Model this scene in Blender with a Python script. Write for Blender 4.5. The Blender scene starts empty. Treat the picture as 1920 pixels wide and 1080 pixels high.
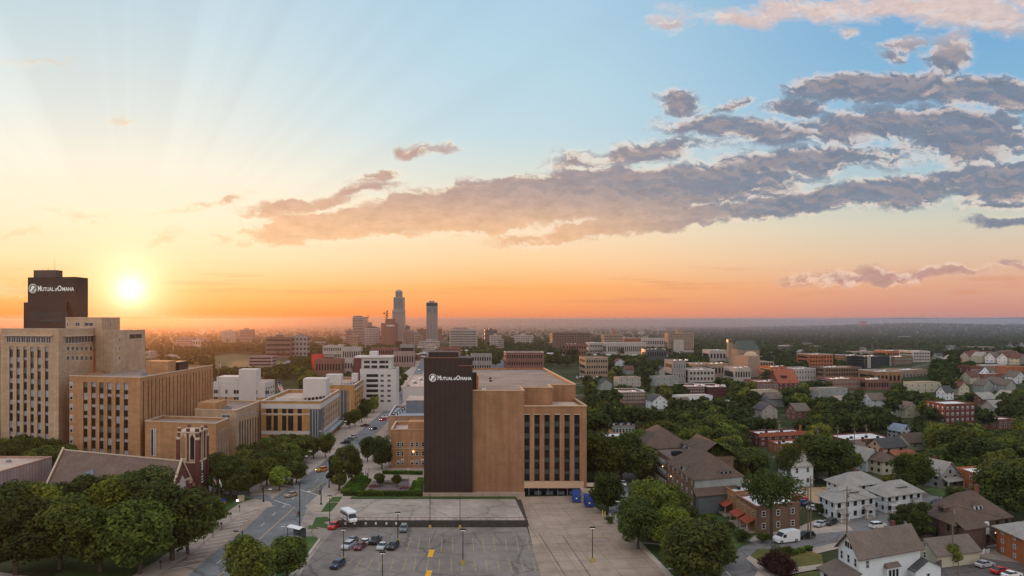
import bpy, math, random
import numpy as np
from mathutils import Vector
random.seed(7)
rng = np.random.default_rng(7)
SC = bpy.context.scene
COL = SC.collection
F, CX, CY, H = 1500.0, 960.0, 600.0, 50.0     # focal length in photo pixels, vanishing line, eye height (m)

# ------------------------------------------------------------------ camera, light, sky
cam_d = bpy.data.cameras.new('camera'); cam = bpy.data.objects.new('camera', cam_d); COL.objects.link(cam)
cam.location = (0, 0, H); cam.rotation_euler = (math.radians(90), 0, 0)
cam_d.sensor_width = 36; cam_d.lens = 36 * F / 1920; cam_d.shift_y = 60 / 1920
cam_d.clip_start = 1; cam_d.clip_end = 60000
SC.camera = cam
SC.view_settings.view_transform = 'Standard'; SC.view_settings.look = 'None'
SC.view_settings.exposure = 0; SC.view_settings.gamma = 1
SC.render.engine = 'CYCLES'
SC.cycles.max_bounces = 5; SC.cycles.diffuse_bounces = 3; SC.cycles.glossy_bounces = 3
SC.cycles.transmission_bounces = 2; SC.cycles.volume_bounces = 0; SC.cycles.transparent_max_bounces = 8
SC.cycles.use_denoising = True
SC.cycles.sample_clamp_indirect = 4
SUN_AZ = math.atan2(245 - 960, F); SUN_EL = math.radians(2.6)

def lin(c):
    return tuple((v / 255 / 12.92) if v / 255 <= 0.04045 else ((v / 255 + 0.055) / 1.055) ** 2.4 for v in c)

class NT:
    "small helper for writing node trees"
    def __init__(s, nt):
        s.nt = nt; s.N = nt.nodes; s.L = nt.links
    def set(s, n, i, v):
        if v is None: return
        if isinstance(v, bpy.types.NodeSocket): s.L.new(v, n.inputs[i])
        else:
            sock = n.inputs[i]
            if sock.type == 'RGBA' and not hasattr(v, '__len__'): v = (v, v, v, 1)
            if sock.type == 'RGBA' and len(v) == 3: v = (*v, 1)
            sock.default_value = v
    def math(s, op, a, b=None, c=None, clamp=False):
        n = s.N.new('ShaderNodeMath'); n.operation = op; n.use_clamp = clamp
        for i, v in enumerate((a, b, c)): s.set(n, i, v)
        return n.outputs[0]
    def vmath(s, op, a, b=None):
        n = s.N.new('ShaderNodeVectorMath'); n.operation = op
        s.set(n, 0, a); s.set(n, 1, b)
        return n.outputs['Value'] if op in ('LENGTH', 'DOT_PRODUCT', 'DISTANCE') else n.outputs[0]
    def mix(s, f, a, b, typ='MIX'):
        n = s.N.new('ShaderNodeMix'); n.data_type = 'RGBA'; n.blend_type = typ
        s.set(n, 0, f); s.set(n, 6, a); s.set(n, 7, b)
        return n.outputs[2]
    def rng(s, v, a, b, c=0.0, d=1.0, t='SMOOTHSTEP'):
        n = s.N.new('ShaderNodeMapRange'); n.interpolation_type = t
        for i, x in enumerate((v, a, b, c, d)): s.set(n, i, x)
        return n.outputs[0]
    def noise(s, vec, scale, detail=3, rough=.55, dim='3D', dist=0.0):
        n = s.N.new('ShaderNodeTexNoise'); n.noise_dimensions = dim
        if vec is not None: s.L.new(vec, n.inputs['Vector'])
        n.inputs['Scale'].default_value = scale; n.inputs['Detail'].default_value = detail
        n.inputs['Roughness'].default_value = rough; n.inputs['Distortion'].default_value = dist
        return n.outputs['Fac']
    def xyz(s, x, y, z=0.0):
        n = s.N.new('ShaderNodeCombineXYZ')
        for i, v in enumerate((x, y, z)): s.set(n, i, v)
        return n.outputs[0]
    def sep(s, v):
        n = s.N.new('ShaderNodeSeparateXYZ'); s.L.new(v, n.inputs[0]); return n.outputs
    def ramp(s, f, stops, interp='LINEAR'):
        n = s.N.new('ShaderNodeValToRGB'); n.color_ramp.interpolation = interp
        e = n.color_ramp.elements
        e[0].position = stops[0][0]; e[0].color = (*stops[0][1], 1)
        e[1].position = stops[-1][0]; e[1].color = (*stops[-1][1], 1)
        for p, c in stops[1:-1]:
            k = e.new(p); k.color = (*c, 1)
        s.set(n, 0, f); return n.outputs[0]
    def mapping(s, vec, loc, rot, scale, typ='TEXTURE'):
        n = s.N.new('ShaderNodeMapping'); n.vector_type = typ
        s.L.new(vec, n.inputs[0]); n.inputs[1].default_value = loc
        n.inputs[2].default_value = (0, 0, rot); n.inputs[3].default_value = scale
        return n.outputs[0]

def build_world():
    w = bpy.data.worlds.new('World'); SC.world = w; w.use_nodes = True
    w.node_tree.nodes.clear(); t = NT(w.node_tree)
    tc = t.N.new('ShaderNodeTexCoord').outputs['Generated']
    x, y, z = t.sep(tc)
    hyp = t.math('SQRT', t.math('ADD', t.math('MULTIPLY', x, x), t.math('MULTIPLY', y, y)))
    E = t.math('DIVIDE', z, t.math('MAXIMUM', hyp, 0.02))              # tangent of the elevation
    e = t.math('POWER', t.math('MULTIPLY', t.math('MAXIMUM', E, 0.0), .5, clamp=True), .5)   # ramp position = sqrt(tan/2)
    az = t.math('ARCTAN2', x, y)
    def P(px): return (px / F * .5) ** .5
    def R(l, k=1.0): return [(P(p * k), lin(c)) for p, c in l]
    cen = t.ramp(e, R([(0, (226, 140, 108)), (12, (240, 146, 100)), (60, (252, 176, 108)), (110, (252, 207, 158)), (160, (249, 220, 184)),
                       (240, (226, 222, 205)), (350, (190, 214, 223)), (480, (180, 210, 225)), (600, (172, 205, 225)), (1500, (112, 162, 212))]))
    lef = t.ramp(e, R([(0, (232, 118, 66)), (15, (246, 134, 62)), (60, (253, 184, 116)), (120, (252, 220, 176)), (200, (253, 234, 206)),
                       (300, (242, 238, 222)), (420, (221, 230, 227)), (560, (202, 221, 228)), (1500, (120, 170, 215))], .88))
    rig = t.ramp(e, R([(0, (190, 138, 134)), (20, (202, 144, 134)), (70, (222, 168, 142)), (130, (222, 194, 168)), (190, (208, 205, 188)),
                       (270, (174, 199, 205)), (370, (140, 184, 214)), (480, (128, 178, 214)), (560, (118, 170, 211)), (1500, (84, 134, 196))], .86))
    a1 = t.rng(az, -.42, .02); a2 = t.rng(az, .0, .56)
    sky = t.mix(a2, t.mix(a1, lef, cen), rig)
    # the sky behind the viewer and overhead: pale, pinkish, brightened out of view to light the facades
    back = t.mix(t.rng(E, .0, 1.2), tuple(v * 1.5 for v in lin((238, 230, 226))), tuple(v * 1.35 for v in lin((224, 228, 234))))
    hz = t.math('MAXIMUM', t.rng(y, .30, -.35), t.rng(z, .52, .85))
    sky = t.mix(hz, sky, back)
    # picture-plane style angles of the sky in front of the viewer's side of town (x/y, z/y), in units of 1/1500
    yy = t.math('MAXIMUM', y, .05)
    PX = t.math('MULTIPLY_ADD', t.math('DIVIDE', x, yy), F, CX)
    PY = t.math('MULTIPLY_ADD', t.math('DIVIDE', z, yy), -F, CY)
    pv = t.xyz(PX, PY)
    # rays fanning out of the sun
    ang = t.math('ARCTAN2', t.math('SUBTRACT', 548, PY), t.math('SUBTRACT', PX, 245))
    rad = t.vmath('LENGTH', t.vmath('SUBTRACT', pv, (245, 548, 0)))
    rn = t.noise(t.xyz(ang, 8.1), 3.4, 4, .55, '2D')
    rays = t.math('MULTIPLY', t.rng(rn, .34, .66, -1, 1), t.rng(rad, 120, 420, 0, 1))
    rays = t.math('MULTIPLY', rays, t.rng(rad, 600, 1500, .045, .0))
    rays = t.math('MULTIPLY', rays, t.rng(PY, 250, 500, 1, .25))
    sky = t.mix(1.0, sky, t.math('ADD', 1.0, rays), 'MULTIPLY')
    # warm thin streaks low over the horizon
    sn = t.noise(t.xyz(t.math('MULTIPLY', PX, .0022), t.math('MULTIPLY', PY, .035)), 1.6, 4, .6, '2D')
    low = t.math('MULTIPLY', t.rng(PY, 480, 530), t.rng(PY, 592, 560))
    st = t.math('MULTIPLY', t.rng(sn, .56, .74), low)
    sky = t.mix(t.math('MULTIPLY', st, .38), sky, lin((214, 140, 112)))
    # sun glow
    sd = (math.sin(SUN_AZ) * math.cos(SUN_EL * .8), math.cos(SUN_AZ) * math.cos(SUN_EL * .8), math.sin(math.atan(52 / F)))
    dt = t.math('ARCCOSINE', t.math('MINIMUM', t.vmath('DOT_PRODUCT', t.vmath('NORMALIZE', tc), sd), 1.0))
    def g(sig): return t.math('EXPONENT', t.math('MULTIPLY', t.math('POWER', t.math('DIVIDE', dt, sig), 2.0), -1.0))
    sky = t.mix(t.math('MULTIPLY', g(.20), .08), sky, lin((255, 236, 200)))
    sky = t.mix(t.math('MULTIPLY', g(.060), .34), sky, lin((255, 238, 190)))
    core = t.mix(1.0, t.mix(1, (0, 0, 0), t.math('ADD', t.math('MULTIPLY', g(.034), .30), g(.0145)), 'ADD'), (1.5, 1.35, 1.0), 'MULTIPLY')
    sky = t.mix(1.0, sky, core, 'ADD')
    # clouds: soft ellipses in sky angles broken up by fractal noise
    wn = t.N.new('ShaderNodeTexNoise'); wn.inputs['Scale'].default_value = .011; wn.inputs['Detail'].default_value = 4
    wn.inputs['Roughness'].default_value = .6
    t.L.new(pv, wn.inputs['Vector'])
    wob = t.vmath('MULTIPLY', t.vmath('SUBTRACT', wn.outputs['Color'], (.5, .5, .5)), (95, 48, 0))
    pw = t.vmath('ADD', pv, wob)
    EL = [  # cx, cy, rx, ry, tilt deg (up to the right positive), strength
        (760, 412, 350, 36, 5, 1.5), (900, 388, 300, 54, 6, 1.8), (1170, 362, 350, 50, 5, 1.8), (600, 420, 200, 14, 6, .7), (560, 386, 120, 16, 8, .75),
        (1240, 412, 330, 26, 7, 1.15), (1500, 378, 260, 24, 8, 1.1), (1690, 358, 130, 36, 5, 1.05), (1880, 345, 130, 42, 3, 1.1), (1060, 432, 120, 16, 4, .5),
        (1220, 282, 170, 24, 8, .6), (1120, 322, 110, 10, 5, .45), (1500, 300, 200, 30, 3, .8), (1640, 235, 250, 34, 4, .78), (1820, 265, 150, 50, 0, .9), (1640, 165, 165, 32, 2, 1.1),
        (1860, 175, 130, 34, -6, .95), (1380, 240, 130, 24, -4, .8), (1490, 203, 60, 18, 0, .8), (1280, 192, 44, 24, -20, .6), (1380, 196, 40, 10, 25, .5),
        (1780, 105, 60, 40, 20, .75), (1720, 6, 330, 24, 3, .5), (1830, 30, 110, 34, -8, .62), (1380, 34, 70, 12, -5, .45), (1460, 22, 26, 20, 0, .42), (1600, 60, 26, 9, 0, .4),
        (1255, 44, 32, 13, 0, .34), (1700, 80, 50, 14, 0, .4), (1670, 103, 24, 8, 0, .3), (1650, 518, 170, 13, 2, .45), (1875, 416, 60, 10, 2, .5), (1880, 385, 70, 8, 2, .45), (62, 118, 50, 12, 2, .4),
        (785, 284, 42, 9, 3, .36), (724, 326, 46, 8, 12, .42), (430, 373, 26, 8, 20, .36), (20, 440, 56, 11, 3, .48), (150, 402, 50, 8, -4, .3), (170, 418, 40, 6, -8, .26), (350, 392, 50, 7, 10, .3), (312, 448, 30, 9, 15, .28),
        (10, 540, 60, 14, 0, .5), (680, 355, 60, 10, 10, .5), (220, 225, 16, 6, 0, .2), (1890, 500, 40, 6, 0, .2)]
    M = None; Tp = None
    for cx, cy, rx, ry, tilt, s in EL:
        m = t.mapping(pw, (cx, cy, 0), -math.radians(tilt), (rx, ry, 1))
        l = t.vmath('LENGTH', m)
        v = t.math('MULTIPLY', t.math('SUBTRACT', 1.0, l), s)
        M = v if M is None else t.math('SMOOTH_MAX', M, v, .12)
    n1 = t.noise(t.vmath('MULTIPLY', pw, (.010, .020, 0)), 1.0, 7, .62, '2D')
    n1b = t.noise(t.vmath('MULTIPLY', t.vmath('ADD', pw, (-3, 9, 0)), (.010, .020, 0)), 1.0, 7, .62, '2D')
    n2 = t.noise(t.vmath('MULTIPLY', pv, (.022, .055, 0)), 1.0, 6, .68, '2D')
    val = t.math('ADD', M, t.math('MULTIPLY', t.math('SUBTRACT', n1, .5), 1.25))
    val = t.math('ADD', val, t.math('MULTIPLY', t.math('SUBTRACT', n2, .5), .46))
    val = t.math('ADD', val, .20)
    alpha = t.rng(val, -.02, .52)
    thick = t.rng(t.math('ADD', val, t.rng(t.math('SUBTRACT', n1b, n1), -.05, .07, .28, -.04)), .05, .62)
    relief = t.rng(t.math('SUBTRACT', n1b, n1), -.055, .055)     # lit on the side turned up
    base = t.mix(t.rng(PX, 450, 1500), lin((198, 160, 144)), lin((120, 129, 148)))
    base = t.mix(t.math('MULTIPLY', t.math('MULTIPLY', t.rng(PY, 345, 445), t.rng(PX, 1500, 1000)), .9), base, lin((240, 190, 146)))
    base = t.mix(t.math('MULTIPLY', t.rng(PY, 470, 500), .8), base, lin((198, 150, 138)))
    lit = t.mix(t.rng(PX, 300, 1500), lin((255, 236, 196)), lin((252, 228, 212)))
    base = t.mix(t.math('MULTIPLY', t.rng(PY, 130, 20), .8), base, lin((232, 208, 200)))
    base = t.mix(t.math('MULTIPLY', t.rng(PX, 520, 250), .7), base, lin((248, 214, 170)))
    warm = t.mix(.5, base, lin((226, 184, 160)))
    bd = t.mix(t.math('MULTIPLY', relief, .35), base, warm)
    bd = t.mix(1.0, bd, t.rng(n2, .3, .7, .90, 1.12, 'LINEAR'), 'MULTIPLY')
    ccol = t.mix(thick, lit, bd)
    # lit crests: cloud stuff whose far upper neighbour is clear
    alpha = t.math('MULTIPLY', alpha, t.rng(PX, 150, 520, .5, .95))
    sky = t.mix(alpha, sky, ccol)
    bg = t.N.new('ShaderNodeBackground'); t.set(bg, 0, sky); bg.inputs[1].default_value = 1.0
    nis = t.N.new('ShaderNodeTexSky'); nis.sky_type = 'NISHITA'; nis.sun_disc = False
    nis.sun_elevation = SUN_EL; nis.sun_rotation = SUN_AZ
    bg2 = t.N.new('ShaderNodeBackground'); t.set(bg2, 0, nis.outputs[0]); bg2.inputs[1].default_value = 0.008
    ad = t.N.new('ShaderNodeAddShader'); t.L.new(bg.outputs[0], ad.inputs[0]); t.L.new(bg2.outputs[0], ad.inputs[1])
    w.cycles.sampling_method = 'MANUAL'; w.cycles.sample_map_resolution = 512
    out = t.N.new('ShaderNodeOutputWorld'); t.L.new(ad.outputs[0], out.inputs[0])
build_world()
sl = bpy.data.lights.new('sun', 'SUN'); sl.energy = 3.6; sl.angle = math.radians(.5); sl.color = (1, .42, .16)
so = bpy.data.objects.new('sun', sl); COL.objects.link(so)
so.rotation_euler = Vector((math.sin(SUN_AZ) * math.cos(SUN_EL), math.cos(SUN_AZ) * math.cos(SUN_EL), math.sin(SUN_EL))).to_track_quat('Z', 'Y').to_euler()
so.location = (-400, 900, 300)
# ------------------------------------------------------------------ materials
MATS = {}
def M(name, rgb, rough=.9, var=.18, scale=.35, spec=.15, kind=None, metal=0.0, emit=0):
    if name in MATS: return MATS[name]
    m = bpy.data.materials.new(name); m.use_nodes = True; t = NT(m.node_tree)
    p = m.node_tree.nodes['Principled BSDF']
    p.inputs['Roughness'].default_value = rough; p.inputs['Specular IOR Level'].default_value = spec
    p.inputs['Metallic'].default_value = metal
    geo = t.N.new('ShaderNodeNewGeometry'); pos = geo.outputs['Position']
    c = (*rgb, 1)
    if emit:
        p.inputs['Emission Color'].default_value = c; p.inputs['Emission Strength'].default_value = emit
        p.inputs['Base Color'].default_value = c
        MATS[name] = m; return m
    n = t.noise(pos, scale, 4, .6)
    n2 = t.noise(t.vmath('MULTIPLY', pos, (.9, .9, .12)), scale * .9, 3, .6)
    f = t.math('ADD', t.math('MULTIPLY', n, .6), t.math('MULTIPLY', n2, .4))
    k = t.rng(f, .32, .68, 1 - var, 1 + var, 'LINEAR')
    col = t.mix(1.0, c, k, 'MULTIPLY')
    if kind == 'brick':      # courses and blotchy lots of brick
        z = t.sep(pos)[2]
        br = t.math('FRACT', t.math('DIVIDE', z, .95))
        ln = t.rng(br, .0, .16, .90, 1.0, 'LINEAR')
        col = t.mix(1.0, col, ln, 'MULTIPLY')
        n3 = t.noise(t.vmath('MULTIPLY', pos, (1, 1, 3)), 1.1, 2, .7)
        col = t.mix(1.0, col, t.rng(n3, .3, .7, .90, 1.10, 'LINEAR'), 'MULTIPLY')
        n4 = t.noise(t.vmath('MULTIPLY', pos, (.9, .9, .045)), 1.0, 4, .7); col = t.mix(1.0, col, t.rng(n4, .35, .68, .84, 1.10, 'LINEAR'), 'MULTIPLY')
        bp = t.N.new('ShaderNodeBump'); bp.inputs['Strength'].default_value = .25; bp.inputs['Distance'].default_value = .05
        t.L.new(n3, bp.inputs['Height']); t.L.new(bp.outputs[0], p.inputs['Normal'])
    elif kind == 'stone':    # large stone panels with joints
        z = t.sep(pos)[2]
        br = t.math('FRACT', t.math('DIVIDE', z, 1.2))
        ln = t.rng(br, .0, .1, .88, 1.0, 'LINEAR'); col = t.mix(1.0, col, ln, 'MULTIPLY')
        n3 = t.noise(t.vmath('MULTIPLY', pos, (.25, .25, .8)), 1.0, 2, .7)
        col = t.mix(1.0, col, t.rng(n3, .3, .7, .86, 1.12, 'LINEAR'), 'MULTIPLY')
        n4 = t.noise(t.vmath('MULTIPLY', pos, (.8, .8, .04)), 1.0, 4, .7); col = t.mix(1.0, col, t.rng(n4, .35, .68, .86, 1.08, 'LINEAR'), 'MULTIPLY')
    elif kind == 'rib':      # vertical ribs
        xx, y2, z = t.sep(pos)
        w = t.math('FRACT', t.math('DIVIDE', t.math('ADD', xx, y2), 1.4))
        col = t.mix(1.0, col, t.rng(w, .0, .3, .62, 1.0, 'LINEAR'), 'MULTIPLY')
    elif kind == 'shingle':
        n3 = t.noise(t.vmath('MULTIPLY', pos, (1, 1, 4)), 1.7, 2, .8)
        col = t.mix(1.0, col, t.rng(n3, .3, .7, .78, 1.18, 'LINEAR'), 'MULTIPLY')
    elif kind == 'siding':
        z = t.sep(pos)[2]
        br = t.math('FRACT', t.math('DIVIDE', z, .5))
        col = t.mix(1.0, col, t.rng(br, .0, .2, .86, 1.0, 'LINEAR'), 'MULTIPLY')
    elif kind == 'roofing':  # stained membrane or gravel roof
        n3 = t.noise(pos, .12, 4, .65)
        col = t.mix(1.0, col, t.rng(n3, .35, .65, .78, 1.15, 'LINEAR'), 'MULTIPLY')
    elif kind == 'asphalt':  # worn paving with cracks, patches and stains
        n3 = t.noise(t.vmath('MULTIPLY', pos, (1, .45, 1)), .09, 5, .65)
        col = t.mix(1.0, col, t.rng(n3, .3, .7, .74, 1.24, 'LINEAR'), 'MULTIPLY')
        wp = t.vmath('ADD', pos, t.vmath('MULTIPLY', t.xyz(t.noise(pos, .5, 3), t.noise(t.vmath('ADD', pos, (9, 4, 0)), .5, 3)), (2.2, 2.2, 0)))
        vo = t.N.new('ShaderNodeTexVoronoi'); vo.feature = 'DISTANCE_TO_EDGE'; vo.inputs['Scale'].default_value = .075
        t.L.new(wp, vo.inputs['Vector'])
        cr = t.rng(vo.outputs['Distance'], .0, .020, .55, 1.0, 'LINEAR')
        col = t.mix(1.0, col, cr, 'MULTIPLY')
        st = t.noise(t.vmath('ADD', pos, (31, 7, 0)), .33, 3, .6)
        col = t.mix(1.0, col, t.rng(st, .60, .72, 1.0, .76, 'LINEAR'), 'MULTIPLY')
    elif kind == 'slab':     # concrete slabs with joints along the street grid
        r = t.mapping(pos, (0, 0, 0), math.radians(8), (1, 1, 1))
        xx, y2, z = t.sep(r)
        for a, s in ((xx, 3.9), (y2, 6.5)):
            w = t.math('ABSOLUTE', t.math('SUBTRACT', t.math('FRACT', t.math('DIVIDE', a, s)), .5))
            col = t.mix(1.0, col, t.rng(w, .465, .5, 1.0, .66, 'LINEAR'), 'MULTIPLY')
        n3 = t.noise(pos, .07, 5, .7)
        col = t.mix(1.0, col, t.rng(n3, .3, .7, .72, 1.2, 'LINEAR'), 'MULTIPLY')
    elif kind == 'lawn':
        n3 = t.noise(pos, .12, 5, .7)
        col = t.mix(t.rng(n3, .42, .68), col, (rgb[0] * 1.9, rgb[1] * 1.35, rgb[2] * 1.2, 1))
    elif kind == 'leaf':
        oi = t.N.new('ShaderNodeObjectInfo')
        n3 = t.noise(pos, .42, 2, .6)
        col = t.mix(t.rng(n3, .38, .66), col, (rgb[0] * 2.0, rgb[1] * 1.65, rgb[2] * 1.25, 1))
        col = t.mix(1.0, col, t.rng(oi.outputs['Random'], 0, 1, .68, 1.3, 'LINEAR'), 'MULTIPLY')
        hs = t.N.new('ShaderNodeHueSaturation'); t.L.new(col, hs.inputs['Color'])
        t.L.new(t.rng(t.math('FRACT', t.math('MULTIPLY', oi.outputs['Random'], 7.13)), 0, 1, .475, .52, 'LINEAR'), hs.inputs['Hue'])
        hs.inputs['Saturation'].default_value = 1.0; col = hs.outputs[0]
        tr = t.N.new('ShaderNodeBsdfTranslucent'); t.L.new(col, tr.inputs[0])
        mx = t.N.new('ShaderNodeMixShader'); mx.inputs[0].default_value = .34
        t.L.new(p.outputs[0], mx.inputs[1]); t.L.new(tr.outputs[0], mx.inputs[2])
        t.L.new(mx.outputs[0], m.node_tree.nodes['Material Output'].inputs[0])
    t.set(p, 'Base Color', col) if False else t.L.new(col, p.inputs['Base Color'])
    MATS[name] = m; return m
def S(r, g, b): return lin((r, g, b))

tan_stone = M('tan_stone', (.40, .26, .16), kind='stone', scale=.15)
cream_stone = M('cream_stone', (.42, .29, .19), kind='stone', scale=.15)
orange_brick = M('orange_brick', (.40, .21, .11), kind='brick')
brown_brick = M('brown_brick', (.285, .148, .080), kind='brick')
red_brick = M('red_brick', (.13, .050, .040), kind='brick')
dark_brick = M('dark_brick', (.115, .07, .055), kind='brick')
umber_brick = M('umber_brick', (.17, .105, .07), kind='brick')
vivid_brick = M('vivid_brick', (.34, .115, .05), kind='brick')
yellow_brick = M('yellow_brick', (.40, .22, .085), kind='brick')
dark_metal = M('dark_metal', (.036, .019, .014), rough=.6, kind='rib', spec=.3)
bronze_metal = M('bronze_metal', (.07, .04, .03), rough=.5, spec=.4)
trim = M('pale_stone_trim', (.50, .38, .28), var=.08)
white_panel = M('white_panel', (.50, .46, .44), var=.06)
white_siding = M('white_siding', (.58, .60, .62), kind='siding', var=.06)
cream_siding = M('cream_siding', (.44, .40, .30), kind='siding', var=.06)
mauve_metal = M('mauve_metal', (.34, .24, .215), kind='rib')
grey_siding = M('grey_siding', (.26, .27, .26), kind='siding')
slate_siding = M('slate_siding', (.12, .13, .14), kind='siding')
gravel_roof = M('gravel_roof', (.27, .20, .165), kind='roofing')
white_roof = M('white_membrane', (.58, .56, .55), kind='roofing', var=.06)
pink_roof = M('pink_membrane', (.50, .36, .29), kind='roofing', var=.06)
blue_roof = M('blue_membrane', (.28, .33, .38), kind='roofing')
brown_shingle = M('brown_shingle', (.105, .072, .055), kind='shingle')
taupe_shingle = M('taupe_shingle', (.145, .11, .09), kind='shingle')
grey_shingle = M('grey_shingle', (.27, .25, .225), kind='shingle')
dark_shingle = M('dark_shingle', (.07, .068, .07), kind='shingle')
red_shingle = M('red_shingle', (.27, .085, .05), kind='shingle')
green_shingle = M('green_shingle', (.10, .12, .10), kind='shingle')
slate_roof = M('slate_roof', (.22, .26, .32), kind='shingle')
asphalt = M('asphalt', (.165, .165, .168), kind='asphalt')
lot_asphalt = M('lot_asphalt', (.195, .165, .145), kind='asphalt')
old_asphalt = M('old_asphalt', (.12, .105, .095), kind='asphalt')
tan_concrete = M('tan_concrete', (.33, .245, .185), kind='slab')
pale_concrete = M('pale_concrete', (.34, .275, .235), kind='asphalt')
side_concrete = M('side_concrete', (.36, .285, .235), var=.2, scale=.3)
kerb_m = M('kerb_stone', (.42, .34, .28), var=.1)
dirt = M('bare_dirt', (.40, .26, .155), var=.3, scale=.2)
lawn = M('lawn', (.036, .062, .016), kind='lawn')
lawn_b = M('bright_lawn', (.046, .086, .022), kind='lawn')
paint_w = M('white_paint', (.52, .50, .47), var=.3, scale=1.2)
paint_y = M('yellow_paint', (.40, .285, .13), var=.3, scale=1.2)
paint_o = M('orange_paint', (.70, .33, .03), var=.2)
glass = M('dark_glass', (.014, .017, .018), rough=.15, var=.3, spec=.3, scale=.6)
glass_g = M('green_glass', (.055, .075, .07), rough=.2, var=.2, spec=.5)
blind = M('window_blind', (.30, .31, .34), rough=.5, var=.3, scale=1.3, spec=.4)
glass_sky = M('pale_glass', (.075, .095, .11), rough=.2, var=.3, spec=.35)
frame_m = M('window_frame', (.55, .54, .52), var=.05)
spandrel_m = M('spandrel', (.10, .115, .11), rough=.4, var=.15)
black_m = M('black_metal', (.018, .017, .017), rough=.5, var=.1)
grey_m = M('grey_metal', (.22, .22, .22), rough=.5, var=.1)
wood_m = M('pole_wood', (.16, .115, .085), var=.2)
white_m = M('white_paint_metal', (.70, .69, .68), rough=.4, var=.05, spec=.4)
red_awning = M('red_awning', (.27, .06, .035), var=.12)
sign_white = M('sign_white', (.85, .84, .80), var=.03)
bark = M('bark', (.075, .055, .042), var=.3, scale=1.5)
leafA = M('leaf_deep', (.048, .067, .020), kind='leaf', spec=.12)
leafB = M('leaf_mid', (.070, .096, .022), kind='leaf', spec=.12)
leafC = M('leaf_lime', (.125, .165, .03), kind='leaf', spec=.12)
leafP = M('leaf_purple', (.045, .020, .022), kind='leaf', spec=.12)
leafD = M('leaf_far', (.040, .056, .026), kind='leaf', spec=.1, scale=.006, var=.55)
lamp_glow = M('lamp_glow', (1, .55, .2), emit=3.5)
lamp_white = M('lamp_white', (1, .86, .7), emit=.8)
tyre_m = M('tyre', (.015, .015, .015), var=.1)

# ------------------------------------------------------------------ geometry helpers
def D_of(py, z=0.0): return F * (H - z) / (py - CY)
def G(px, py, z=0.0):
    d = D_of(py, z); return Vector(((px - CX) / F * d, d, z))
def at(px, d, z=0.0): return Vector(((px - CX) / F * d, d, z))
def zat(py, d): return H - (py - CY) * d / F
def vp_dir(vp): return Vector((vp - CX, F)).normalized()
def def_yaw(px): return 4.4 + .85 * math.degrees(math.atan((px - CX) / F)) if px > 1150 or px < 700 else 4.4
def def_vp(px): return 895 if px < 420 else 845

class Fr:
    def __init__(s, o, ux, uy):
        s.o = Vector(o); s.ux = Vector((*ux, 0)); s.uy = Vector((*uy, 0)); s.cache = {}
    @staticmethod
    def rot(o, deg):
        a = math.radians(deg); return Fr(o, (math.cos(a), math.sin(a)), (-math.sin(a), math.cos(a)))
    def p(s, x, y, z): return (s.ux * x + s.uy * y + Vector((0, 0, z)))

class MB:
    def __init__(s, fr=None): s.fr = fr; s.vs = []; s.fs = []; s.ms = []
    def poly(s, pts, m=0, raw=False):
        n = len(s.vs)
        s.vs += [tuple(p) if (raw or s.fr is None) else tuple(s.fr.p(*p)) for p in pts]
        s.fs.append(tuple(range(n, n + len(pts)))); s.ms.append(m)
    def hexa(s, b, t, m=0, mt=None):
        n = len(b)
        for i in range(n):
            j = (i + 1) % n; s.poly([b[i], b[j], t[j], t[i]], m)
        s.poly(list(t), m if mt is None else mt); s.poly(list(reversed(b)), m)
    def box(s, x0, x1, y0, y1, z0, z1, m=0, mt=None):
        s.hexa([(x0, y0, z0), (x1, y0, z0), (x1, y1, z0), (x0, y1, z0)], [(x0, y0, z1), (x1, y0, z1), (x1, y1, z1), (x0, y1, z1)], m, mt)
    def prism(s, pts, z0, z1, m=0, mt=None):
        s.hexa([(x, y, z0) for x, y in pts], [(x, y, z1) for x, y in pts], m, mt)
    def cyl(s, x, y, z0, z1, r0, r1=None, n=8, m=0):
        r1 = r0 if r1 is None else r1
        a = [2 * math.pi * i / n for i in range(n)]
        s.hexa([(x + r0 * math.cos(q), y + r0 * math.sin(q), z0) for q in a], [(x + r1 * math.cos(q), y + r1 * math.sin(q), z1) for q in a], m)
    def tube(s, a, b, r0, r1, n=5, m=0):
        a = Vector(a); b = Vector(b); d = (b - a).normalized()
        u = d.cross(Vector((0.3, .9, .1))).normalized(); v = d.cross(u)
        q = [2 * math.pi * i / n for i in range(n)]
        s.hexa([tuple(a + (u * math.cos(k) + v * math.sin(k)) * r0) for k in q], [tuple(b + (u * math.cos(k) + v * math.sin(k)) * r1) for k in q], m)
    def mesh(s, name, mats):
        me = bpy.data.meshes.new(name); me.from_pydata(s.vs, [], s.fs)
        for m in mats: me.materials.append(m)
        if len(mats) > 1: me.polygons.foreach_set('material_index', s.ms)
        me.update(); return me
    def build(s, name, mats, parent=None, loc=None, label=None):
        if not isinstance(mats, (list, tuple)): mats = [mats]
        return link(name, s.mesh(name, mats), parent, loc, label)
def link(name, me, parent=None, loc=None, label=None):
    o = bpy.data.objects.new(name, me); COL.objects.link(o)
    if parent is not None: o.parent = parent
    if loc is not None: o.location = loc
    if label: o['label'] = label
    return o
def tag(o, label, cat=None, group=None, kind=None):
    o['label'] = label
    if cat: o['category'] = cat
    if group: o['group'] = group
    if kind: o['kind'] = kind
    return o
def thing(name, label, cat, loc=(0, 0, 0), rz=0.0, group=None):
    o = bpy.data.objects.new(name, None); COL.objects.link(o); o.location = loc; o.rotation_euler = (0, 0, rz)
    o.empty_display_size = .5
    return tag(o, label, cat, group)
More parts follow.
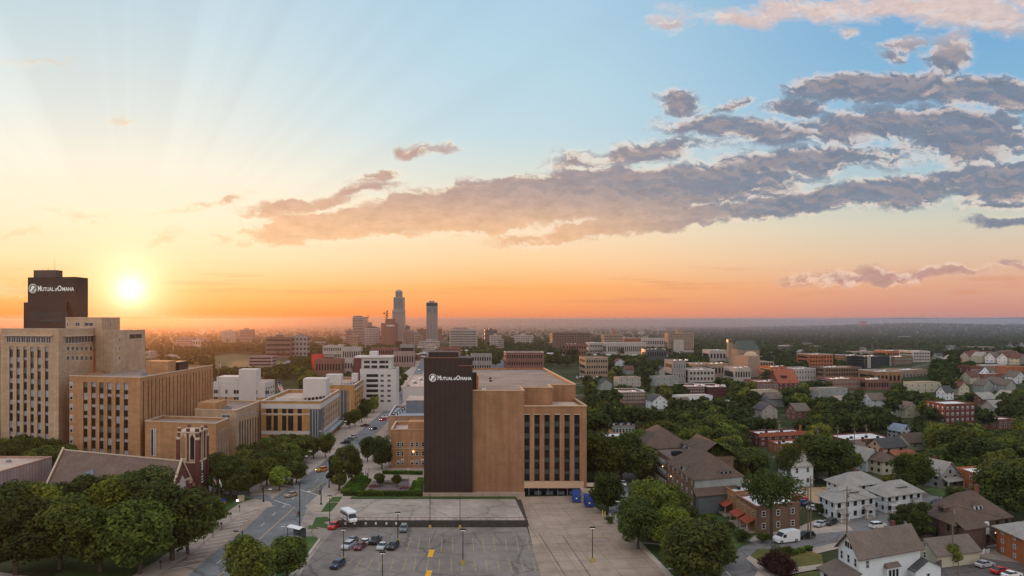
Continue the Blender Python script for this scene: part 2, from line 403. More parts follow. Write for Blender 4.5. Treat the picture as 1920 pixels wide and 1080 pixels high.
def dup(root, loc, rz=None, label=None, group=None, scale=None):
    def cp(o, par):
        c = o.copy(); COL.objects.link(c); c.parent = par
        for ch in KIDS.get(o.name, ()): cp(ch, c)
        return c
    r = cp(root, None); r.location = loc
    if rz is not None: r.rotation_euler = (0, 0, rz)
    if scale is not None: r.scale = scale if hasattr(scale, '__len__') else (scale,) * 3
    if label: r['label'] = label
    if group: r['group'] = group
    return r
KIDS = {}
def snap(root):
    "remember the children of a prototype for dup()"
    for o in [root] + list(root.children_recursive): KIDS[o.name] = list(o.children)
    return root

BLOCKS = []      # picture boxes that trees must not cover: x0, x1, y0, y1, distance
def keep(x0, x1, y0, y1, d): BLOCKS.append((x0, x1, y0, y1, d))
FEET = []        # ground discs nobody plants on: x, y, r

class Bd:
    "a building on a parallelogram plan measured from the photograph"
    def __init__(s, name, label, cat, x0, yb, x1, yt, side=None, depth=None, vp=None, yaw=None, group=None, clear=True, z0=0.0, dist=None):
        xm = (x0 + x1) / 2
        D = dist or D_of(yb, z0); o = at(x0, D, z0)
        a = math.radians(def_yaw(xm) if yaw is None else yaw); ux = (math.cos(a), math.sin(a))
        uy = vp_dir(def_vp(xm) if vp is None else vp)
        k = (x1 - CX) / F
        s.W = (k * o.y - o.x) / (ux[0] - k * ux[1])
        s.fr = Fr(o, ux, uy); s.h = zat(yt, D) - z0
        s.D = depth
        if side is not None:
            c = s.fr.o + s.fr.ux * s.W if side > x1 else s.fr.o
            k = (side - CX) / F; s.D = (k * c.y - c.x) / (uy[0] - k * uy[1])
        if s.D is None: s.D = s.W * .7
        s.e = thing(name, label, cat, o, 0, group)
        s.nw = 0; s.stuff = {}
        if clear: keep(min(x0, side or x0) , max(x1, side or x1), yt, min(yb, yt + (yb - yt) * .8), D)
        cc = s.fr.o + s.fr.p(s.W / 2, s.D / 2, 0); FEET.append((cc.x, cc.y, max(s.W, s.D) * .55 + 2))
        for i in range(1, 4):
            for q in ((s.W * i / 4, s.D * .2), (s.W * i / 4, s.D * .8)):
                c = s.fr.o + s.fr.p(*q, 0); FEET.append((c.x, c.y, min(s.W, s.D) * .4 + 2))
    def mb(s): return MB(s.fr)
    def fbox(s, mb, f, u0, u1, z0, z1, d0, d1, m=0, W=None, D=None):
        W = W or s.W; D = D or s.D
        if f == 'f': mb.box(u0, u1, -d1, -d0, z0, z1, m)
        elif f == 'b': mb.box(u0, u1, D + d0, D + d1, z0, z1, m)
        elif f == 'r': mb.box(W + d0, W + d1, u0, u1, z0, z1, m)
        elif f == 'l': mb.box(-d1, -d0, u0, u1, z0, z1, m)
    def body(s, wall, roof=None, x0=0, x1=None, y0=0, y1=None, z0=0, z1=None, par=.9, cap=None, name='wall', rname='roof'):
        "walls with a parapet, and the flat roof inside it"
        x1 = s.W if x1 is None else x1; y1 = s.D if y1 is None else y1; z1 = s.h if z1 is None else z1
        t = .4; zr = z1 - par; b = s.mb()
        b.box(x0, x1, y0, y1, z0, zr)
        b.box(x0, x1, y0, y0 + t, zr, z1); b.box(x0, x1, y1 - t, y1, zr, z1)
        b.box(x0, x0 + t, y0 + t, y1 - t, zr, z1); b.box(x1 - t, x1, y0 + t, y1 - t, zr, z1)
        w = b.build(name, wall, s.e)
        if roof:
            r = s.mb(); r.box(x0 + t, x1 - t, y0 + t, y1 - t, zr, zr + .03); r.build(rname, roof, s.e)
        if cap:
            c = s.mb(); q = .1
            c.box(x0 - q, x1 + q, y0 - q, y0 + t + q, z1, z1 + .25); c.box(x0 - q, x1 + q, y1 - t - q, y1 + q, z1, z1 + .25)
            c.box(x0 - q, x0 + t + q, y0 + t + q, y1 - t - q, z1, z1 + .25); c.box(x1 - t - q, x1 + q, y0 + t + q, y1 - t - q, z1, z1 + .25)
            c.build('parapet_cap', cap, s.e)
        return w
    def win(s, f, u0, u1, z0, z1, style='g', d=.0, W=None, D=None, name='window', off=0.0):
        "one window as an object: frame, pane or blind"
        w = round(u1 - u0, 2); h = round(z1 - z0, 2); key = (f, w, h, style)
        fr = s.fr
        me = fr.cache.get(key)
        if me is None:
            b = MB(fr); mats = {'g': [frame_m, glass], 'n': [glass, glass], 'w': [frame_m, glass], 'k': [black_m, glass], 's': [frame_m, glass_sky], 'b': [blind, blind],
                                'h': [frame_m, glass, blind], 'c': [glass, glass, blind], 'v': [glass, glass, blind], 'u': [glass, glass, blind], 'd': [glass, spandrel_m, glass], 'p': [spandrel_m, spandrel_m], 'e': [glass_g, glass_g], 't': [trim, glass], 'y': [black_m, lamp_glow]}[style]
            def bx(a, c, e, g_, p, m):
                if f == 'f': b.box(a, c, -p, 0, e, g_, m)
                elif f == 'r': b.box(0, p, a, c, e, g_, m)
                elif f == 'b': b.box(a, c, 0, p, e, g_, m)
                else: b.box(-p, 0, a, c, e, g_, m)
            if style in 'nbpe': bx(0, w, 0, h, .05, 0)
            elif style in 'cdvu':
                bx(0, w, 0, h, .05, 0); bx(.08, w - .08, h * {'c': .56, 'd': .5, 'v': .36, 'u': .74}[style], h - .06, .055, 1 if style == 'd' else 2); bx(w / 2 - .05, w / 2 + .05, h * .02, h * .98, .06, 0)
            else:
                k = .14
                bx(0, w, 0, h, .06, 0)
                if w > 1.5:
                    bx(k, w / 2 - k / 2, k, h - k, .066, 1); bx(w / 2 + k / 2, w - k, k, h - k, .066, 2 if style == 'h' else 1)
                else:
                    bx(k, w - k, k, h / 2 - .05, .066, 1); bx(k, w - k, h / 2 + .05, h - k, .066, 2 if style == 'h' else 1)
            me = b.mesh('window', mats); fr.cache[key] = me
        W = s.W if W is None else W; D = s.D if D is None else D
        o = {'f': (u0, -d + off, z0), 'r': (W + d, u0, z0), 'b': (u0, D + d, z0), 'l': (-d + off, u0, z0)}[f]
        s.nw += 1
        if s.nw > 96:
            s.stuff.setdefault(name, []).append((me, fr.p(*o))); return
        link(name, me, s.e, fr.p(*o))
    def done(s):
        for name, L in s.stuff.items():
            b = MB(None); mats = []
            for me, off in L:
                base = len(b.vs); b.vs += [tuple(v.co + off) for v in me.vertices]
                for p in me.polygons:
                    mt = me.materials[p.material_index]
                    if mt not in mats: mats.append(mt)
                    b.fs.append(tuple(base + i for i in p.vertices)); b.ms.append(mats.index(mt))
            o = b.build(name, mats, s.e); o['kind'] = 'stuff'
            o['label'] = 'the smaller and more hidden windows of the rows'
        s.stuff = {}; return s
    def grid(s, f, u0, u1, z0, z1, nu, nz, fw=.5, fh=.5, style='g', mixs=None, off=0.0, x=0.0, **kw):
        cu = (u1 - u0) / nu; cz = (z1 - z0) / nz
        for j in range(nz - 1, -1, -1):
            for i in range(nu):
                a = u0 + cu * (i + .5 - fw / 2); c = z0 + cz * (j + .5 - fh / 2)
                st = style if not mixs else random.choice(mixs)
                s.win(f, a, a + cu * fw, c, c + cz * fh, st, off=off, **kw)
    def bands(s, f, u0, u1, z0, z1, n, fh=.5, style='n', **kw):
        cz = (z1 - z0) / n
        for j in range(n):
            c = z0 + cz * (j + .5 - fh / 2); s.win(f, u0, u1, c, c + cz * fh, style, name='window_band', **kw)
    def unit(s, x, y, z, w=2.5, d=2, h=1.3, mat=None, name='rooftop_unit'):
        b = s.mb(); b.box(x, x + w, y, y + d, z, z + h, 0)
        b.box(x + w * .2, x + w * .8, y + d * .2, y + d * .8, z + h, z + h * 1.12, 1)
        return b.build(name, [mat or grey_m, black_m], s.e)

def polymesh(name, pts, z, mat, label=None, kind='structure', kerb=0.0):
    b = MB(None); P = [G(x, y) for x, y in pts]
    area = sum(P[i].x * P[(i + 1) % len(P)].y - P[(i + 1) % len(P)].x * P[i].y for i in range(len(P)))
    if area < 0: P.reverse()
    if kerb: b.hexa([(p.x, p.y, -.05) for p in P], [(p.x, p.y, z) for p in P])
    else: b.poly([(p.x, p.y, z) for p in P])
    o = b.build(name, mat)
    if kind: o['kind'] = kind
    if label: o['label'] = label
    return o
def strip(name, pts, w, z, mat, label=None, kind='structure', world=False, widths=None):
    "a ribbon of ground along a line of picture points"
    P = [Vector(p) for p in pts] if world else [G(x, y) for x, y in pts]
    b = MB(None); L = []; R = []
    for i, p in enumerate(P):
        d = (P[min(i + 1, len(P) - 1)] - P[max(i - 1, 0)]).normalized(); n = Vector((-d.y, d.x, 0))
        ww = (widths[i] if widths else w) / 2
        L.append(p + n * ww); R.append(p - n * ww)
    for i in range(len(P) - 1):
        b.poly([(R[i].x, R[i].y, z), (R[i + 1].x, R[i + 1].y, z), (L[i + 1].x, L[i + 1].y, z), (L[i].x, L[i].y, z)])
    o = b.build(name, mat)
    if kind: o['kind'] = kind
    if label: o['label'] = label
    return o
def inpoly(x, y, P):
    c = False; j = len(P) - 1
    for i in range(len(P)):
        if (P[i][1] > y) != (P[j][1] > y) and x < (P[j][0] - P[i][0]) * (y - P[i][1]) / (P[j][1] - P[i][1]) + P[i][0]: c = not c
        j = i
    return c
# ------------------------------------------------------------------ terrain, haze, water, streets
def sm(a, b, x):
    t = min(1, max(0, (x - a) / (b - a))); return t * t * (3 - 2 * t)
def TH(x, y):
    px = CX + F * x / max(y, 60)
    z = 18 * math.exp(-(((x - 440) / 100) ** 2 + ((y - 640) / 190) ** 2)) if y < 1400 else 0
    z -= sm(400, 480, x) * 0
    if y > 1500:
        c = np.interp(px, [1250, 1400, 1550, 1700, 1950, 2500], [0, 3, 12, 21, 22, 18])
        z += c * sm(1900, 3700, y) * (1 - sm(3900, 5600, y)) * (1 + .16 * math.sin(x * .004 + 1) + .1 * math.sin(x * .011))
    if y > 6500:
        c = np.interp(px, [-400, 100, 480, 700, 960, 1400, 1700, 2200], [78, 76, 74, 64, 56, 57, 72, 80])
        z += c * sm(7000, 9300, y + 600 * math.sin(x * .0011)) * (1 + .05 * math.sin(x * .0031) + .04 * math.sin(x * .0077 + 2))
        z -= 30 * sm(9500, 14000, y)
    return z
def GT(px, py):
    k = (py - CY) / F; d = 100.0
    while d < 12000:
        if H - k * d <= TH((px - CX) / F * d, d): break
        d *= 1.012
    x = (px - CX) / F * d
    return Vector((x, d, TH(x, d)))

def terrain():
    ys = [-250, -100, 0, 60] + [80 * 1.0345 ** i for i in range(153)]
    ss = np.linspace(-1.5, 1.5, 150)
    vs = []; fs = []
    for y in ys:
        for s in ss:
            x = s * (max(y, 0) + 350); vs.append((x, y, TH(x, y) - (.12 if y < 700 else 0)))
    n = len(ss)
    for j in range(len(ys) - 1):
        for i in range(n - 1):
            a = j * n + i; fs.append((a, a + 1, a + n + 1, a + n))
    me = bpy.data.meshes.new('ground'); me.from_pydata(vs, [], fs)
    for p in me.polygons: p.use_smooth = True
    m = bpy.data.materials.new('ground'); m.use_nodes = True; t = NT(m.node_tree); p = m.node_tree.nodes['Principled BSDF']
    p.inputs['Roughness'].default_value = 1; p.inputs['Specular IOR Level'].default_value = .05
    pos = t.N.new('ShaderNodeNewGeometry').outputs['Position']
    y = t.sep(pos)[1]
    near = t.mix(t.rng(t.noise(pos, .03, 5, .65), .38, .62), (.028, .040, .014, 1), (.06, .062, .030, 1))
    near = t.mix(t.rng(t.noise(pos, .05, 3, .6), .60, .66), near, (.15, .125, .10, 1))
    v = t.N.new('ShaderNodeTexVoronoi'); v.inputs['Scale'].default_value = .022; t.L.new(pos, v.inputs['Vector'])
    city = t.ramp(t.sep(v.outputs['Color'])[0], [(0, (.018, .028, .014)), (.45, (.03, .042, .02)), (.55, (.12, .10, .085)), (.75, (.07, .065, .055)), (1, (.28, .25, .22))], 'CONSTANT')
    city = t.mix(t.rng(t.noise(pos, .0022, 4, .6), .42, .6), city, (.024, .034, .018, 1))
    far = t.mix(t.rng(t.noise(pos, .0035, 5, .7), .4, .6), (.012, .016, .012, 1), (.035, .034, .025, 1))
    c = t.mix(t.rng(y, 900, 1300), near, city); c = t.mix(t.rng(y, 5500, 7500), c, far)
    t.L.new(c, p.inputs['Base Color']); me.materials.append(m)
    o = link('ground', me); o['kind'] = 'structure'; o['label'] = 'the open ground of the town running out to the wooded bluffs'
terrain()

def haze():
    b = MB(None); b.box(-17000, 17000, -500, 15500, -60, 60); o = b.build('haze', bpy.data.materials.new('haze'))
    o['kind'] = 'structure'; o['label'] = 'thin morning haze lying over the town'
    m = o.data.materials[0]; m.use_nodes = True; t = NT(m.node_tree); t.N.clear()
    def nd(k, **kw):
        n = t.N.new(k)
        for a, v in kw.items(): n.inputs[a].default_value = v
        return n
    m.cycles.volume_step_rate = .35
    pos = t.N.new('ShaderNodeNewGeometry').outputs['Position']; x, y, z = t.sep(pos)
    k = t.rng(y, 150, 3200, .00004, .00030, 'SMOOTHSTEP')
    px = t.math('DIVIDE', x, t.math('MAXIMUM', y, 300))
    k = t.math('MULTIPLY', k, t.rng(px, -.05, -.42, 1.0, 1.7))
    ab = nd('ShaderNodeVolumeAbsorption', Color=(0, 0, 0, 1)); em = nd('ShaderNodeEmission'); sc = nd('ShaderNodeVolumeScatter', Anisotropy=.80, Color=(1, .9, .8, 1))
    t.L.new(k, ab.inputs['Density']); t.L.new(k, em.inputs['Strength']); t.L.new(t.math('MULTIPLY', k, .12), sc.inputs['Density'])
    px = t.math('DIVIDE', x, t.math('MAXIMUM', y, 300))
    t.L.new(t.ramp(t.rng(px, -.65, .65, 0, 1, 'LINEAR'), [(0, lin((168, 106, 88))), (.14, lin((226, 128, 78))), (.3, lin((188, 120, 94))), (.5, lin((160, 130, 122))), (.75, lin((146, 137, 144))), (1, lin((136, 140, 154)))]), em.inputs['Color'])  # scattered sunrise light put into the haze as its own glow, warmer sunward
    a1 = t.N.new('ShaderNodeAddShader'); a2 = t.N.new('ShaderNodeAddShader'); o_ = t.N.new('ShaderNodeOutputMaterial')
    t.L.new(ab.outputs[0], a1.inputs[0]); t.L.new(em.outputs[0], a1.inputs[1])
    t.L.new(a1.outputs[0], a2.inputs[0]); t.L.new(sc.outputs[0], a2.inputs[1]); t.L.new(a2.outputs[0], o_.inputs['Volume'])
haze()

wm = bpy.data.materials.new('river'); wm.use_nodes = True
pb = wm.node_tree.nodes['Principled BSDF']; pb.inputs['Base Color'].default_value = (.02, .025, .03, 1); pb.inputs['Roughness'].default_value = .18
wm.node_tree.nodes['Principled BSDF'].inputs['Specular IOR Level'].default_value = 1.0
polymesh('river_water', [(352, 631), (364, 624.5), (372, 619.5), (384, 617.6), (399, 617.4), (400, 624), (385, 625.5), (372, 630.5)], 1.2, wm, 'bright bend of the river reflecting the sunrise')

# pavements, roads, lots (each sheet a few mm above the one below; kerbs are steps)
polymesh('street_base', [(195, 1100), (300, 1040), (385, 972), (470, 915), (560, 868), (640, 800), (700, 745), (770, 690), (806, 640), (822, 640), (806, 690), (790, 745), (770, 800), (735, 865), (672, 925), (640, 975), (600, 1040), (560, 1100)], .02, side_concrete, 'pale concrete pavement on both sides of the avenue')
MAIN_L = [(372, 1060), (463, 987), (497, 954), (513, 933), (557, 905), (612, 862), (640, 838), (675, 808), (712, 778), (745, 740), (772, 706), (790, 675), (805, 648)]
MAIN_R = [(560, 1060), (561, 990), (574, 956), (609, 912), (640, 876), (668, 848), (698, 822), (722, 797), (745, 770), (768, 738), (790, 706), (803, 675), (815, 648)]
polymesh('road', [(330, 1100)] + MAIN_L + MAIN_R[::-1] + [(548, 1100)], .05, asphalt, 'grey asphalt avenue running toward the towers')
polymesh('parking_band', [(258, 1100), (312, 1068), (370, 1030), (400, 1004), (440, 968), (466, 952), (513, 941), (497, 956), (463, 989), (385, 1050), (330, 1100)], .06, M('band_concrete', (.30, .225, .175), kind='asphalt'), 'concrete parking band beside the avenue')
polymesh('side_street', [(385, 905), (420, 915), (505, 929), (513, 941), (486, 947), (470, 933), (385, 921)], .055, asphalt, 'side street meeting the avenue at the lights')
polymesh('lot_entrance', [(561, 988), (574, 957), (590, 962), (640, 966), (630, 1000), (600, 1030), (548, 1052)], .06, M('entry_paving', (.27, .22, .185), kind='asphalt'), 'concrete entrance to the car park')
for a, b_, c_ in (((430, 1062), (553, 951), 1), ((576, 930), (607, 903), 1), ((620, 890), (655, 858), 1), ((665, 850), (712, 806), 1)):
    strip('road_marking', [a, b_], .28, .068, paint_y, 'double yellow centre line of the avenue')
strip('road_marking', [(400, 1090), (430, 1062)], .28, .068, paint_y, 'double yellow centre line of the avenue')
for a, b_ in (((405, 1058), (416, 1050)), ((489, 987), (496, 981)), ((511, 967), (517, 961)), ((530, 952), (536, 946)), ((548, 937), (552, 933)), ((590, 904), (597, 898)), ((612, 886), (618, 881)), ((632, 869), (637, 865)), ((654, 850), (659, 846))):
    strip('road_marking', [a, b_], .2, .068, paint_w, 'white lane dash on the avenue')
for i in range(15):
    t_ = i / 14; y = 1066 - 112 * t_ ** .85
    xl = np.interp(y, [950, 968, 1004, 1030, 1068], [500, 447, 404, 374, 318]); 
    strip('road_marking', [(xl, y + 1.2), (xl + 44 - 14 * t_, y - 6.0)], .26, .068, paint_w, 'white angled bay line beside the avenue')
for (x0, y0, x1, y1) in ((513, 938, 545, 948), (560, 918, 600, 930), (545, 903, 560, 897)):
    strip('road_marking', [(x0, y0), (x1, y1)], .35, .069, paint_w, 'white crossing line at the junction')
polymesh('kerb', [(470, 930), (500, 927), (520, 918), (540, 903), (552, 897), (560, 880), (600, 850), (560, 868), (478, 912)], .15, side_concrete, 'raised corner pavement', kerb=1)
polymesh('kerb', [(572, 950), (580, 958), (602, 960), (618, 940), (640, 915), (650, 890), (622, 905), (600, 925)], .15, side_concrete, 'raised corner pavement', kerb=1)
polymesh('kerb', [(475, 936), (506, 941), (512, 950), (478, 957), (445, 968), (400, 1003), (370, 1028), (312, 1069), (262, 1100), (238, 1100), (300, 1048), (390, 986), (447, 945)], .15, side_concrete, 'pale concrete footway along the avenue', kerb=1)
polymesh('lawn', [(388, 930), (410, 930), (475, 935), (447, 946), (392, 985), (380, 960)], .17, lawn_b, 'green lawn with flagpoles beside the church', kerb=1)
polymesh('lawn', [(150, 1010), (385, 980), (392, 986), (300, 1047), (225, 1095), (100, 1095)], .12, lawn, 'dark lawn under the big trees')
polymesh('path', [(395, 966), (421, 966), (419, 969), (395, 972)], .24, M('yellow_kerb', (.5, .33, .12)), 'short tan path across the lawn')
polymesh('footway', [(-60, 1066), (140, 1092), (135, 1100), (-60, 1082)], .1, side_concrete, 'brown footway along the bottom of the block')
polymesh('road', [(-80, 1076), (130, 1098), (120, 1140), (-80, 1140)], .06, asphalt, 'side street at the lower left corner')

# car parks
LOT = [(550, 1110), (572, 1060), (606, 1016), (632, 989), (988, 989), (1000, 1030), (1023, 1110)]
polymesh('car_park', LOT, .07, lot_asphalt, 'cracked grey asphalt car park')
YARD = [(990, 989), (984, 977), (968, 932), (1098, 930), (1108, 945), (1135, 965), (1165, 986), (1276, 1110), (1023, 1110), (1000, 1030)]
polymesh('yard', YARD, .07, tan_concrete, 'tan concrete slab yard')
UZ = 1.5
def GZ(px, py, z): d = D_of(py, z); return (px - CX) / F * d, d, z
b = MB(None)
tp = [GZ(x, y, UZ) for x, y in [(640, 976), (985, 976), (966, 936), (655, 936), (645, 950)]]
b.poly(tp[0:1] + tp[1:]); o = b.build('upper_car_park', pale_concrete); o['kind'] = 'structure'; o['label'] = 'pale worn concrete upper car park behind the retaining wall'
UP = [(x, y) for x, y, z in tp]
b = MB(None); b.tube((UP[0][0] - 1, UP[0][1] - .2, .6), (UP[0][0] - .9, UP[0][1], .6), .1, .1)
a, c = Vector((*UP[0], 0)), Vector((*UP[1], 0)); n = Vector((0, -1, 0))
wb = MB(None); wb.hexa([(a.x - 1, a.y - .5, 0), (c.x + .6, c.y - .5, 0), (c.x + .6, c.y, 0), (a.x - 1, a.y, 0)], [(a.x - 1, a.y - .5, UZ + .1), (c.x + .6, c.y - .5, UZ + .1), (c.x + .6, c.y, UZ + .1), (a.x - 1, a.y, UZ + .1)])
wl = thing('retaining_wall', 'low dark retaining wall between the two car park levels', 'wall')
wb.build('wall', M('dark_block', (.055, .05, .045), var=.3, scale=1.5), wl)
rb = MB(None); rb.box(a.x - 1, c.x + .6, a.y - .35, a.y - .27, UZ + .75, UZ + .83)
for i in range(30):
    x = a.x - 1 + (c.x - a.x + 1.2) * i / 29; rb.box(x, x + .07, a.y - .36, a.y - .26, UZ + .1, UZ + .78)
rb.build('railing', M('rust_rail', (.20, .07, .05)), wl)
for i, px in enumerate((646, 663, 684, 703, 723, 741)):
    mb_ = MB(None); g = at(px, a.y - .5); mb_.box(g.x, g.x + .45, a.y - .56, a.y - .5, .65, 1.25); mb_.build('painted_mark', paint_w, wl)
# sloped planting strip at the right end of the upper level
e0 = Vector(GZ(966, 936, UZ)); e1 = Vector(GZ(985, 976, UZ)); f0 = G(977, 937); f1 = G(992, 986)
b = MB(None); b.poly([tuple(e1), (f1.x, f1.y, .08), (f0.x, f0.y, .08), tuple(e0)]); b.poly([(e1.x, e1.y - .5, UZ), (e1.x, e1.y - .5, 0), (f1.x, f1.y, .08), tuple(e1)])
o = b.build('planting_strip', M('mulch', (.075, .055, .045), var=.35, scale=1)); tag(o, 'sloping strip of dark mulch at the end of the upper car park', 'planting strip')
b = MB(None)
b.poly([GZ(655, 936, UZ), GZ(966, 936, UZ), GZ(966, 931, UZ), GZ(660, 931, UZ)]); b_ = b.build('lawn', lawn, None); b_.location.z = .03; b_['kind'] = 'structure'; b_['label'] = 'grass edge under the dark tower'

def lines(rows, y0, y1, w=.11):
    for xa, xb in rows: strip('parking_line', [(xa, y0), (xb, y1)], w, .078, paint_y, 'yellow parking bay line')
lines([(770, 763), (787, 783), (806, 804), (829, 827), (849, 849), (886, 888), (905, 908), (925, 929), (947, 951), (968, 973), (988, 993)], 1009, 1034)
lines([(662, 641), (678, 664), (699, 686), (718, 709), (738, 731), (762, 754), (780, 776), (804, 799), (825, 822), (846, 846), (866, 867), (889, 892), (910, 914), (932, 937), (953, 960), (976, 983), (998, 1005)], 1048, 1072)
for x, y in ((808, 1038), (803, 1078)):
    b = MB(None); p = G(x, y); b.box(p.x - .55, p.x + .55, p.y - 2.6, p.y + 2.6, .079, .083); o = b.build('road_marking', paint_o); o['kind'] = 'structure'; o['label'] = 'orange painted block on the car park'
strip('road_marking', [(1100, 1007), (1143, 1006.5)], .4, .08, paint_y, 'short yellow line on the yard')
for x0, y0, x1, y1 in ((887, 998, 902, 1020), (925, 998, 941, 1020), (966, 998, 982, 1020), (1010, 1000, 1060, 1080), (1055, 1005, 1120, 1100), (735, 1000, 728, 1012), (817, 995, 806, 1020), (990, 946, 1085, 944.5)):
    strip('paving_crack', [(x0, y0), (x1, y1)], .22, .0765, old_asphalt, 'dark sealed crack in the paving')
polymesh('paving_patch', [(735, 953), (762, 953), (764, 957), (733, 957)], UZ + .004, old_asphalt) if False else None

# lawns and paths by the lot entrance
polymesh('lawn', [(585, 987), (592, 971), (613, 970), (620, 976), (606, 980), (619, 988), (620, 992)], .17, lawn_b, 'small lawn island by the car park entrance', kerb=1)
polymesh('lawn', [(577, 992), (581, 985.5), (598, 992)], .17, lawn_b, 'tiny triangle of grass by the entrance', kerb=1)
polymesh('lawn', [(602, 960), (614, 943), (634, 943), (620, 959)], .17, lawn_b, 'mown verge between the pavement and the upper car park', kerb=1)
polymesh('lawn', [(617, 941), (623, 933), (641, 932), (636, 941)], .17, lawn_b, 'upper end of the mown verge', kerb=1)
polymesh('lawn', [(556, 1035), (566, 1007), (590, 1007), (598, 1012), (560, 1062), (520, 1100), (500, 1100)], .17, lawn_b, 'bright lawn under the corner trees', kerb=1)
polymesh('kerb', [(598, 1011), (601, 1013), (563, 1066), (530, 1100), (522, 1100), (560, 1062)], .2, kerb_m, 'pale kerb round the corner lawn', kerb=1)
polymesh('plaza', [(640, 925), (668, 878), (700, 858), (800, 858), (800, 925)], .1, side_concrete, 'paved garden terrace beside the dark tower')

# right-hand lawn strip, street and yards
polymesh('kerb', [(1162, 983), (1168, 983), (1290, 1110), (1276, 1110)], .2, kerb_m, 'raised kerb along the edge of the yard', kerb=1)
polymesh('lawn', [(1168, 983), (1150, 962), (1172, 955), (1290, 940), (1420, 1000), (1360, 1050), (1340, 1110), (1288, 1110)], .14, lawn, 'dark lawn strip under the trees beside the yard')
polymesh('path', [(1203, 1020), (1205, 1018), (1240, 1021), (1240, 1023)], .16, side_concrete, 'narrow path across the lawn strip')
polymesh('path', [(1250, 1070), (1251, 1067), (1275, 1062), (1277, 1065)], .16, side_concrete, 'narrow path across the lawn strip')
strip('road', [(1172, 985), (1174, 955), (1173, 930), (1169, 905), (1160, 880), (1150, 862)], 0, .05, asphalt, 'narrow street behind the yard', widths=[9, 9, 9, 9, 10, 10])
polymesh('footway', [(1185, 960), (1182, 920), (1176, 895), (1200, 905), (1215, 915), (1240, 960)], .04, side_concrete, 'footway beside the narrow street')
RS = [(1330, 1130), (1372, 1060), (1400, 1040), (1440, 1027), (1500, 1014), (1560, 1001), (1640, 978), (1700, 959), (1760, 936), (1850, 912)]
strip('footway', RS, 17, .03, side_concrete, 'pale footways on both sides of the residential street')
strip('road', RS, 10.5, .05, M('street_asphalt', (.17, .155, .15), kind='asphalt'), 'residential street running behind the white house')
strip('road_marking', [(1361, 1072), (1370, 1080)], .2, .06, paint_w, 'white dash on the residential street')
polymesh('lawn', [(1405, 1045), (1420, 1030), (1500, 1030), (1540, 1040), (1545, 1060), (1480, 1075), (1420, 1066)], .12, M('dry_lawn', (.085, .088, .025), kind='lawn'), 'dry lawn in front of the white house', kerb=1)
polymesh('path', [(1398, 1048), (1406, 1043), (1450, 1070), (1545, 1058), (1545, 1066), (1460, 1082), (1440, 1084)], .14, side_concrete, 'concrete path around the dry lawn')
polymesh('lawn', [(1440, 1090), (1520, 1072), (1580, 1072), (1590, 1110), (1440, 1110)], .1, M('dry_lawn', (.085, .088, .025)), 'grass under the porch of the white house')
polymesh('car_park', [(1690, 1110), (1740, 1055), (1815, 1030), (1890, 1015), (1960, 1030), (1960, 1110)], .06, old_asphalt, 'cracked dark car park behind the white house')
polymesh('car_park', [(1800, 1042), (1850, 1020), (1890, 1008), (1960, 1020), (1960, 1062)], .085, M('light_lot', (.27, .225, .19), kind='asphalt'), 'paler concrete bays at the lower right')
polymesh('bare_ground', [(1475, 932), (1500, 915), (1560, 913), (1590, 925), (1600, 940), (1530, 948), (1490, 945)], .06, dirt, 'bare tan building plot')
polymesh('yard', [(1505, 985), (1530, 975), (1590, 985), (1600, 995), (1540, 1000), (1506, 1004)], .06, side_concrete, 'paved yard beside the brown brick block')
polymesh('lawn', [(1285, 975), (1325, 965), (1340, 985), (1410, 1018), (1375, 1030), (1330, 1010)], .17, lawn_b, 'green front lawn of the row with red awnings')
polymesh('lawn', [(1730, 920), (1790, 905), (1800, 935), (1750, 930)], .1, lawn_b, 'green lawn across the residential street')
# far streets and fields on the left
polymesh('field', [(400, 700), (400, 668), (440, 663), (500, 668), (560, 690), (540, 700)], .05, M('field', (.07, .076, .03), kind='lawn', scale=.05), 'open grass between the apartments and the freeway')
strip('road', [(250, 668), (300, 659), (345, 647), (372, 641), (400, 636)], 26, .06, M('freeway', (.22, .19, .17)), 'freeway curving toward the sunrise')
strip('road', [(350, 672), (310, 664), (345, 652), (390, 640)], 14, .07, M('freeway', (.22, .19, .17)), 'slip road of the freeway')
strip('road', [(500, 698), (530, 688), (555, 674)], 16, .06, asphalt, 'cross street beyond the field')
strip('road', [(600, 722), (632, 700), (648, 680), (662, 662), (668, 655)], 18, .06, asphalt, 'second avenue beyond the white apartments')
strip('road', [(935, 690), (925, 672), (915, 660)], 22, .06, asphalt, 'street climbing beyond the brick block')
# ------------------------------------------------------------------ measuring helpers on a building face
def _u(s, f, px):
    o = s.fr.o if f in 'fl' else s.fr.o + s.fr.ux * s.W
    d = s.fr.ux if f == 'f' else s.fr.uy
    k = (px - CX) / F
    return (k * o.y - o.x) / (d.x - k * d.y)
def _z(s, f, u, py):
    o = s.fr.o if f in 'fl' else s.fr.o + s.fr.ux * s.W
    d = s.fr.ux if f == 'f' else s.fr.uy
    return zat(py, (o + d * u).y) - s.fr.o.z
Bd.u = _u; Bd.z = _z

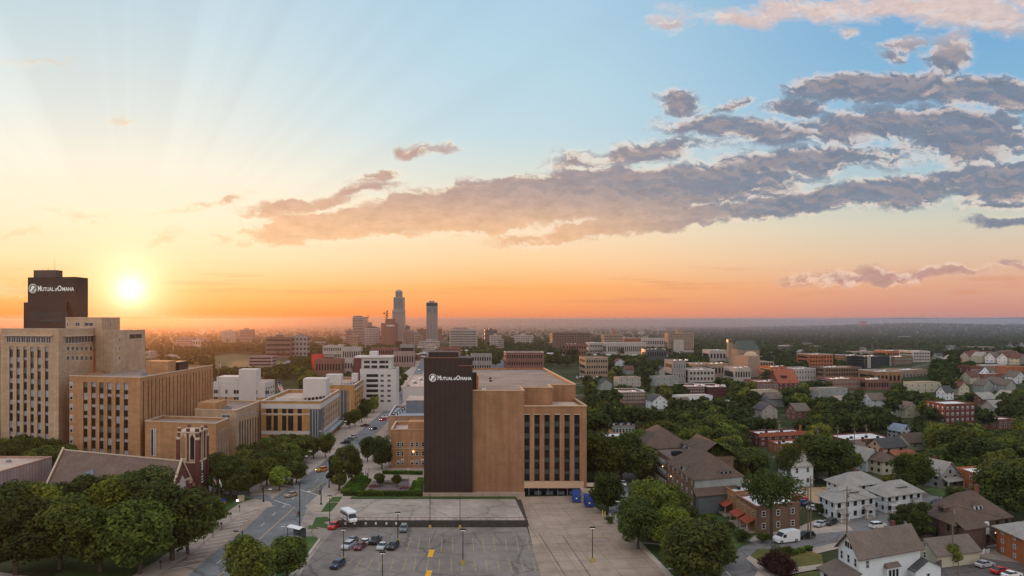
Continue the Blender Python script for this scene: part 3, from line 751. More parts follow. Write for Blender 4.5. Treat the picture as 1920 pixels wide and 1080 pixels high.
def text_pts(txt, w, h, shear=0.0, bold=.012):
    cu = bpy.data.curves.new('lettering', 'FONT'); cu.body = txt; cu.offset = bold; cu.resolution_u = 3
    o = bpy.data.objects.new('lettering', cu); me = bpy.data.meshes.new_from_object(o)
    P = [list(v.co) for v in me.vertices]; T = [tuple(p.vertices) for p in me.polygons]
    xs = [p[0] for p in P]; ys = [p[1] for p in P]; x0, x1, y0, y1 = min(xs), max(xs), min(ys), max(ys)
    P = [((p[0] - x0) / (x1 - x0) * w + shear * (p[1] - y0) / (y1 - y0) * h, (p[1] - y0) / (y1 - y0) * h) for p in P]
    bpy.data.objects.remove(o); bpy.data.meshes.remove(me); bpy.data.curves.remove(cu)
    return P, T
def wall_text(s, txt, u0, z0, w, h, d, mat, f='f', shear=0.0, parent=None, bold=.012, name='lettering'):
    P, T = text_pts(txt, w, h, shear, bold); b = s.mb()
    n = len(b.vs)
    for x, y in P:
        q = (u0 + x, -d, z0 + y) if f == 'f' else (s.W + d, u0 + x, z0 + y)
        b.vs.append(tuple(s.fr.p(*q)))
    for t_ in T: b.fs.append(tuple(n + i for i in t_)); b.ms.append(0)
    return b.build(name, mat, parent or s.e)
def insurer_sign(s, u0, z0, w, d):
    "round lion emblem followed by the two-word name in mixed capitals; w = full width"
    k = w / 128.0                                        # unit = 1/10 of the photographed sign
    def seg(t_, a, b_, h, zz, sh=0.0, bold=.02): wall_text(s, t_, u0 + a * k, z0 + zz * k, (b_ - a) * k, h * k, d, sign_white, shear=sh, bold=bold)
    seg('M', 32, 44, 17, 5.5); seg('UTUAL', 45, 88, 12, 5.5); seg('of', 90, 100, 14, 5.5, .35)
    seg('O', 101.5, 115, 17.4, 5.2); seg('MAHA', 117, 158, 12, 5.5)
    # emblem: ring broken at the lower right, a head in profile and three sweeping locks
    cx, cz, R = u0 + 14.5 * k, z0 + 14 * k, 14.5 * k
    b = s.mb()
    def arc(r0a, r1a, r0b, r1b, a0, a1, n=14, ox=0, oz=0):
        for i in range(n):
            t0, t1 = i / n, (i + 1) / n
            A0 = math.radians(a0 + (a1 - a0) * t0); A1 = math.radians(a0 + (a1 - a0) * t1)
            ri0 = r0a + (r0b - r0a) * t0; ro0 = r1a + (r1b - r1a) * t0; ri1 = r0a + (r0b - r0a) * t1; ro1 = r1a + (r1b - r1a) * t1
            b.poly([(cx + R * (ox + ri0 * math.cos(A0)), -d, cz + R * (oz + ri0 * math.sin(A0))), (cx + R * (ox + ri1 * math.cos(A1)), -d, cz + R * (oz + ri1 * math.sin(A1))),
                    (cx + R * (ox + ro1 * math.cos(A1)), -d, cz + R * (oz + ro1 * math.sin(A1))), (cx + R * (ox + ro0 * math.cos(A0)), -d, cz + R * (oz + ro0 * math.sin(A0)))][::-1])
    arc(.86, 1.0, .86, 1.0, 20, 300, 24)
    head = [(-.30, .52), (.02, .66), (.30, .55), (.42, .30), (.34, .10), (.16, .02), (.12, -.14), (-.02, -.20), (-.14, -.42), (-.42, -.62), (-.62, -.50), (-.60, -.20), (-.46, .05), (-.44, .30)]
    b.poly([(cx + R * x, -d - .003, cz + R * z) for x, z in head])
    arc(.40, .46, .62, .80, 40, -60, 8, .06, 0); arc(.60, .64, .86, 1.0, 30, -60, 8, .02, 0); arc(.22, .26, .45, .62, 10, -75, 7, .05, -.05); arc(.5, .56, .72, .86, -70, -150, 7, 0, 0)
    b.build('lion_emblem', sign_white, s.e)

# ------------------------------------------------------------------ the brick block with the dark tower, centre
c = Bd('office_building', 'brown brick office block with a windowless near-black tower at its left end', 'office building', 795, 930, 1100, 762, depth=100, yaw=0, vp=845)
W = c.W; U = lambda px: c.u('f', px); Z = lambda py: c.z('f', 0, py)
x_t = U(886); x_b = U(983); zr = Z(733)
b = c.mb()                                             # dark tower
b.box(-.0, x_t, -1.0, 13, 1.2, Z(671)); b.box(U(803), U(860), 1.5, 11, Z(671), Z(671) + 1.6)
b.build('tower', dark_metal, c.e)
b = c.mb(); b.box(U(861), x_t + .01, -1.02, -.9, Z(686), Z(686) + .25); b.box(-.05, U(860), -1.06, -.7, Z(671), Z(671) + .22); b.box(x_t - .25, x_t + .05, -1.05, 12, Z(686), Z(686) + .3)
b.build('tower_coping', M('rust_coping', (.22, .10, .06)), c.e)
insurer_sign(c, U(804.5), Z(713) - .3, (U(884) - U(804.5)) * .81, 1.08)
b = c.mb()
zl = Z(762)
b.box(x_t, x_b, 0, 10.5, 0, zr - .5); b.box(x_t, U(909), -.0, .35, zr - .5, zr); b.box(U(910.5), x_b, -.15, .35, 0.0, zr)
b.box(x_b - .4, x_b, .35, 10.9, zr - .5, zr)
xs1 = U(1034) * 1.045; xs2 = U(1075) * 1.09
b.box(x_t, xs1, 10.5, 20.5, 0, zr - .5); b.box(x_b, xs1, 10.5, 10.9, zr - .5, zr); b.box(xs1 - .4, xs1, 10.9, 20.5, zr - .5, zr)
b.box(x_t, xs2, 20.5, 104, 0, zr - .5); b.box(xs1, xs2, 20.5, 20.9, zr - .5, zr); b.box(xs2 - .5, xs2, 20.9, 104, zr - .5, zr + .15); b.box(x_t, xs2 - .5, 103.5, 104, zr - .5, zr + .3)
b.build('upper_wall', brown_brick, c.e)
b = c.mb(); b.box(x_t, x_b - .4, .35, 10.5, zr - .5, zr - .46); b.box(x_t, xs1 - .4, 10.9, 20.5, zr - .5, zr - .46); b.box(x_t + 1, xs2 - .5, 20.9, 103.5, zr - .5, zr - .46)
b.build('roof', gravel_roof, c.e)
b = c.mb(); q = .12
b.box(U(886), x_b + q, -.25, .4, zr, zr + .3); b.box(x_b, xs1 + q, 10.4, 10.95, zr, zr + .3); b.box(xs1, xs2 + q, 20.4, 20.95, zr, zr + .3)
b.box(xs2 - .45, xs2 + q, 20.95, 104, zr + .15, zr + .4); b.box(xs1 - .45, xs1 + q, 10.95, 20.4, zr, zr + .3); b.box(x_b - .4, x_b + q, .4, 10.4, zr, zr + .3)
b.box(x_b - q, W + q, -.25, .4, zl, zl + .3); b.box(W - .4, W + q, .4, 30, zl, zl + .3)
b.build('coping', M('tan_coping', (.50, .33, .21), var=.05), c.e)
# lower right block: piers between tall window bays over a recessed dock
T = .9; b = c.mb(); z_w1 = Z(777.5); z_w0 = Z(902.5)
bays = [(U(983.2 + 18.75 * i), U(983.2 + 18.75 * i + 10.2)) for i in range(6)]
b.box(x_b, W, T, 30, z_w0 - 1.9, zl - .8); b.box(x_b, W, 0, T, z_w1, zl - .8)
prev = x_b - .002
for a_, e_ in bays:
    if a_ - prev > .05: b.box(prev, a_, 0, T, z_w0, z_w1)
    prev = e_
b.box(prev, W, 0, T, 0, z_w1); b.box(x_b, W, 0, .4, zl - .8, zl); b.box(W - .4, W, .4, 30, zl - .8, zl)
b.box(x_b, W, 4.5, 30, 0, z_w0 - 1.9)
b.box(W - 1.2, W, T, 4.5, 0, z_w0 - 1.9)
b.build('window_block', brown_brick, c.e)
b = c.mb(); b.box(x_b, W - .4, .4, 30, zl - .8, zl - .76); b.build('lower_roof', pink_roof, c.e)
b = c.mb(); b.box(x_b, prev + 1.1, -.12, T, z_w0 - 1.9, z_w0 - .02); b.build('lintel', M('lintel_stone', (.50, .33, .22), var=.06), c.e)
per = (z_w1 - z_w0) / 5.6
for a_, e_ in bays:
    b = c.mb(); b.box(a_, e_, T - .1, T - .02, z_w0, z_w1, 0); b.build('spandrel', glass_g, c.e)
    b = c.mb(); b.box(a_ - .04, e_ + .04, -.06, .3, z_w1, z_w1 + .2); b.build('head_stone', trim, c.e)
    for j in range(6):
        z1_ = z_w1 - j * per; c.win('f', a_ + .06, e_ - .06, max(z_w0 + .05, z1_ - per * random.choice((.60, .64, .8))), z1_ - .08, 'k', off=T - .12)
dx0, dx1 = x_b + .1, W - 1.3
b = c.mb(); b.box(dx0, dx1, 4.3, 4.42, .1, z_w0 - 2.1); b.build('dock_glazing', M('dock_glass', (.03, .035, .04), rough=.4), c.e)
for i in range(6):
    x = dx0 + 1.2 + (dx1 - dx0 - 2.6) * i / 5; b = c.mb(); b.box(x, x + .16, .7, .9, 0, z_w0 - 1.9); b.build('dock_column', grey_m, c.e)
for i in range(4):
    x = dx0 + 3 + i * 3.3; b = c.mb(); b.box(x, x + 1.9, 1.4, 4.2, .1, 1.0); b.build('dock_leveller', M('dock_grey', (.12, .13, .16)), c.e)
b = c.mb(); b.box(-.3, x_b + .05, -1.25, -.16, 0, 1.2); b.build('plinth', M('plinth', (.36, .27, .21)), c.e)
# roof furniture: fin wall with orange sunlight put into its colour, boxes, vents
b = c.mb(); b.box(x_t + 1.6, x_t + 2.0, 3.5, 15, zr - .46, zr + 4.0); b.build('fin_wall', M('fin_sunlight_tint', (.62, .30, .14)), c.e)
b = c.mb(); b.box(x_t, x_t + 1.3, 3, 8, zr - .46, zr + 4.9); b.build('shaft_housing', dark_metal, c.e)
c.unit(U(905), 6, zr - .46, 1.2, 1.0, .8, white_m); c.unit(U(930), 40, zr - .46, .9, .9, .5, black_m, 'roof_vent'); c.unit(U(933), 52, zr - .46, .9, .9, .5, black_m, 'roof_vent'); c.unit(U(880), 70, zr - .46, 1.5, 1, .8, white_m)
c.done(); CB = c
FEET.append((c.fr.o.x + 23, 250, 36)); FEET.append((c.fr.o.x + 23, 300, 36))
keep(795, 985, 664, 925, 227); keep(985, 1100, 690, 925, 227)

# ------------------------------------------------------------------ the insurance campus, left
t_ = Bd('tower_building', 'tall dark brown tower behind the cream block, white lion sign at its top', 'office tower', 52, 780, 143, 520, side=165, vp=880, yaw=-10)
u = lambda px: t_.u('f', px); z = lambda py: t_.z('f', 0, py)
b = t_.mb(); b.box(0, t_.W, 0, t_.D, 0, z(520)); b.build('wall', dark_metal, t_.e)
b = t_.mb(); b.box(u(57), u(99), 3, 10, z(520), z(506)); b.build('penthouse', bronze_metal, t_.e)
b = t_.mb(); b.box(u(47.5), u(128), -1.6, 3, 0, z(567)); b.build('lower_stage', dark_metal, t_.e)
for i in range(15):
    x = u(62) + (u(131) - u(62)) * i / 15; t_.win('f', x, x + (u(64) - u(61)), z(597), z(585), 'n', off=-1.68)
t_.win('f', u(80), u(123), z(604), z(598), 'n', off=-1.68, name='window_band')
b = t_.mb()
for px, h in ((93.5, 6.8), (81, 2.5), (70, 1.2)):
    b = t_.mb(); b.cyl(u(px), 5, z(506), z(506) + h, .09, .04, 5); b.build('antenna', black_m, t_.e)
insurer_sign(t_, u(54), z(549.5), (u(139) - u(54)) * .81, .08)
t_.done()

a2 = Bd('office_building', 'twelve-storey cream stone office block at the left edge with six columns of windows', 'office building', 1, 850, 110, 617, side=179, vp=895, yaw=-20)
def campus(s, bays, zt, zb, nf, T=.5, cap=trim, wall=cream_stone, roof=gravel_roof, sbays=None, szt=None, szb=None, snf=None, par=.9):
    "stone block with piers and recessed columns of windows on the front (and right side)"
    b = s.mb(); z1 = s.h
    b.box(0, s.W - (T if sbays else 0), T, s.D, 0, z1 - par)
    prev = 0
    for a_, e_ in bays:
        b.box(prev, a_, 0, T, zb, zt); prev = e_
    b.box(prev, s.W, 0, T, zb, zt); b.box(0, s.W, 0, T, zt, z1 - par)
    if zb > .05: b.box(0, s.W, 0, T, 0, zb)
    if sbays:
        prev = T
        for a_, e_ in sbays: b.box(s.W - T, s.W, prev, a_, szb, szt); prev = e_
        b.box(s.W - T, s.W, prev, s.D, szb, szt); b.box(s.W - T, s.W, T, s.D, szt, z1 - par)
        if szb > .05: b.box(s.W - T, s.W, T, s.D, 0, szb)
    t4 = .4; b.box(0, s.W, 0, t4, z1 - par, z1); b.box(0, s.W, s.D - t4, s.D, z1 - par, z1); b.box(0, t4, t4, s.D - t4, z1 - par, z1); b.box(s.W - t4, s.W, t4, s.D - t4, z1 - par, z1)
    b.build('wall', wall, s.e)
    r = s.mb(); r.box(t4, s.W - t4, t4, s.D - t4, z1 - par, z1 - par + .04); r.build('roof', roof, s.e)
    r = s.mb(); q = .1; r.box(-q, s.W + q, -q, t4 + q, z1, z1 + .3); r.box(s.W - t4 - q, s.W + q, t4 + q, s.D, z1, z1 + .3); r.build('coping', cap, s.e)
    for a_, e_ in bays:
        for j in range(nf):
            z0_ = zb + (zt - zb) * j / nf; s.win('f', a_ + .02, e_ - .02, z0_ + .08, z0_ + (zt - zb) / nf - .02, random.choice('ccvuud'), off=T - .07)
    if sbays:
        for a_, e_ in sbays:
            bb = s.mb(); bb.box(s.W - T - .04, s.W - T + .03, a_, e_, szb, szt, 0)
            for j in range(snf):
                z0_ = szb + (szt - szb) * (j + .15) / snf; bb.box(s.W - T + .03, s.W - T + .06, a_ + .05, e_ - .05, z0_, z0_ + (szt - szb) / snf * .6, random.choice((1, 1, 2)))
            bb.build('window_strip', [spandrel_m, glass, blind], s.e)
def bays_px(s, f, L, wpx): return [(s.u(f, p), s.u(f, p + wpx)) for p in L]
campus(a2, bays_px(a2, 'f', [17.5, 30.6, 43.8, 56.8, 70, 84], 6.5), a2.z('f', 12, 650), .4, 10)
zc = a2.z('f', 10, 643)
for f, p0, p1 in (('f', 12, 96), ('r', 122, 175)):
    u0, u1 = a2.u(f, p0), a2.u(f, p1); zc = a2.z(f, (u0 + u1) / 2, 643); zt_ = a2.z(f, (u0 + u1) / 2, 630)
    b = a2.mb(); a2.fbox(b, f, u0 - 1, u1 + 1, zt_, zt_ + .35, 0, 1.2); b.build('canopy', trim, a2.e)
    n = 9
    for i in range(n):
        q0 = u0 + (u1 - u0) * i / n; a2.win(f, q0, q0 + (u1 - u0) / n - .15, zc, zt_ - .02, 'w')
for py in (658, 676):
    for i in range(6):
        u0 = a2.u('r', 125 + 8.6 * i); a2.win('r', u0, u0 + 1.9, a2.z('r', u0, py), a2.z('r', u0, py - 9), 'w')
a2.unit(3, 4, a2.h - .9, 3, 3, 1); a2.done()
# set-back penthouse and taller core of the same campus: own volumes of the block
a2b = Bd('office_building', 'tall plain cream stone core of the campus, one wide amber window near the top', 'office building', 179, 838, 207, 621, side=272, vp=895, yaw=-20)
a2b.body(cream_stone, gravel_roof, cap=trim)
u0 = a2b.u('r', 242); u1 = a2b.u('r', 266); a2b.win('r', u0, u1, a2b.z('r', u0, 636), a2b.z('r', u0, 626), 'w', name='window')
for py in (636, 653, 671): u0 = a2b.u('r', 223); a2b.win('r', u0, u0 + 1.2, a2b.z('r', u0, py + 4), a2b.z('r', u0, py - 3), 'w')
a2b.done()
a2c = Bd('penthouse_block', 'cream stone penthouse stage on top of the campus blocks', 'penthouse', 123, 790, 190, 596, side=225, vp=895, yaw=-20, dist=322)
a2c.body(cream_stone, gravel_roof, cap=trim, z0=a2c.h - 12)
for px, w in ((125, 4), (141, 9), (158, 17)): u0 = a2c.u('f', px); a2c.win('f', u0, a2c.u('f', px + w), a2c.z('f', u0, 612), a2c.z('f', u0, 604), 'w')
u0 = a2c.u('r', 206); a2c.win('r', u0, u0 + 1.2, a2c.z('r', u0, 612), a2c.z('r', u0, 604), 'w'); a2c.done()

a3 = Bd('office_building', 'orange brick and stone office wing with six window columns, dark penthouse on its flat roof', 'office building', 130, 862, 263, 705, side=399, vp=895, yaw=-18)
sb = [(a3.u('r', 266 + p), a3.u('r', 266 + p) + .95) for p in [2, 11, 17.5, 25, 32, 38, 45, 51, 59, 66, 72, 78, 83.5, 90, 96, 101, 107, 113, 118, 123, 128]]
campus(a3, bays_px(a3, 'f', [156, 171, 186, 201, 216.5, 232], 8), a3.z('f', 15, 717), .6, 7, wall=M('amber_stone', (.39, .205, .10), kind='stone', scale=.15), sbays=sb, szt=a3.z('r', 30, 705), szb=.8, snf=7)
for j in range(7): a3.win('f', a3.u('f', 131), a3.u('f', 136.5), 2 + j * 3.9, 4.4 + j * 3.9, 'h')
zr3 = a3.h - .9
b = a3.mb(); b.box(a3.W - 13, a3.W - 2.5, 30, 38, zr3, zr3 + 5); b.build('penthouse', M('amber_stone', (1, 1, 1)), a3.e)
b = a3.mb(); b.box(a3.W - 5.5, a3.W - .9, 38, 48, zr3, zr3 + 4.4); b.build('plant_screen', dark_metal, a3.e)
a3.unit(a3.W - 10, 20, zr3, 2, 1.6, 1); a3.unit(3, 70, zr3, 2, 2, 1.6, white_m); a3.done()

a4 = Bd('office_building', 'low orange stone annex in front of the long office wing', 'office building', 272, 872, 405, 790, side=430, vp=880, yaw=-14)
a4.body(M('amber_stone', (1, 1, 1)), gravel_roof, cap=trim)
a4.win('f', a4.u('f', 283), a4.u('f', 292), a4.z('f', 3, 855), a4.z('f', 3, 804), 'h', name='window')
for px in (409, 414, 419, 424): u0 = a4.u('r', px); a4.win('r', u0, u0 + .9, 1.5, a4.h - 3, 'w')
a4.done()
a4b = Bd('office_building', 'stepped tan stone block with tall narrow windows facing the avenue', 'office building', 366, 855, 443, 768, side=489, vp=880, yaw=-12)
a4b.body(cream_stone, gravel_roof, cap=trim)
a4b.win('f', a4b.u('f', 416), a4b.u('f', 432), a4b.z('f', 10, 787), a4b.z('f', 10, 777), 's')
for i in range(8):
    u0 = a4b.u('r', 449 + 4.9 * i); a4b.win('r', u0, u0 + 1.1, 1.5, a4b.z('r', u0, 790 - i * 1.2), 'k'); a4b.win('r', u0, u0 + 1, a4b.z('r', u0, 782 - i), a4b.z('r', u0, 777 - i), 'w')
zz = a4b.h - .9; b = a4b.mb(); b.box(.5, 7.5, 2, 16, zz, zz + 3.2); b.build('penthouse', M('amber_stone', (1, 1, 1)), a4b.e)
b = a4b.mb(); b.cyl(7, 9, zz + 3.2, zz + 9, .06, .05, 5); b.build('flagpole', black_m, a4b.e); a4b.unit(9, 8, zz); a4b.done()
keep(272, 400, 790, 850, 270)

# church
O = at(341, 208); ch = thing('church', 'brown brick church with long shingle roof and stone-trimmed gable facing the avenue', 'church', O)
0; fr = Fr.rot(O, 180 - 24)      # local x runs back along the nave, y toward the viewer side
L_, HW, EV, RG = 45, 8.6, 5.4, 13.2
ux = Vector((-math.cos(math.radians(24)), math.sin(math.radians(24)), 0)); vd_ = vp_dir(860); fr = Fr(O, (ux.x, ux.y), (-vd_.x, -vd_.y))
b = MB(fr)
b.poly([(0, -HW, 0), (0, HW, 0), (0, HW, EV), (0, 0, RG + .4), (0, -HW, EV)][::-1]); b.poly([(L_, -HW, 0), (L_, HW, 0), (L_, HW, EV), (L_, 0, RG + .4), (L_, -HW, EV)])
b.poly([(0, -HW, 0), (L_, -HW, 0), (L_, -HW, EV), (0, -HW, EV)][::-1]); b.poly([(0, HW, 0), (L_, HW, 0), (L_, HW, EV), (0, HW, EV)])
b.build('wall', red_brick, ch)
b = MB(fr)
for sg in (-1, 1):
    b.poly([(.3, sg * (HW + .5), EV - .35), (L_ - .3, sg * (HW + .5), EV - .35), (L_ - .3, 0, RG), (.3, 0, RG)])
b.build('roof', M('church_shingle', (.145, .10, .082), kind='shingle'), ch)
b = MB(fr)
for x in (-.25, L_ - .3):
    for sg in (-1, 1): b.hexa([(x, sg * (HW + .6), EV - .2), (x + .6, sg * (HW + .6), EV - .2), (x + .6, 0, RG + .2), (x, 0, RG + .2)], [(x, sg * (HW + .6), EV + .4), (x + .6, sg * (HW + .6), EV + .4), (x + .6, 0, RG + .9), (x, 0, RG + .9)])
b.box(.3, L_ - .3, -.15, .15, RG, RG + .3)
for sg in (-1, 1):
    b.box(-.8, .2, sg * HW - .5, sg * HW + .5, EV - .3, EV + .6); b.box(-.8, .2, sg * HW * .62 - .5, sg * HW * .62 + .5, EV + 1.2, EV + 2.2) 
b.hexa([(-.12, -HW * .75, RG * .58), (-.12, HW * .75, RG * .58), (.05, HW * .75, RG * .58), (.05, -HW * .75, RG * .58)], [(-.12, -HW * .75, RG * .58 + .4), (-.12, HW * .75, RG * .58 + .4), (.05, HW * .75, RG * .58 + .4), (.05, -HW * .75, RG * .58 + .4)])
b.build('stone_trim', trim, ch)
b = MB(fr); pts = [(-2.6, 0), (2.6, 0), (2.6, 5.6), (1.9, 7.2), (0, 8.6), (-1.9, 7.2), (-2.6, 5.6)]
b.hexa([(-.22, y, z_ + 1) for y, z_ in pts], [(-.05, y, z_ + 1) for y, z_ in pts]); w_ = b.build('window', M('tracery', (.42, .36, .33)), ch)
b = MB(fr)
for y in (-1.7, 0, 1.7): b.box(-.27, -.2, y - .55, y + .55, 1.6, 6.5)
b.build('pane', glass, w_)
# cross gable on the viewer's side (y negative or positive toward camera)
sgn = 1
b = MB(fr); x0, x1, yo = 27, 33.5, sgn * (HW + 4)
b.poly([(x0, yo, 0), (x1, yo, 0), (x1, yo, EV - .5), ((x0 + x1) / 2, yo, EV + 4.2), (x0, yo, EV - .5)]); b.poly([(x0, yo, 0), (x0, 0, 0), (x0, 0, EV), (x0, yo, EV - .5)]); b.poly([(x1, yo, 0), (x1, 0, 0), (x1, 0, EV), (x1, yo, EV - .5)])
b.build('porch_wall', red_brick, ch)
b = MB(fr); xm = (x0 + x1) / 2
b.poly([(x0 - .4, yo, EV - .8), (xm, yo, EV + 4.3), (xm, sgn * 3, EV + 4.3), (x0 - .4, sgn * 6, EV - .8)]); b.poly([(x1 + .4, yo, EV - .8), (xm, yo, EV + 4.3), (xm, sgn * 3, EV + 4.3), (x1 + .4, sgn * 6, EV - .8)])
b.build('porch_roof', slate_roof, ch)
keep(130, 350, 840, 885, 215)
for i in range(6): q = fr.o + fr.p(L_ * i / 5, 0, 0); FEET.append((q.x, q.y, 11))

bt = Bd('bell_tower', 'square brown brick bell tower with pale pointed openings and stepped stone parapet', 'bell tower', 333, 945, 371, 803, side=389, vp=860, yaw=-12, clear=False)
T = .8; b = bt.mb(); zb0, zb1 = bt.z('f', 0, 866), bt.z('f', 0, 820)
W, Dp = bt.W, bt.D
b.box(0, W, 0, Dp, 0, zb0); b.box(0, W, 0, Dp, zb1 + 1.2, bt.h - 1.2)
for x, y in ((0, 0), (W - T, 0), (0, Dp - T), (W - T, Dp - T)): b.box(x, x + T, y, y + T, zb0, zb1 + 1.2)
b.box(W / 2 - .35, W / 2 + .35, 0, T, zb0, zb1 + 1.2); b.box(W / 2 - .35, W / 2 + .35, Dp - T, Dp, zb0, zb1 + 1.2)
b.box(W - T, W, Dp / 2 - .35, Dp / 2 + .35, zb0, zb1 + 1.2)
for x in (0, W - .9, W / 2 - .5):
    b.box(x, x + (.9 if x != W / 2 - .5 else 1), 0, .5, bt.h - 1.2, bt.h)
for x in (0, W - .9): b.box(x, x + .9, Dp - .5, Dp, bt.h - 1.2, bt.h)
for y in (.5, Dp / 2 - .4): b.box(W - .5, W, y, y + .8, bt.h - 1.2, bt.h)
for x, y in ((-.35, -.35), (W - .75, -.35), (W - .75, Dp - .75), (-.35, Dp - .75)): b.box(x, x + 1.1, y, y + 1.1, 0, zb1 - .5)
b.build('wall', red_brick, bt.e)
b = bt.mb(); b.box(-.12, W + .12, -.12, Dp + .12, zb1 + 1.25, zb1 + 1.6); b.box(-.1, W + .1, -.1, Dp + .1, zb0 - .2, zb0 + .05)
for x, y in ((-.4, -.4), (W - .8, -.4), (W - .8, Dp - .8)): b.box(x, x + 1.2, y, y + 1.2, zb1 - .5, zb1 + .1)
for x in (0, W - .9, W / 2 - .5): b.box(x - .05, x + 1, -.06, .55, bt.h, bt.h + .25)
for y in (.5, Dp / 2 - .4): b.box(W - .55, W + .06, y - .05, y + .85, bt.h, bt.h + .25)
b.build('stone_trim', trim, bt.e)
for x0_, x1_ in ((T, W / 2 - .35), (W / 2 + .35, W - T)):
    b = bt.mb(); k = .28; zt = zb1 + 1.2
    b.box(x0_, x0_ + k, .05, .5, zb0, zt); b.box(x1_ - k, x1_, .05, .5, zb0, zt)
    xm = (x0_ + x1_) / 2
    b.hexa([(x0_ + k, .05, zt - 1.3), (x0_ + k, .5, zt - 1.3), (x0_ + k, .5, zt), (x0_ + k, .05, zt)][::-1], [(xm, .05, zt - .25), (xm, .5, zt - .25), (xm, .5, zt), (xm, .05, zt)][::-1])
    b.hexa([(x1_ - k, .05, zt - 1.3), (x1_ - k, .5, zt - 1.3), (x1_ - k, .5, zt), (x1_ - k, .05, zt)], [(xm, .05, zt - .25), (xm, .5, zt - .25), (xm, .5, zt), (xm, .05, zt)])
    b.build('arch_surround', trim, bt.e)
b = bt.mb(); b.box(T + .2, W - T - .2, Dp * .5, Dp * .5 + .3, zb0, zb1 + 1.1); b.build('louvre', M('belfry_dark', (.04, .03, .03)), bt.e)
for y0_ in (T, Dp / 2 + .35):
    b = bt.mb(); b.box(W - .35, W + .03, y0_, y0_ + .3, zb0, zb1 + 1.2); b.box(W - .35, W + .03, y0_ + Dp / 2 - T - .65, y0_ + Dp / 2 - T - .35, zb0, zb1 + 1.2); b.build('arch_surround', trim, bt.e)
# pale emblem and short lines of lettering down the side facing the avenue
b = bt.mb(); zc = bt.z('r', 1, 868); ym = Dp * .42
b.box(W + .03, W + .08, ym - .12, ym + .12, zc - 2.6, zc)
for q in (-1, 1):
    for j in range(3): b.box(W + .03, W + .08, ym + q * .5 - .18, ym + q * .5 + .18, zc - .7 - j * .7, zc - .35 - j * .7)
b.build('emblem', sign_white, bt.e)
b = bt.mb()
for j, w_ in enumerate((.8, 2.0, 1.4, 1.7)): b.box(W + .03, W + .07, ym - w_ / 2 + .1, ym + w_ / 2 + .1, zc - 3.6 - j * .72, zc - 3.3 - j * .72)
b.build('lettering', sign_white, bt.e)
bt.done(); keep(333, 392, 800, 925, 217)

# flat-roofed hall at the left edge
p0 = at(97, 233); hl = thing('hall_building', 'flat-roofed hall with ribbed mauve walls and a pale roof, cut by the left edge', 'hall', p0)
0; zr = zat(857, 233); fr = Fr(p0, (-1, .03), (-.02, -1))
b = MB(fr); b.box(0, 60, 0, 34, zr - 7, zr - .5); b.box(0, 60, 0, .4, zr - .5, zr); b.box(0, .4, .4, 34, zr - .5, zr); b.build('wall', mauve_metal, hl)
b = MB(fr); b.box(.4, 60, .4, 34, zr - .5, zr - .4); b.build('roof', pink_roof, hl)
b = MB(fr); b.box(-.12, 60, -.12, .45, zr, zr + .2); b.box(-.12, .45, .45, 34, zr, zr + .2); b.build('coping', M('rose_coping', (.40, .22, .16)), hl)
b = MB(fr); b.box(5, 55, 4, 30, 0, zr - 7); b.build('base_wall', yellow_brick, hl)
for i, (x, y) in enumerate(((8, 6), (11, 9), (15, 5), (20, 12), (10, 14))):
    b = MB(fr); b.box(x, x + 1, y, y + 1, zr - .4, zr + .3 + .3 * (i % 2)); b.build('roof_vent', white_m if i % 2 else grey_m, hl)
keep(0, 98, 845, 890, 215)
for x in (0, 15, 30, 45): q = p0 + fr.p(x, 15, 0); FEET.append((q.x, q.y, 20))

# ------------------------------------------------------------------ apartments and shops along the avenue
c1 = Bd('apartment_building', 'orange and cream five-storey apartment block with dark glass corner bay', 'apartment building', 490, 833, 601, 752, side=636, vp=850, yaw=-3)
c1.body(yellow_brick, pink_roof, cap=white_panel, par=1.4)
u = lambda p: c1.u('f', p); z = lambda p: c1.z('f', 0, p)
b = c1.mb(); c1.fbox(b, 'f', 0, c1.W, z(766), z(757), 0, .12); c1.fbox(b, 'f', 0, c1.W, z(814), z(808), 0, .12); c1.fbox(b, 'f', 0, u(581), z(777), z(775), 0, .10)
c1.fbox(b, 'r', 0, c1.D, z(766), z(757), 0, .12); c1.fbox(b, 'r', 0, c1.D, z(814), z(808), 0, .12); b.build('cream_band', white_panel, c1.e)
for j, zz in enumerate((z(806), z(797), z(788), z(774))):
    for px, w in ((499, 10), (513, 8), (529, 8), (540, 10), (558, 8)): c1.win('f', u(px), u(px + w), zz - .2, zz + 1.9, 'k')
b = c1.mb(); b.box(u(581), c1.W + .25, -.2, 6, z(830), z(767)); b.build('corner_glazing', glass_sky, c1.e)
for px in (586, 591, 596): b = c1.mb(); b.box(u(px), u(px) + .15, -.28, -.2, z(830), z(767)); b.build('mullion', frame_m, c1.e)
for i in range(9):
    q = 6 + (c1.D - 7) * i / 9
    for j in range(4): c1.win('r', q + .8, q + 3.2, 4.8 + j * 3, 6.9 + j * 3, 'k')
    b = c1.mb(); c1.fbox(b, 'r', q - .3, q + .3, 3.6, c1.h - 2.6, 0, .25); b.build('pilaster', white_panel, c1.e)
for px, w in ((504, 19), (539, 24), (577, 20)): c1.win('f', u(px), u(px + w), .4, z(816), 'k', name='shop_window')
b = c1.mb(); c1.fbox(b, 'r', 4, c1.D, 3.0, 3.3, 0, 2.2); b.build('street_canopy', blue_roof, c1.e)
zq = c1.h - 1.4; b = c1.mb(); b.box(c1.W - 13, c1.W - 6, .6, 5, zq, zq + 1.6); b.build('roof_box', yellow_brick, c1.e)
for i in range(7): c1.unit(c1.W - 11 + i * 1.3, 14 + i * 1.8, zq, 1.1, 1.2, 1.0, black_m)
b = c1.mb(); b.box(4, c1.W - 9, 8, 9, zq, zq + 2.0); b.build('parapet_wall', white_panel, c1.e)
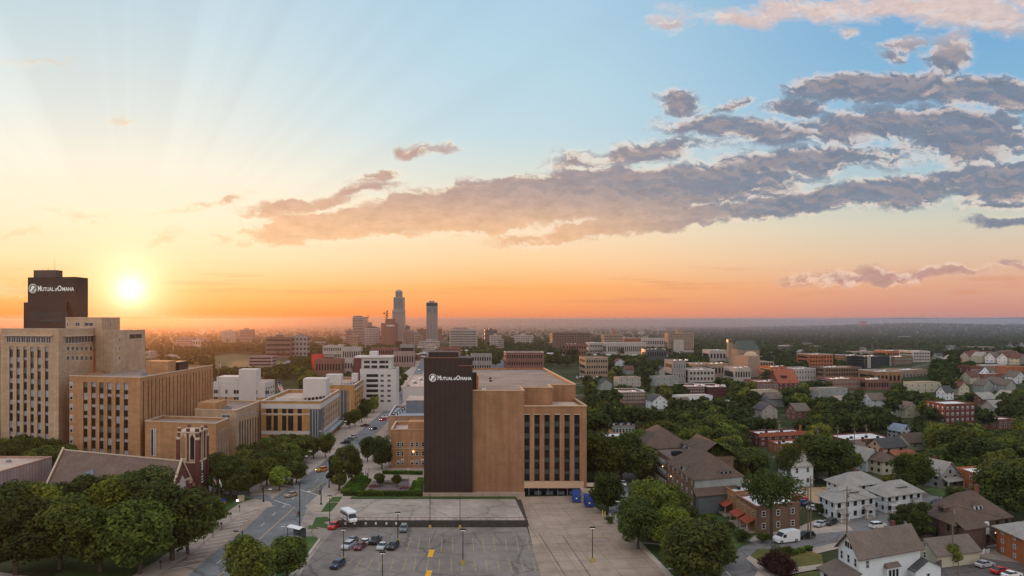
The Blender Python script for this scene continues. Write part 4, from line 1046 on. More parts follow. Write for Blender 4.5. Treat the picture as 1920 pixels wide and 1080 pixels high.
b = c1.mb(); b.box(c1.W * .50, c1.W * .92, 26, 36, zq, zq + 8.5); b.build('lift_tower', white_panel, c1.e)
c1.done()

c2 = Bd('apartment_building', 'tall narrow apartment block with glazed front bay, second along the avenue', 'apartment building', 612, 786, 665, 722, side=687, vp=848, yaw=-2)
c2.body(yellow_brick, pink_roof, cap=white_panel, par=1.2)
u = lambda p: c2.u('f', p)
b = c2.mb(); b.box(u(637), c2.W - 3.5, -.25, 3, 0, c2.h - 2.6); b.build('glazed_bay', glass_sky, c2.e)
for i in range(4): x = u(638) + i * 1.7; b = c2.mb(); b.box(x, x + .14, -.33, -.25, 0, c2.h - 2.6); b.build('mullion', frame_m, c2.e)
for i in range(6):
    q = 2 + (c2.D - 4) * i / 6
    for j in range(5): c2.win('r', q, q + 2.2, 3.2 + j * 3, 5.2 + j * 3, 'k')
b = c2.mb(); c2.fbox(b, 'r', 0, c2.D, c2.h - 2.6, c2.h - 1.9, 0, .15); b.build('cream_band', white_panel, c2.e)
zq = c2.h - 1.2; b = c2.mb(); b.box(-2.5, 5.5, 14, 22, 0, zq + 5.5); b.build('lift_tower', white_panel, c2.e)
for i in range(6): c2.unit(6 + i * 1.2, 8 + i * 3, zq, 1.1, 1.4, 1.1, grey_m)
b = c2.mb(); b.box(9, 12, 30, 36, zq, zq + 5); b.build('stair_tower', white_panel, c2.e); c2.done()
c4 = Bd('apartment_building', 'white panel apartment block with central lift tower behind the orange block', 'apartment building', 400, 775, 497, 716, side=515, vp=870, yaw=-8)
c4.body(white_panel, pink_roof, par=1)
b = c4.mb(); b.box(0, c4.W + .05, -.15, 0, 0, c4.z('f', 0, 744)); b.build('orange_base', yellow_brick, c4.e)
b = c4.mb(); b.box(c4.u('f', 448), c4.u('f', 481), -.3, 9, 0, c4.z('f', 0, 692)); b.build('lift_tower', white_panel, c4.e)
b = c4.mb(); b.box(c4.u('f', 404), c4.u('f', 448), 2, 16, c4.h - 1, c4.z('f', 0, 707)); b.build('upper_wall', white_panel, c4.e)
for px, w in ((401, 8), (422, 5), (438, 11), (477, 6), (497, 8)):
    for zz in (738, 751, 764): c4.win('f', c4.u('f', px), c4.u('f', px + w), c4.z('f', 0, zz), c4.z('f', 0, zz - 8), 'w', off=-.16)
c4.grid('r', 1, c4.D - 1, 3, c4.h - 2, 4, 4, .5, .5, 'w'); c4.done()
c5 = Bd('apartment_building', 'white stepped apartment block with long balconies and a maroon end panel', 'apartment building', 675, 775, 743, 692, side=728 if False else None, depth=24, vp=848, yaw=3, dist=440)
c5.body(white_panel, gravel_roof, par=.8); u = lambda p: c5.u('f', p); z = lambda p: c5.z('f', 0, p)
b = c5.mb(); b.box(u(662), u(733), 4, 20, 0, z(672)); b.build('upper_wall', white_panel, c5.e)
b = c5.mb(); b.box(u(661.5), u(676), 3.7, 10, 0, z(671)); b.build('end_panel', M('maroon_panel', (.13, .05, .05)), c5.e)
b = c5.mb(); b.box(u(663), u(735), 3, 20.3, z(672), z(669)); b.build('roof_slab', white_panel, c5.e)
b = c5.mb(); b.box(u(690), u(705), 8, 16, z(669), z(660)); b.build('penthouse', white_panel, c5.e)
for r in range(2):
    for px in (681, 695, 710, 722): c5.win('f', u(px), u(px + (11 if px < 715 else 5)), z(682 + r * 9), z(677 + r * 9), 'k', off=3.9)
for r in range(6):
    zz = z(707 + r * 9.5)
    c5.win('f', u(687), u(709), zz, zz + 1.6, 'n', name='balcony'); c5.win('f', u(713), u(720), zz, zz + 1.5, 'w'); c5.win('f', u(726), u(733), zz, zz + 1.5, 'w')
b = c5.mb(); b.box(u(675), u(742), 1, 4, c5.h - .8, c5.h - .1); b.build('terrace_deck', red_brick, c5.e); c5.done()

# low buildings on the right side of the avenue, seen past the dark tower
s1 = Bd('school_building', 'three-storey orange brick building with paired windows left of the dark tower', 'school', 733, 878, 800, 806, depth=22, vp=850, yaw=3)
s1.body(orange_brick, pink_roof, cap=trim, par=1.2); u = lambda p: s1.u('f', p); z = lambda p: s1.z('f', 0, p)
for zz in (868, 851, 834):
    for px in (744, 752, 770, 779, 790): s1.win('f', u(px), u(px + 5.5), z(zz + 4), z(zz - 5), 'h' if zz == 868 else 'w')
b = s1.mb(); s1.fbox(b, 'f', 0, s1.W, z(841.5), z(840), 0, .1); b.build('stone_band', trim, s1.e)
b = s1.mb(); b.box(u(765), s1.W + 2, .05, 6, s1.h, s1.h + 2.6); b.build('raised_wall', orange_brick, s1.e)
b = s1.mb(); b.cyl(u(775), -.3, z(848), z(845.5), .25, .25, 8); b.build('wall_lamp', lamp_glow, s1.e); s1.done()
s2 = Bd('commercial_building', 'low tan brick commercial block with grey-blue roof beyond the orange school', 'commercial building', 728, 818, 800, 780, depth=42, vp=850, yaw=3)
s2.body(M('tan_brick', (.36, .21, .13), kind='brick'), blue_roof, cap=white_panel, par=1)
b = s2.mb(); b.box(s2.u('f', 757), s2.W + 4, 18, 40, s2.h - 1, s2.h + 4.8); b.build('upper_wall', M('slate_panel', (.15, .165, .19)), s2.e)
b = s2.mb(); b.box(s2.u('f', 757), s2.W + 4, 18, 40, s2.h + 4.8, s2.h + 4.9); b.build('upper_roof', pink_roof, s2.e)
for i in range(10): s2.unit(1.2 + .3 * i, 4 + i * 3.4, s2.h - 1, 1.6, 1.4, 1.2, white_m if i % 2 else black_m)
s2.done()
s3 = Bd('commercial_building', 'long low commercial building with cluttered pinkish roof along the avenue', 'commercial building', 755, 752, 805, 726, depth=110, vp=850, yaw=3)
s3.body(white_panel, pink_roof, cap=trim, par=.8)
for i in range(9): s3.unit(2 + (i * 5) % 12, 8 + i * 9, s3.h - .8, 2, 2, 1.3, white_m if i % 3 else grey_m)
s3.done()
# ------------------------------------------------------------------ downtown and the far town (distances along the avenue)
def far(name, label, cat, x0, x1, yt, D, wall, side=None, nb=0, nv=0, style='n', fh=.45, yaw=3, vp=848, depth=None, roof=None, group=None, z0=0, fw=.55, cap=None):
    s = Bd(name, label, cat, x0, 0, x1, yt, side=side, depth=depth or 22, vp=vp, yaw=yaw, group=group, clear=False, dist=D, z0=z0)
    s.body(wall, roof or gravel_roof, par=1, cap=cap)
    if nb and not nv: s.bands('f', s.W * .03, s.W * .97, s.h * .06, s.h * .96, nb, fh, style)
    if nb and nv: s.grid('f', s.W * .03, s.W * .97, s.h * .08, s.h * .96, nv, nb, fw, fh, style)
    sd = 'l' if x0 > 860 else 'r'
    if nb and s.D > 8: s.bands(sd, s.D * .1, s.D * .9, s.h * .06, s.h * .96, nb, fh, style)
    keep(x0, x1, yt, CY + (H - z0) * F / D - (1 if 640 < D < 1000 else 2), D)
    return s
tower_stone = M('tower_stone', (.30, .25, .23)); tower_grey = M('tower_grey', (.24, .215, .21)); slate_g = M('slate_glass', (.07, .075, .08), rough=.4)
pale = M('pale_concrete_wall', (.36, .31, .28)); buff = M('buff_wall', (.28, .20, .145)); rust = M('rust_wall', (.19, .09, .07)); mauve = M('mauve_wall', (.28, .19, .18))
s = Bd('skyscraper', 'tallest stepped stone skyscraper of the downtown skyline', 'skyscraper', 735.5, 0, 758, 581, depth=40, vp=850, yaw=2, clear=False, dist=1700)
u = lambda p: s.u('f', p); z = lambda p: s.z('f', 0, p)
s.body(tower_stone, None, par=.5)
b = s.mb(); b.box(u(737.5), u(757), 3, 37, z(581), z(557)); b.build('upper_stage', tower_stone, s.e)
b = s.mb(); b.box(u(741), u(753), 8, 32, z(557), z(546)); b.hexa([(u(741), 8, z(546)), (u(753), 8, z(546)), (u(753), 32, z(546)), (u(741), 32, z(546))], [(u(744), 12, z(542.8)), (u(750.5), 12, z(542.8)), (u(750.5), 28, z(542.8)), (u(744), 28, z(542.8))]); b.build('crown', tower_stone, s.e)
for i in range(9):
    x = u(736.6 + i * 2.35); s.win('f', x, x + 1.2, 8, z(584) - 1, 'p', name='window_strip')
    if 0 < i < 8: s.win('f', x, x + 1.2, z(580), z(559), 'p', off=3, name='window_strip')
for i in range(4): x = u(742 + i * 2.7); s.win('f', x, x + 1.2, z(556), z(547), 'p', off=8, name='window_strip')
s.done()
s = Bd('skyscraper', 'plain slab skyscraper with dark cap standing alone right of the tallest tower', 'skyscraper', 799.5, 0, 820, 567, depth=38, vp=850, yaw=2, clear=False, dist=1650)
s.body(tower_grey, None, par=.5); u = lambda p: s.u('f', p); z = lambda p: s.z('f', 0, p)
b = s.mb(); b.box(-.2, s.W + .2, -.3, .3, z(574), z(568)); b.build('dark_cap', slate_g, s.e)
b = s.mb(); b.box(u(804), u(814), 8, 25, s.h - .5, z(564)); b.build('penthouse', tower_grey, s.e)
for i in range(7): x = u(800.6 + 2.75 * i); s.win('f', x, x + 1.5, 12, z(576), 'p', name='window_strip')
s.done()
s = far('office_tower', 'pale banded office tower at the left end of the downtown cluster', 'office tower', 661, 681, 594, 1600, tower_stone, side=689, nb=16, style='n', vp=845); b = s.mb(); b.box(2, s.W - 3, 2, 18, s.h - .5, s.h + 2); b.build('penthouse', slate_g, s.e); s.done()
s = far('office_building', 'narrow dark office block carrying a mast, beside the pale banded tower', 'office building', 683, 696, 604, 1750, mauve, nb=8, nv=3)
b = s.mb(); b.tube((7, 5, s.h), (7, 5, s.h + 16), .5, .2); b.build('mast', black_m, s.e); b = s.mb(); b.box(6, 9, 4, 6, s.h + 9, s.h + 11); b.box(7, 8.6, 4, 6, s.h + 12, s.h + 14.5); b.build('dish', black_m, s.e); s.done()
s = far('office_building', 'pale office block with arched dark roof in the downtown cluster', 'office building', 684, 711, 615, 1550, pale, nb=9, nv=9)
b = s.mb(); q = [(s.W * (.5 - .42 * math.cos(a)), s.h - .8 + 4.2 * math.sin(a)) for a in [math.pi * i / 8 for i in range(9)]]; b.hexa([(x, 2, z_) for x, z_ in q], [(x, 20, z_) for x, z_ in q]); b.build('arched_roof', slate_g, s.e); s.done()
s = far('office_building', 'reddish-brown windowless telephone block topped by an antenna cluster', 'office building', 714.5, 737, 606, 1450, rust, side=746)
b = s.mb(); b.box(s.u('f', 722), s.u('f', 740), 5, 20, s.h - 1, s.h + 8); b.build('penthouse', rust, s.e)
wall_text(s, 'LUMEN', s.u('f', 725), s.h - 6, 14, 3.2, .2, sign_white)
b = s.mb(); x = s.u('f', 724.5); b.tube((x, 9, s.h), (x, 9, s.h + 23), 1.0, 1.2, 6)
for i in range(9): b.box(x - 2.6 + (i % 3) * 1.8, x - 1.2 + (i % 3) * 1.8, 7 + (i % 2) * 2, 9 + (i % 2) * 2, s.h + 9 + i * 1.5, s.h + 11 + i * 1.5)
for q in (-5, -6): b.box(x + q, x + q + 1.6, 8, 9, s.h + 11 - q, s.h + 13.5 - q)
b.build('antenna_cluster', black_m, s.e); s.done()
for a in [('brown setback office block left of the pale banded tower', 648, 661, 619, 1650, mauve, 5, 5), ('short tan annex at the foot of the banded tower', 656, 671, 630, 1500, buff, 5, 6),
          ('pinkish office block just right of the tallest skyscraper', 757, 775, 620, 1600, mauve, 8, 6), ('dark glass roofed block behind the pinkish office block', 758, 768, 611, 1900, slate_g, 6, 3),
          ('small white-topped civic block between the two skyscrapers', 775, 784, 622, 1700, pale, 4, 4), ('wide dull red building behind the plain slab skyscraper', 782, 799, 617, 2000, rust, 4, 6),
          ('dull red wing right of the plain slab skyscraper', 820, 829, 617, 1950, rust, 6, 3), ('tan arcaded block below the two skyscrapers', 778, 793, 629, 1600, buff, 4, 6),
          ('low white office podium below the plain slab skyscraper', 785, 824, 640, 1480, pale, 2, 12), ('white narrow block below the podium', 799, 815, 648, 1250, pale, 3, 6),
          ('dark flat office block with rooftop turret right of the white slabs', 909, 932, 618, 1800, slate_g, 3, 8), ('white stepped apartment slab near the rooftop turret', 919, 940, 629, 1550, pale, 5, 7),
          ('pale block with a dark gabled penthouse', 965, 1000, 629, 1700, pale, 4, 10), ('grey low hall right of the white slabs', 935, 945, 636, 1400, tower_grey, 4, 4),
          ('light hotel tower left of the bronze one', 416, 441, 621, 1700, pale, 9, 8), ('bronze-banded hotel tower beside the light one', 449, 473, 618, 1650, mauve, 9, 0),
          ('low hazy warehouse below the sun', 330, 361, 633, 1550, mauve, 3, 8), ('small white hall near the hazy warehouse', 361, 376, 637, 1500, pale, 1, 3),
          ('long brown office block with banded windows', 498, 546, 632, 1050, M('plum_wall', (.17, .105, .095)), 4, 0), ('grey end wing of the long brown office block', 546, 576, 630, 1060, tower_grey, 4, 4),
          ('long pale garage behind the trees', 605, 641, 648, 1000, pale, 2, 10), ('pale flat building beside the second avenue', 641, 676, 651, 950, pale, 1, 8),
          ('dark red brick row near the downtown edge', 695, 748, 652, 900, rust, 2, 12), ('grey blank block at the downtown edge', 750, 776, 646, 900, tower_grey, 2, 0),
          ('grey-brown warehouse below the blank block', 737, 777, 660, 850, mauve, 1, 8), ('red signboard building in the middle distance', 584, 602, 665, 800, M('red_sign', (.55, .06, .04)), 0, 0),
          ('maroon flat-roofed shop row', 590, 640, 674, 720, rust, 1, 9), ('maroon brick row right of the avenue', 825, 865, 652, 900, rust, 3, 9), ('second maroon brick row nearer the dark tower', 822, 862, 659, 820, mauve, 2, 8),
          ('grey mixed-use block behind the dark tower', 884, 922, 664, 760, tower_grey, 2, 8), ('brown parking deck cut into the slope left', 466, 510, 668, 850, mauve, 3, 0),
          ('white bus depot roof beside the second avenue', 640, 662, 674, 760, pale, 1, 4)]:
    lab, x0, x1, yt, D, w_, nb, nv = a
    s = far('office_building' if D > 1300 else 'commercial_building', lab, 'building', x0, x1, yt, D, w_, nb=nb, nv=nv); 
    if D > 1000: b = s.mb(); b.box(s.W * .35, s.W * .6, 5, 15, s.h - 1, s.h + 3); b.build('penthouse', w_, s.e)
    s.done()
s = far('office_building', 'wide white office slab with many dark window bands right of the skyscrapers', 'office building', 843, 895, 618, 1400, pale, nb=10, fh=.45)
b = s.mb(); b.box(s.W * .15, s.W * .65, 4, 18, s.h - 1, s.h + 3.5); b.build('penthouse', mauve, s.e); s.done()
s = far('hospital_building', 'large brown institutional block with pale roof edge above the brick block', 'institutional building', 1036, 1108, 624, 1350, M('umber_wall', (.15, .095, .07)), side=None, nb=7, nv=14, depth=40, style='k'); s.done()
s = far('apartment_building', 'yellow-brown apartment block with small red tower left of the high-rise', 'apartment building', 1132, 1168, 627, 1350, buff, nb=5, nv=9)
b = s.mb(); b.box(s.W * .5, s.W * .62, 3, 9, s.h - 1, s.h + 6); b.build('stair_tower', vivid_brick, s.e); s.done()
s = far('residential_tower', 'tall apartment high-rise with a white blank panel up its middle', 'residential tower', 1252, 1301, 624, 1150, buff, nb=11, nv=14, depth=18, style='n', yaw=12)
b = s.mb(); b.box(s.u('f', 1262), s.u('f', 1281), -3.5, -.2, 0, s.z('f', 0, 637)); b.build('blank_panel', pale, s.e); b = s.mb(); b.box(s.u('f', 1271), s.u('f', 1279), 3, 12, s.h - 1, s.h + 5); b.build('penthouse', buff, s.e); s.done()
s = far('brick_warehouse', 'long brown brick building with crenelled white roof edge beyond the office block', 'brick building', 948, 1020, 661, 830, rust, nb=2, nv=16, depth=30, cap=white_roof, roof=white_roof, style='k'); s.done()
s = far('apartment_building', 'orange sunlit brick apartment block with hipped grey roof among trees', 'apartment building', 1098, 1140, 671, 700, buff, nb=3, nv=9, depth=35, yaw=18, vp=845); s.done()
dark_clad = M('dark_cladding', (.045, .047, .052))
R = [('apartment_building', 'low white garden flats left of the residential high-rise', 1104, 1137, 643, 1150, pale, 2, 10), ('commercial_building', 'brown roofed block in front of the garden flats', 1060, 1100, 645, 1080, rust, 2, 8),
     ('apartment_building', 'long white two-storey flats near the high-rise', 1137, 1212, 643, 1120, pale, 1, 18), ('apartment_building', 'red brick flats behind the long white ones', 1170, 1202, 634, 1400, vivid_brick, 3, 8),
     ('commercial_building', 'long pale warehouse beyond the red flats', 1202, 1252, 634, 1450, pale, 1, 14), ('commercial_building', 'dark garage with parked cars left of the high-rise', 1212, 1250, 655, 1000, slate_g, 1, 8),
     ('school_building', 'grey old school beside the green lawn', 1262, 1286, 676, 640, tower_grey, 2, 5), ('commercial_building', 'pale low store with orange end wall', 1330, 1362, 657, 950, pale, 1, 5),
     ('apartment_building', 'orange brick flats with white cornice in the right middle distance', 1516, 1562, 665, 760, vivid_brick, 4, 8), ('apartment_building', 'dark clad apartment block right of the orange flats', 1588, 1618, 667, 780, dark_clad, 5, 9),
     ('apartment_building', 'biggest dark clad apartment block with two pale stair bays', 1622, 1672, 668, 760, dark_clad, 5, 12), ('apartment_building', 'brown-grey wing right of the biggest dark block', 1676, 1712, 669, 760, umber_brick, 4, 8),
     ('apartment_building', 'white-ended apartment block with orange sunlit roof edge', 1712, 1744, 659, 820, pale, 5, 6), ('apartment_building', 'long orange brick flats behind the white-ended block', 1662, 1712, 658, 900, vivid_brick, 2, 10),
     ('apartment_building', 'long dark three-storey flats with cream end gable', 1546, 1616, 689, 640, umber_brick, 3, 14), ('commercial_building', 'orange-brown brick works beside the long dark flats', 1642, 1690, 697, 610, brown_brick, 1, 6),
     ('commercial_building', 'tan office range right of the brick works', 1690, 1745, 694, 640, buff, 1, 8), ('commercial_building', 'red brick warehouse left of the long dark flats', 1446, 1476, 688, 660, vivid_brick, 2, 3),
     ('commercial_building', 'white-grey shed beside the red warehouse', 1486, 1530, 692, 650, pale, 2, 8), ('apartment_building', 'low brown brick terrace under the long dark flats', 1560, 1625, 711, 570, rust, 2, 12),
     ('commercial_building', 'low brown terrace next to the works', 1626, 1668, 712, 565, rust, 1, 8), ('apartment_building', 'U-shaped red brick flats with white cornice, left wing', 1288, 1322, 725, 520, red_brick, 3, 7),
     ('apartment_building', 'U-shaped red brick flats with white cornice, right wing', 1328, 1362, 726, 520, red_brick, 3, 7), ('apartment_building', 'brown brick flats with white parapet in the trees', 1166, 1210, 736, 470, umber_brick, 3, 9),
     ('commercial_building', 'white plastered two-storey block by the lawn', 1291, 1340, 694, 640, pale, 2, 7), ('commercial_building', 'low flat brown store behind the white plastered block', 1304, 1330, 683, 700, buff, 1, 4),
     ('commercial_building', 'low pale-roofed shop beside the flat brown store', 1332, 1366, 682, 690, buff, 1, 5), ('house_terrace', 'small terrace of pale gabled dwellings near the church', 1377, 1408, 690, 650, pale, 1, 6),
     ('commercial_building', 'small brick shop row below the tree belt', 1420, 1460, 716, 560, rust, 1, 7)]
for nm, lab, x0, x1, yt, D, w_, nb, nv in R:
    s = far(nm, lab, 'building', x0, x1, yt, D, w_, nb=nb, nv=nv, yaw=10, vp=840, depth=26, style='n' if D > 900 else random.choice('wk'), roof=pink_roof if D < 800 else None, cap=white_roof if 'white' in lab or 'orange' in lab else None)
    if 'pale stair' in lab:
        for p in (1626, 1668): b = s.mb(); q = s.u('f', p); b.box(q, q + 3.4, -.6, 0, 0, s.h + .4); b.build('stair_bay', pale, s.e)
    for i in range(3): s.unit(3 + i * 6, 6 + i * 4, s.h - 1, 2, 2, 1.3, white_m)
    s.done()
# domed brown hall, campanile and green-roofed cathedral
s = far('domed_hall', 'tan brick hall with a pale dome and arcaded side', 'hall', 1403, 1425, 668, 700, buff, side=None, nb=0, depth=50, yaw=10)
b = s.mb(); b.box(s.W, s.W + 16, 6, 34, 0, s.h * .7); b.build('wing_wall', buff, s.e)
for i in range(6):
    for j in range(3): x = s.W + .8 + i * 2.5; zz = 4 + j * 5; bb = s.mb(); bb.box(x, x + 1.4, 5.9, 6.0, zz, zz + 3); bb.build('window', glass, s.e)
b = s.mb(); n = 12
for k in range(5):
    a0, a1 = math.pi / 2 * k / 5, math.pi / 2 * (k + 1) / 5; b.cyl(s.W * .55, 9, s.h - 1 + 5 * math.sin(a0), s.h - 1 + 5 * math.sin(a1), 6.6 * math.cos(a0), max(.1, 6.6 * math.cos(a1)), n)
b.build('dome', M('dome', (.42, .30, .20)), s.e); s.done()
s = far('campanile', 'slender square campanile with dark belfry near the cathedral', 'bell tower', 1366, 1374.5, 636, 900, buff, depth=6); b = s.mb(); b.box(-.3, s.W + .3, -.3, s.D + .3, s.h - 3.5, s.h - .5); b.build('belfry', slate_g, s.e); s.done()
s = Bd('cathedral', 'stone cathedral with a long grey-green roof in the right middle distance', 'cathedral', 1385, 0, 1424, 655, depth=22, dist=850, yaw=10, clear=False); s.body(buff, None, par=.3)
b = s.mb(); b.poly([(0, -.5, s.h - .3), (s.W, -.5, s.h - .3), (s.W - 2, 11, s.h + 9), (2, 11, s.h + 9)]); b.poly([(0, 22.5, s.h - .3), (s.W, 22.5, s.h - .3), (s.W - 2, 11, s.h + 9), (2, 11, s.h + 9)]); b.poly([(0, -.5, s.h - .3), (2, 11, s.h + 9), (0, 22.5, s.h - .3)]); b.poly([(s.W, -.5, s.h - .3), (s.W - 2, 11, s.h + 9), (s.W, 22.5, s.h - .3)])
b.build('roof', M('old_copper', (.065, .08, .07)), s.e); keep(1385, 1424, 640, 665, 850); s.grid('f', 1, s.W - 1, 1, s.h - 1, 8, 1, .4, .6, 'k'); s.done()
# brick tower on the wooded hill, tall chimneys on the skyline
p = at(1613, 3700); hz_ = TH(p.x, p.y)
s = Bd('apartment_tower', 'twin-shaft orange brick tower on the wooded hill near the skyline', 'residential tower', 1613.5, 0, 1619, 602, depth=14, dist=3650, z0=hz_, yaw=10, clear=False); s.body(vivid_brick, None, par=.4)
b = s.mb(); b.box(s.W + 2.2, s.W * 2 + 3, 1, 15, 0, s.h - 1); b.build('second_shaft', vivid_brick, s.e); b = s.mb(); b.box(s.W, s.W + 2.2, 3, 9, 0, s.h - 3); b.build('core', dark_brick, s.e); s.done(); keep(1611, 1629, 600, 612, 3650)
for i, (px, yt, D) in enumerate(((1658.5, 600, 3900), (1730, 592, 7000), (1754, 592, 7000))):
    p = at(px, D); zb = TH(p.x, p.y); b = MB(None); r = D / 1500 * .38; b.cyl(p.x, p.y, zb - 2, zat(yt, D), r * 1.3, r, 8)
    tag(b.build('chimney_stack', tower_grey), ['thin dark chimney stack right of the hilltop twin tower', 'left chimney stack of the distant pair', 'right chimney stack of the distant pair'][i], 'chimney')
for i, (px, yb, yt) in enumerate(((1635, 690, 641), (1637.5, 690, 650), (1773.5, 690, 646), (1751, 690, 655), (325, 665, 618), (387, 660, 617))):
    p = G(px, yb); b = MB(None); b.cyl(p.x, p.y, 0, zat(yt, p.y), .35, .12, 6); tag(b.build('light_mast', grey_m), 'tall thin mast standing ' + ['above the dark clad flats', 'just right of the mast above the dark flats', 'in the right-hand car park', 'left of the mast in the right-hand car park', 'below the sun', 'beside the river bend'][i], 'mast')
# filler: low roofs of the far town (many hundreds; the nearest as objects, the rest one mass)
walls = [('pale', M('far_pale', (.26, .23, .21))), ('tan', M('far_tan', (.22, .165, .12))), ('rust-brown', M('far_rust', (.16, .085, .065))), ('grey', M('far_grey', (.15, .14, .135))), ('mauve', M('far_mauve', (.17, .125, .12))), ('cream', M('far_cream', (.28, .25, .19)))]
n_ind = 0; mass = MB(None); r5 = random.Random(5)
cand = []
for i in range(1500):
    px = r5.uniform(-60, 1990); y = r5.uniform(0, 1) ** 1.3; D = 950 + y * 4200
    if px > 1250 and D > 1400 and r5.random() < .80: continue
    if px > 1000 and r5.random() < .5: continue
    if px < 560 and 700 < D < 1500 and r5.random() < .85: continue
    if 600 < px < 930 and 1400 < D < 2000: continue
    if abs(px - np.interp(D, [900, 1300, 1800], [786, 806, 822])) < 12 and D < 2000: continue
    cand.append((D, px))
cand.sort()
for D, px in cand:
    w = r5.uniform(10, 42); d = r5.uniform(8, 24); h = r5.choice((3.5, 4.5, 6, 6, 8, 11)) * (1 if px > 500 else .8)
    p = at(px, D); z0 = TH(p.x, p.y) - .5
    if any(a - 3 < px < c_ + 3 and D < dd and zat(bb, D) > -5 and h > zat(e_, D) - 2 for a, c_, bb, e_, dd in [(k[0], k[1], k[2], k[3], k[4]) for k in BLOCKS[:60]]): continue
    col = r5.choice(walls); a = math.radians(r5.choice((4, 10, -8))); fr = Fr(p, (math.cos(a), math.sin(a)), (-math.sin(a), math.cos(a)))
    if n_ind < 150:
        e = thing('low_building', '', 'building', (p.x, p.y, z0), 0, 'low flat-roofed buildings scattered over the far town')
        kind = 'wide' if w > 30 else 'small' if w < 18 else 'mid-sized'; where = 'left of the skyscrapers' if px < 650 else 'around the foot of downtown' if px < 1000 else 'right of downtown' if px < 1400 else 'below the wooded hill'
        e['label'] = f'{kind} {col[0]} flat-roofed {"two-storey " if h > 5 else "low "}building {where}, far off in haze'
        b = MB(fr); b.box(0, w, 0, d, 0, h + .5); b.build('wall', col[1], e); b = MB(fr); b.box(.3, w - .3, .3, d - .3, h + .5, h + .62); b.build('roof', r5.choice((white_roof, gravel_roof, pink_roof)), e)
        b = MB(fr); b.box(w * .06, w * .94, -.06, 0, h * .45 + .3, h * .45 + 1.5); b.build('window_band', glass, e); n_ind += 1
    else:
        j = walls.index(col); b = mass; q = Vector((p.x, p.y, z0))
        def P3(x, y, z_): return tuple(q + fr.p(x, y, z_))
        b.hexa([P3(0, 0, 0), P3(w, 0, 0), P3(w, d, 0), P3(0, d, 0)], [P3(0, 0, h), P3(w, 0, h), P3(w, d, h), P3(0, d, h)], j, r5.choice((6, 7, 8)))
o = mass.build('distant_rooftops', [w_[1] for w_ in walls] + [white_roof, gravel_roof, pink_roof]); tag(o, 'mass of tiny low buildings of the far town melting into haze', 'rooftops', kind='stuff')
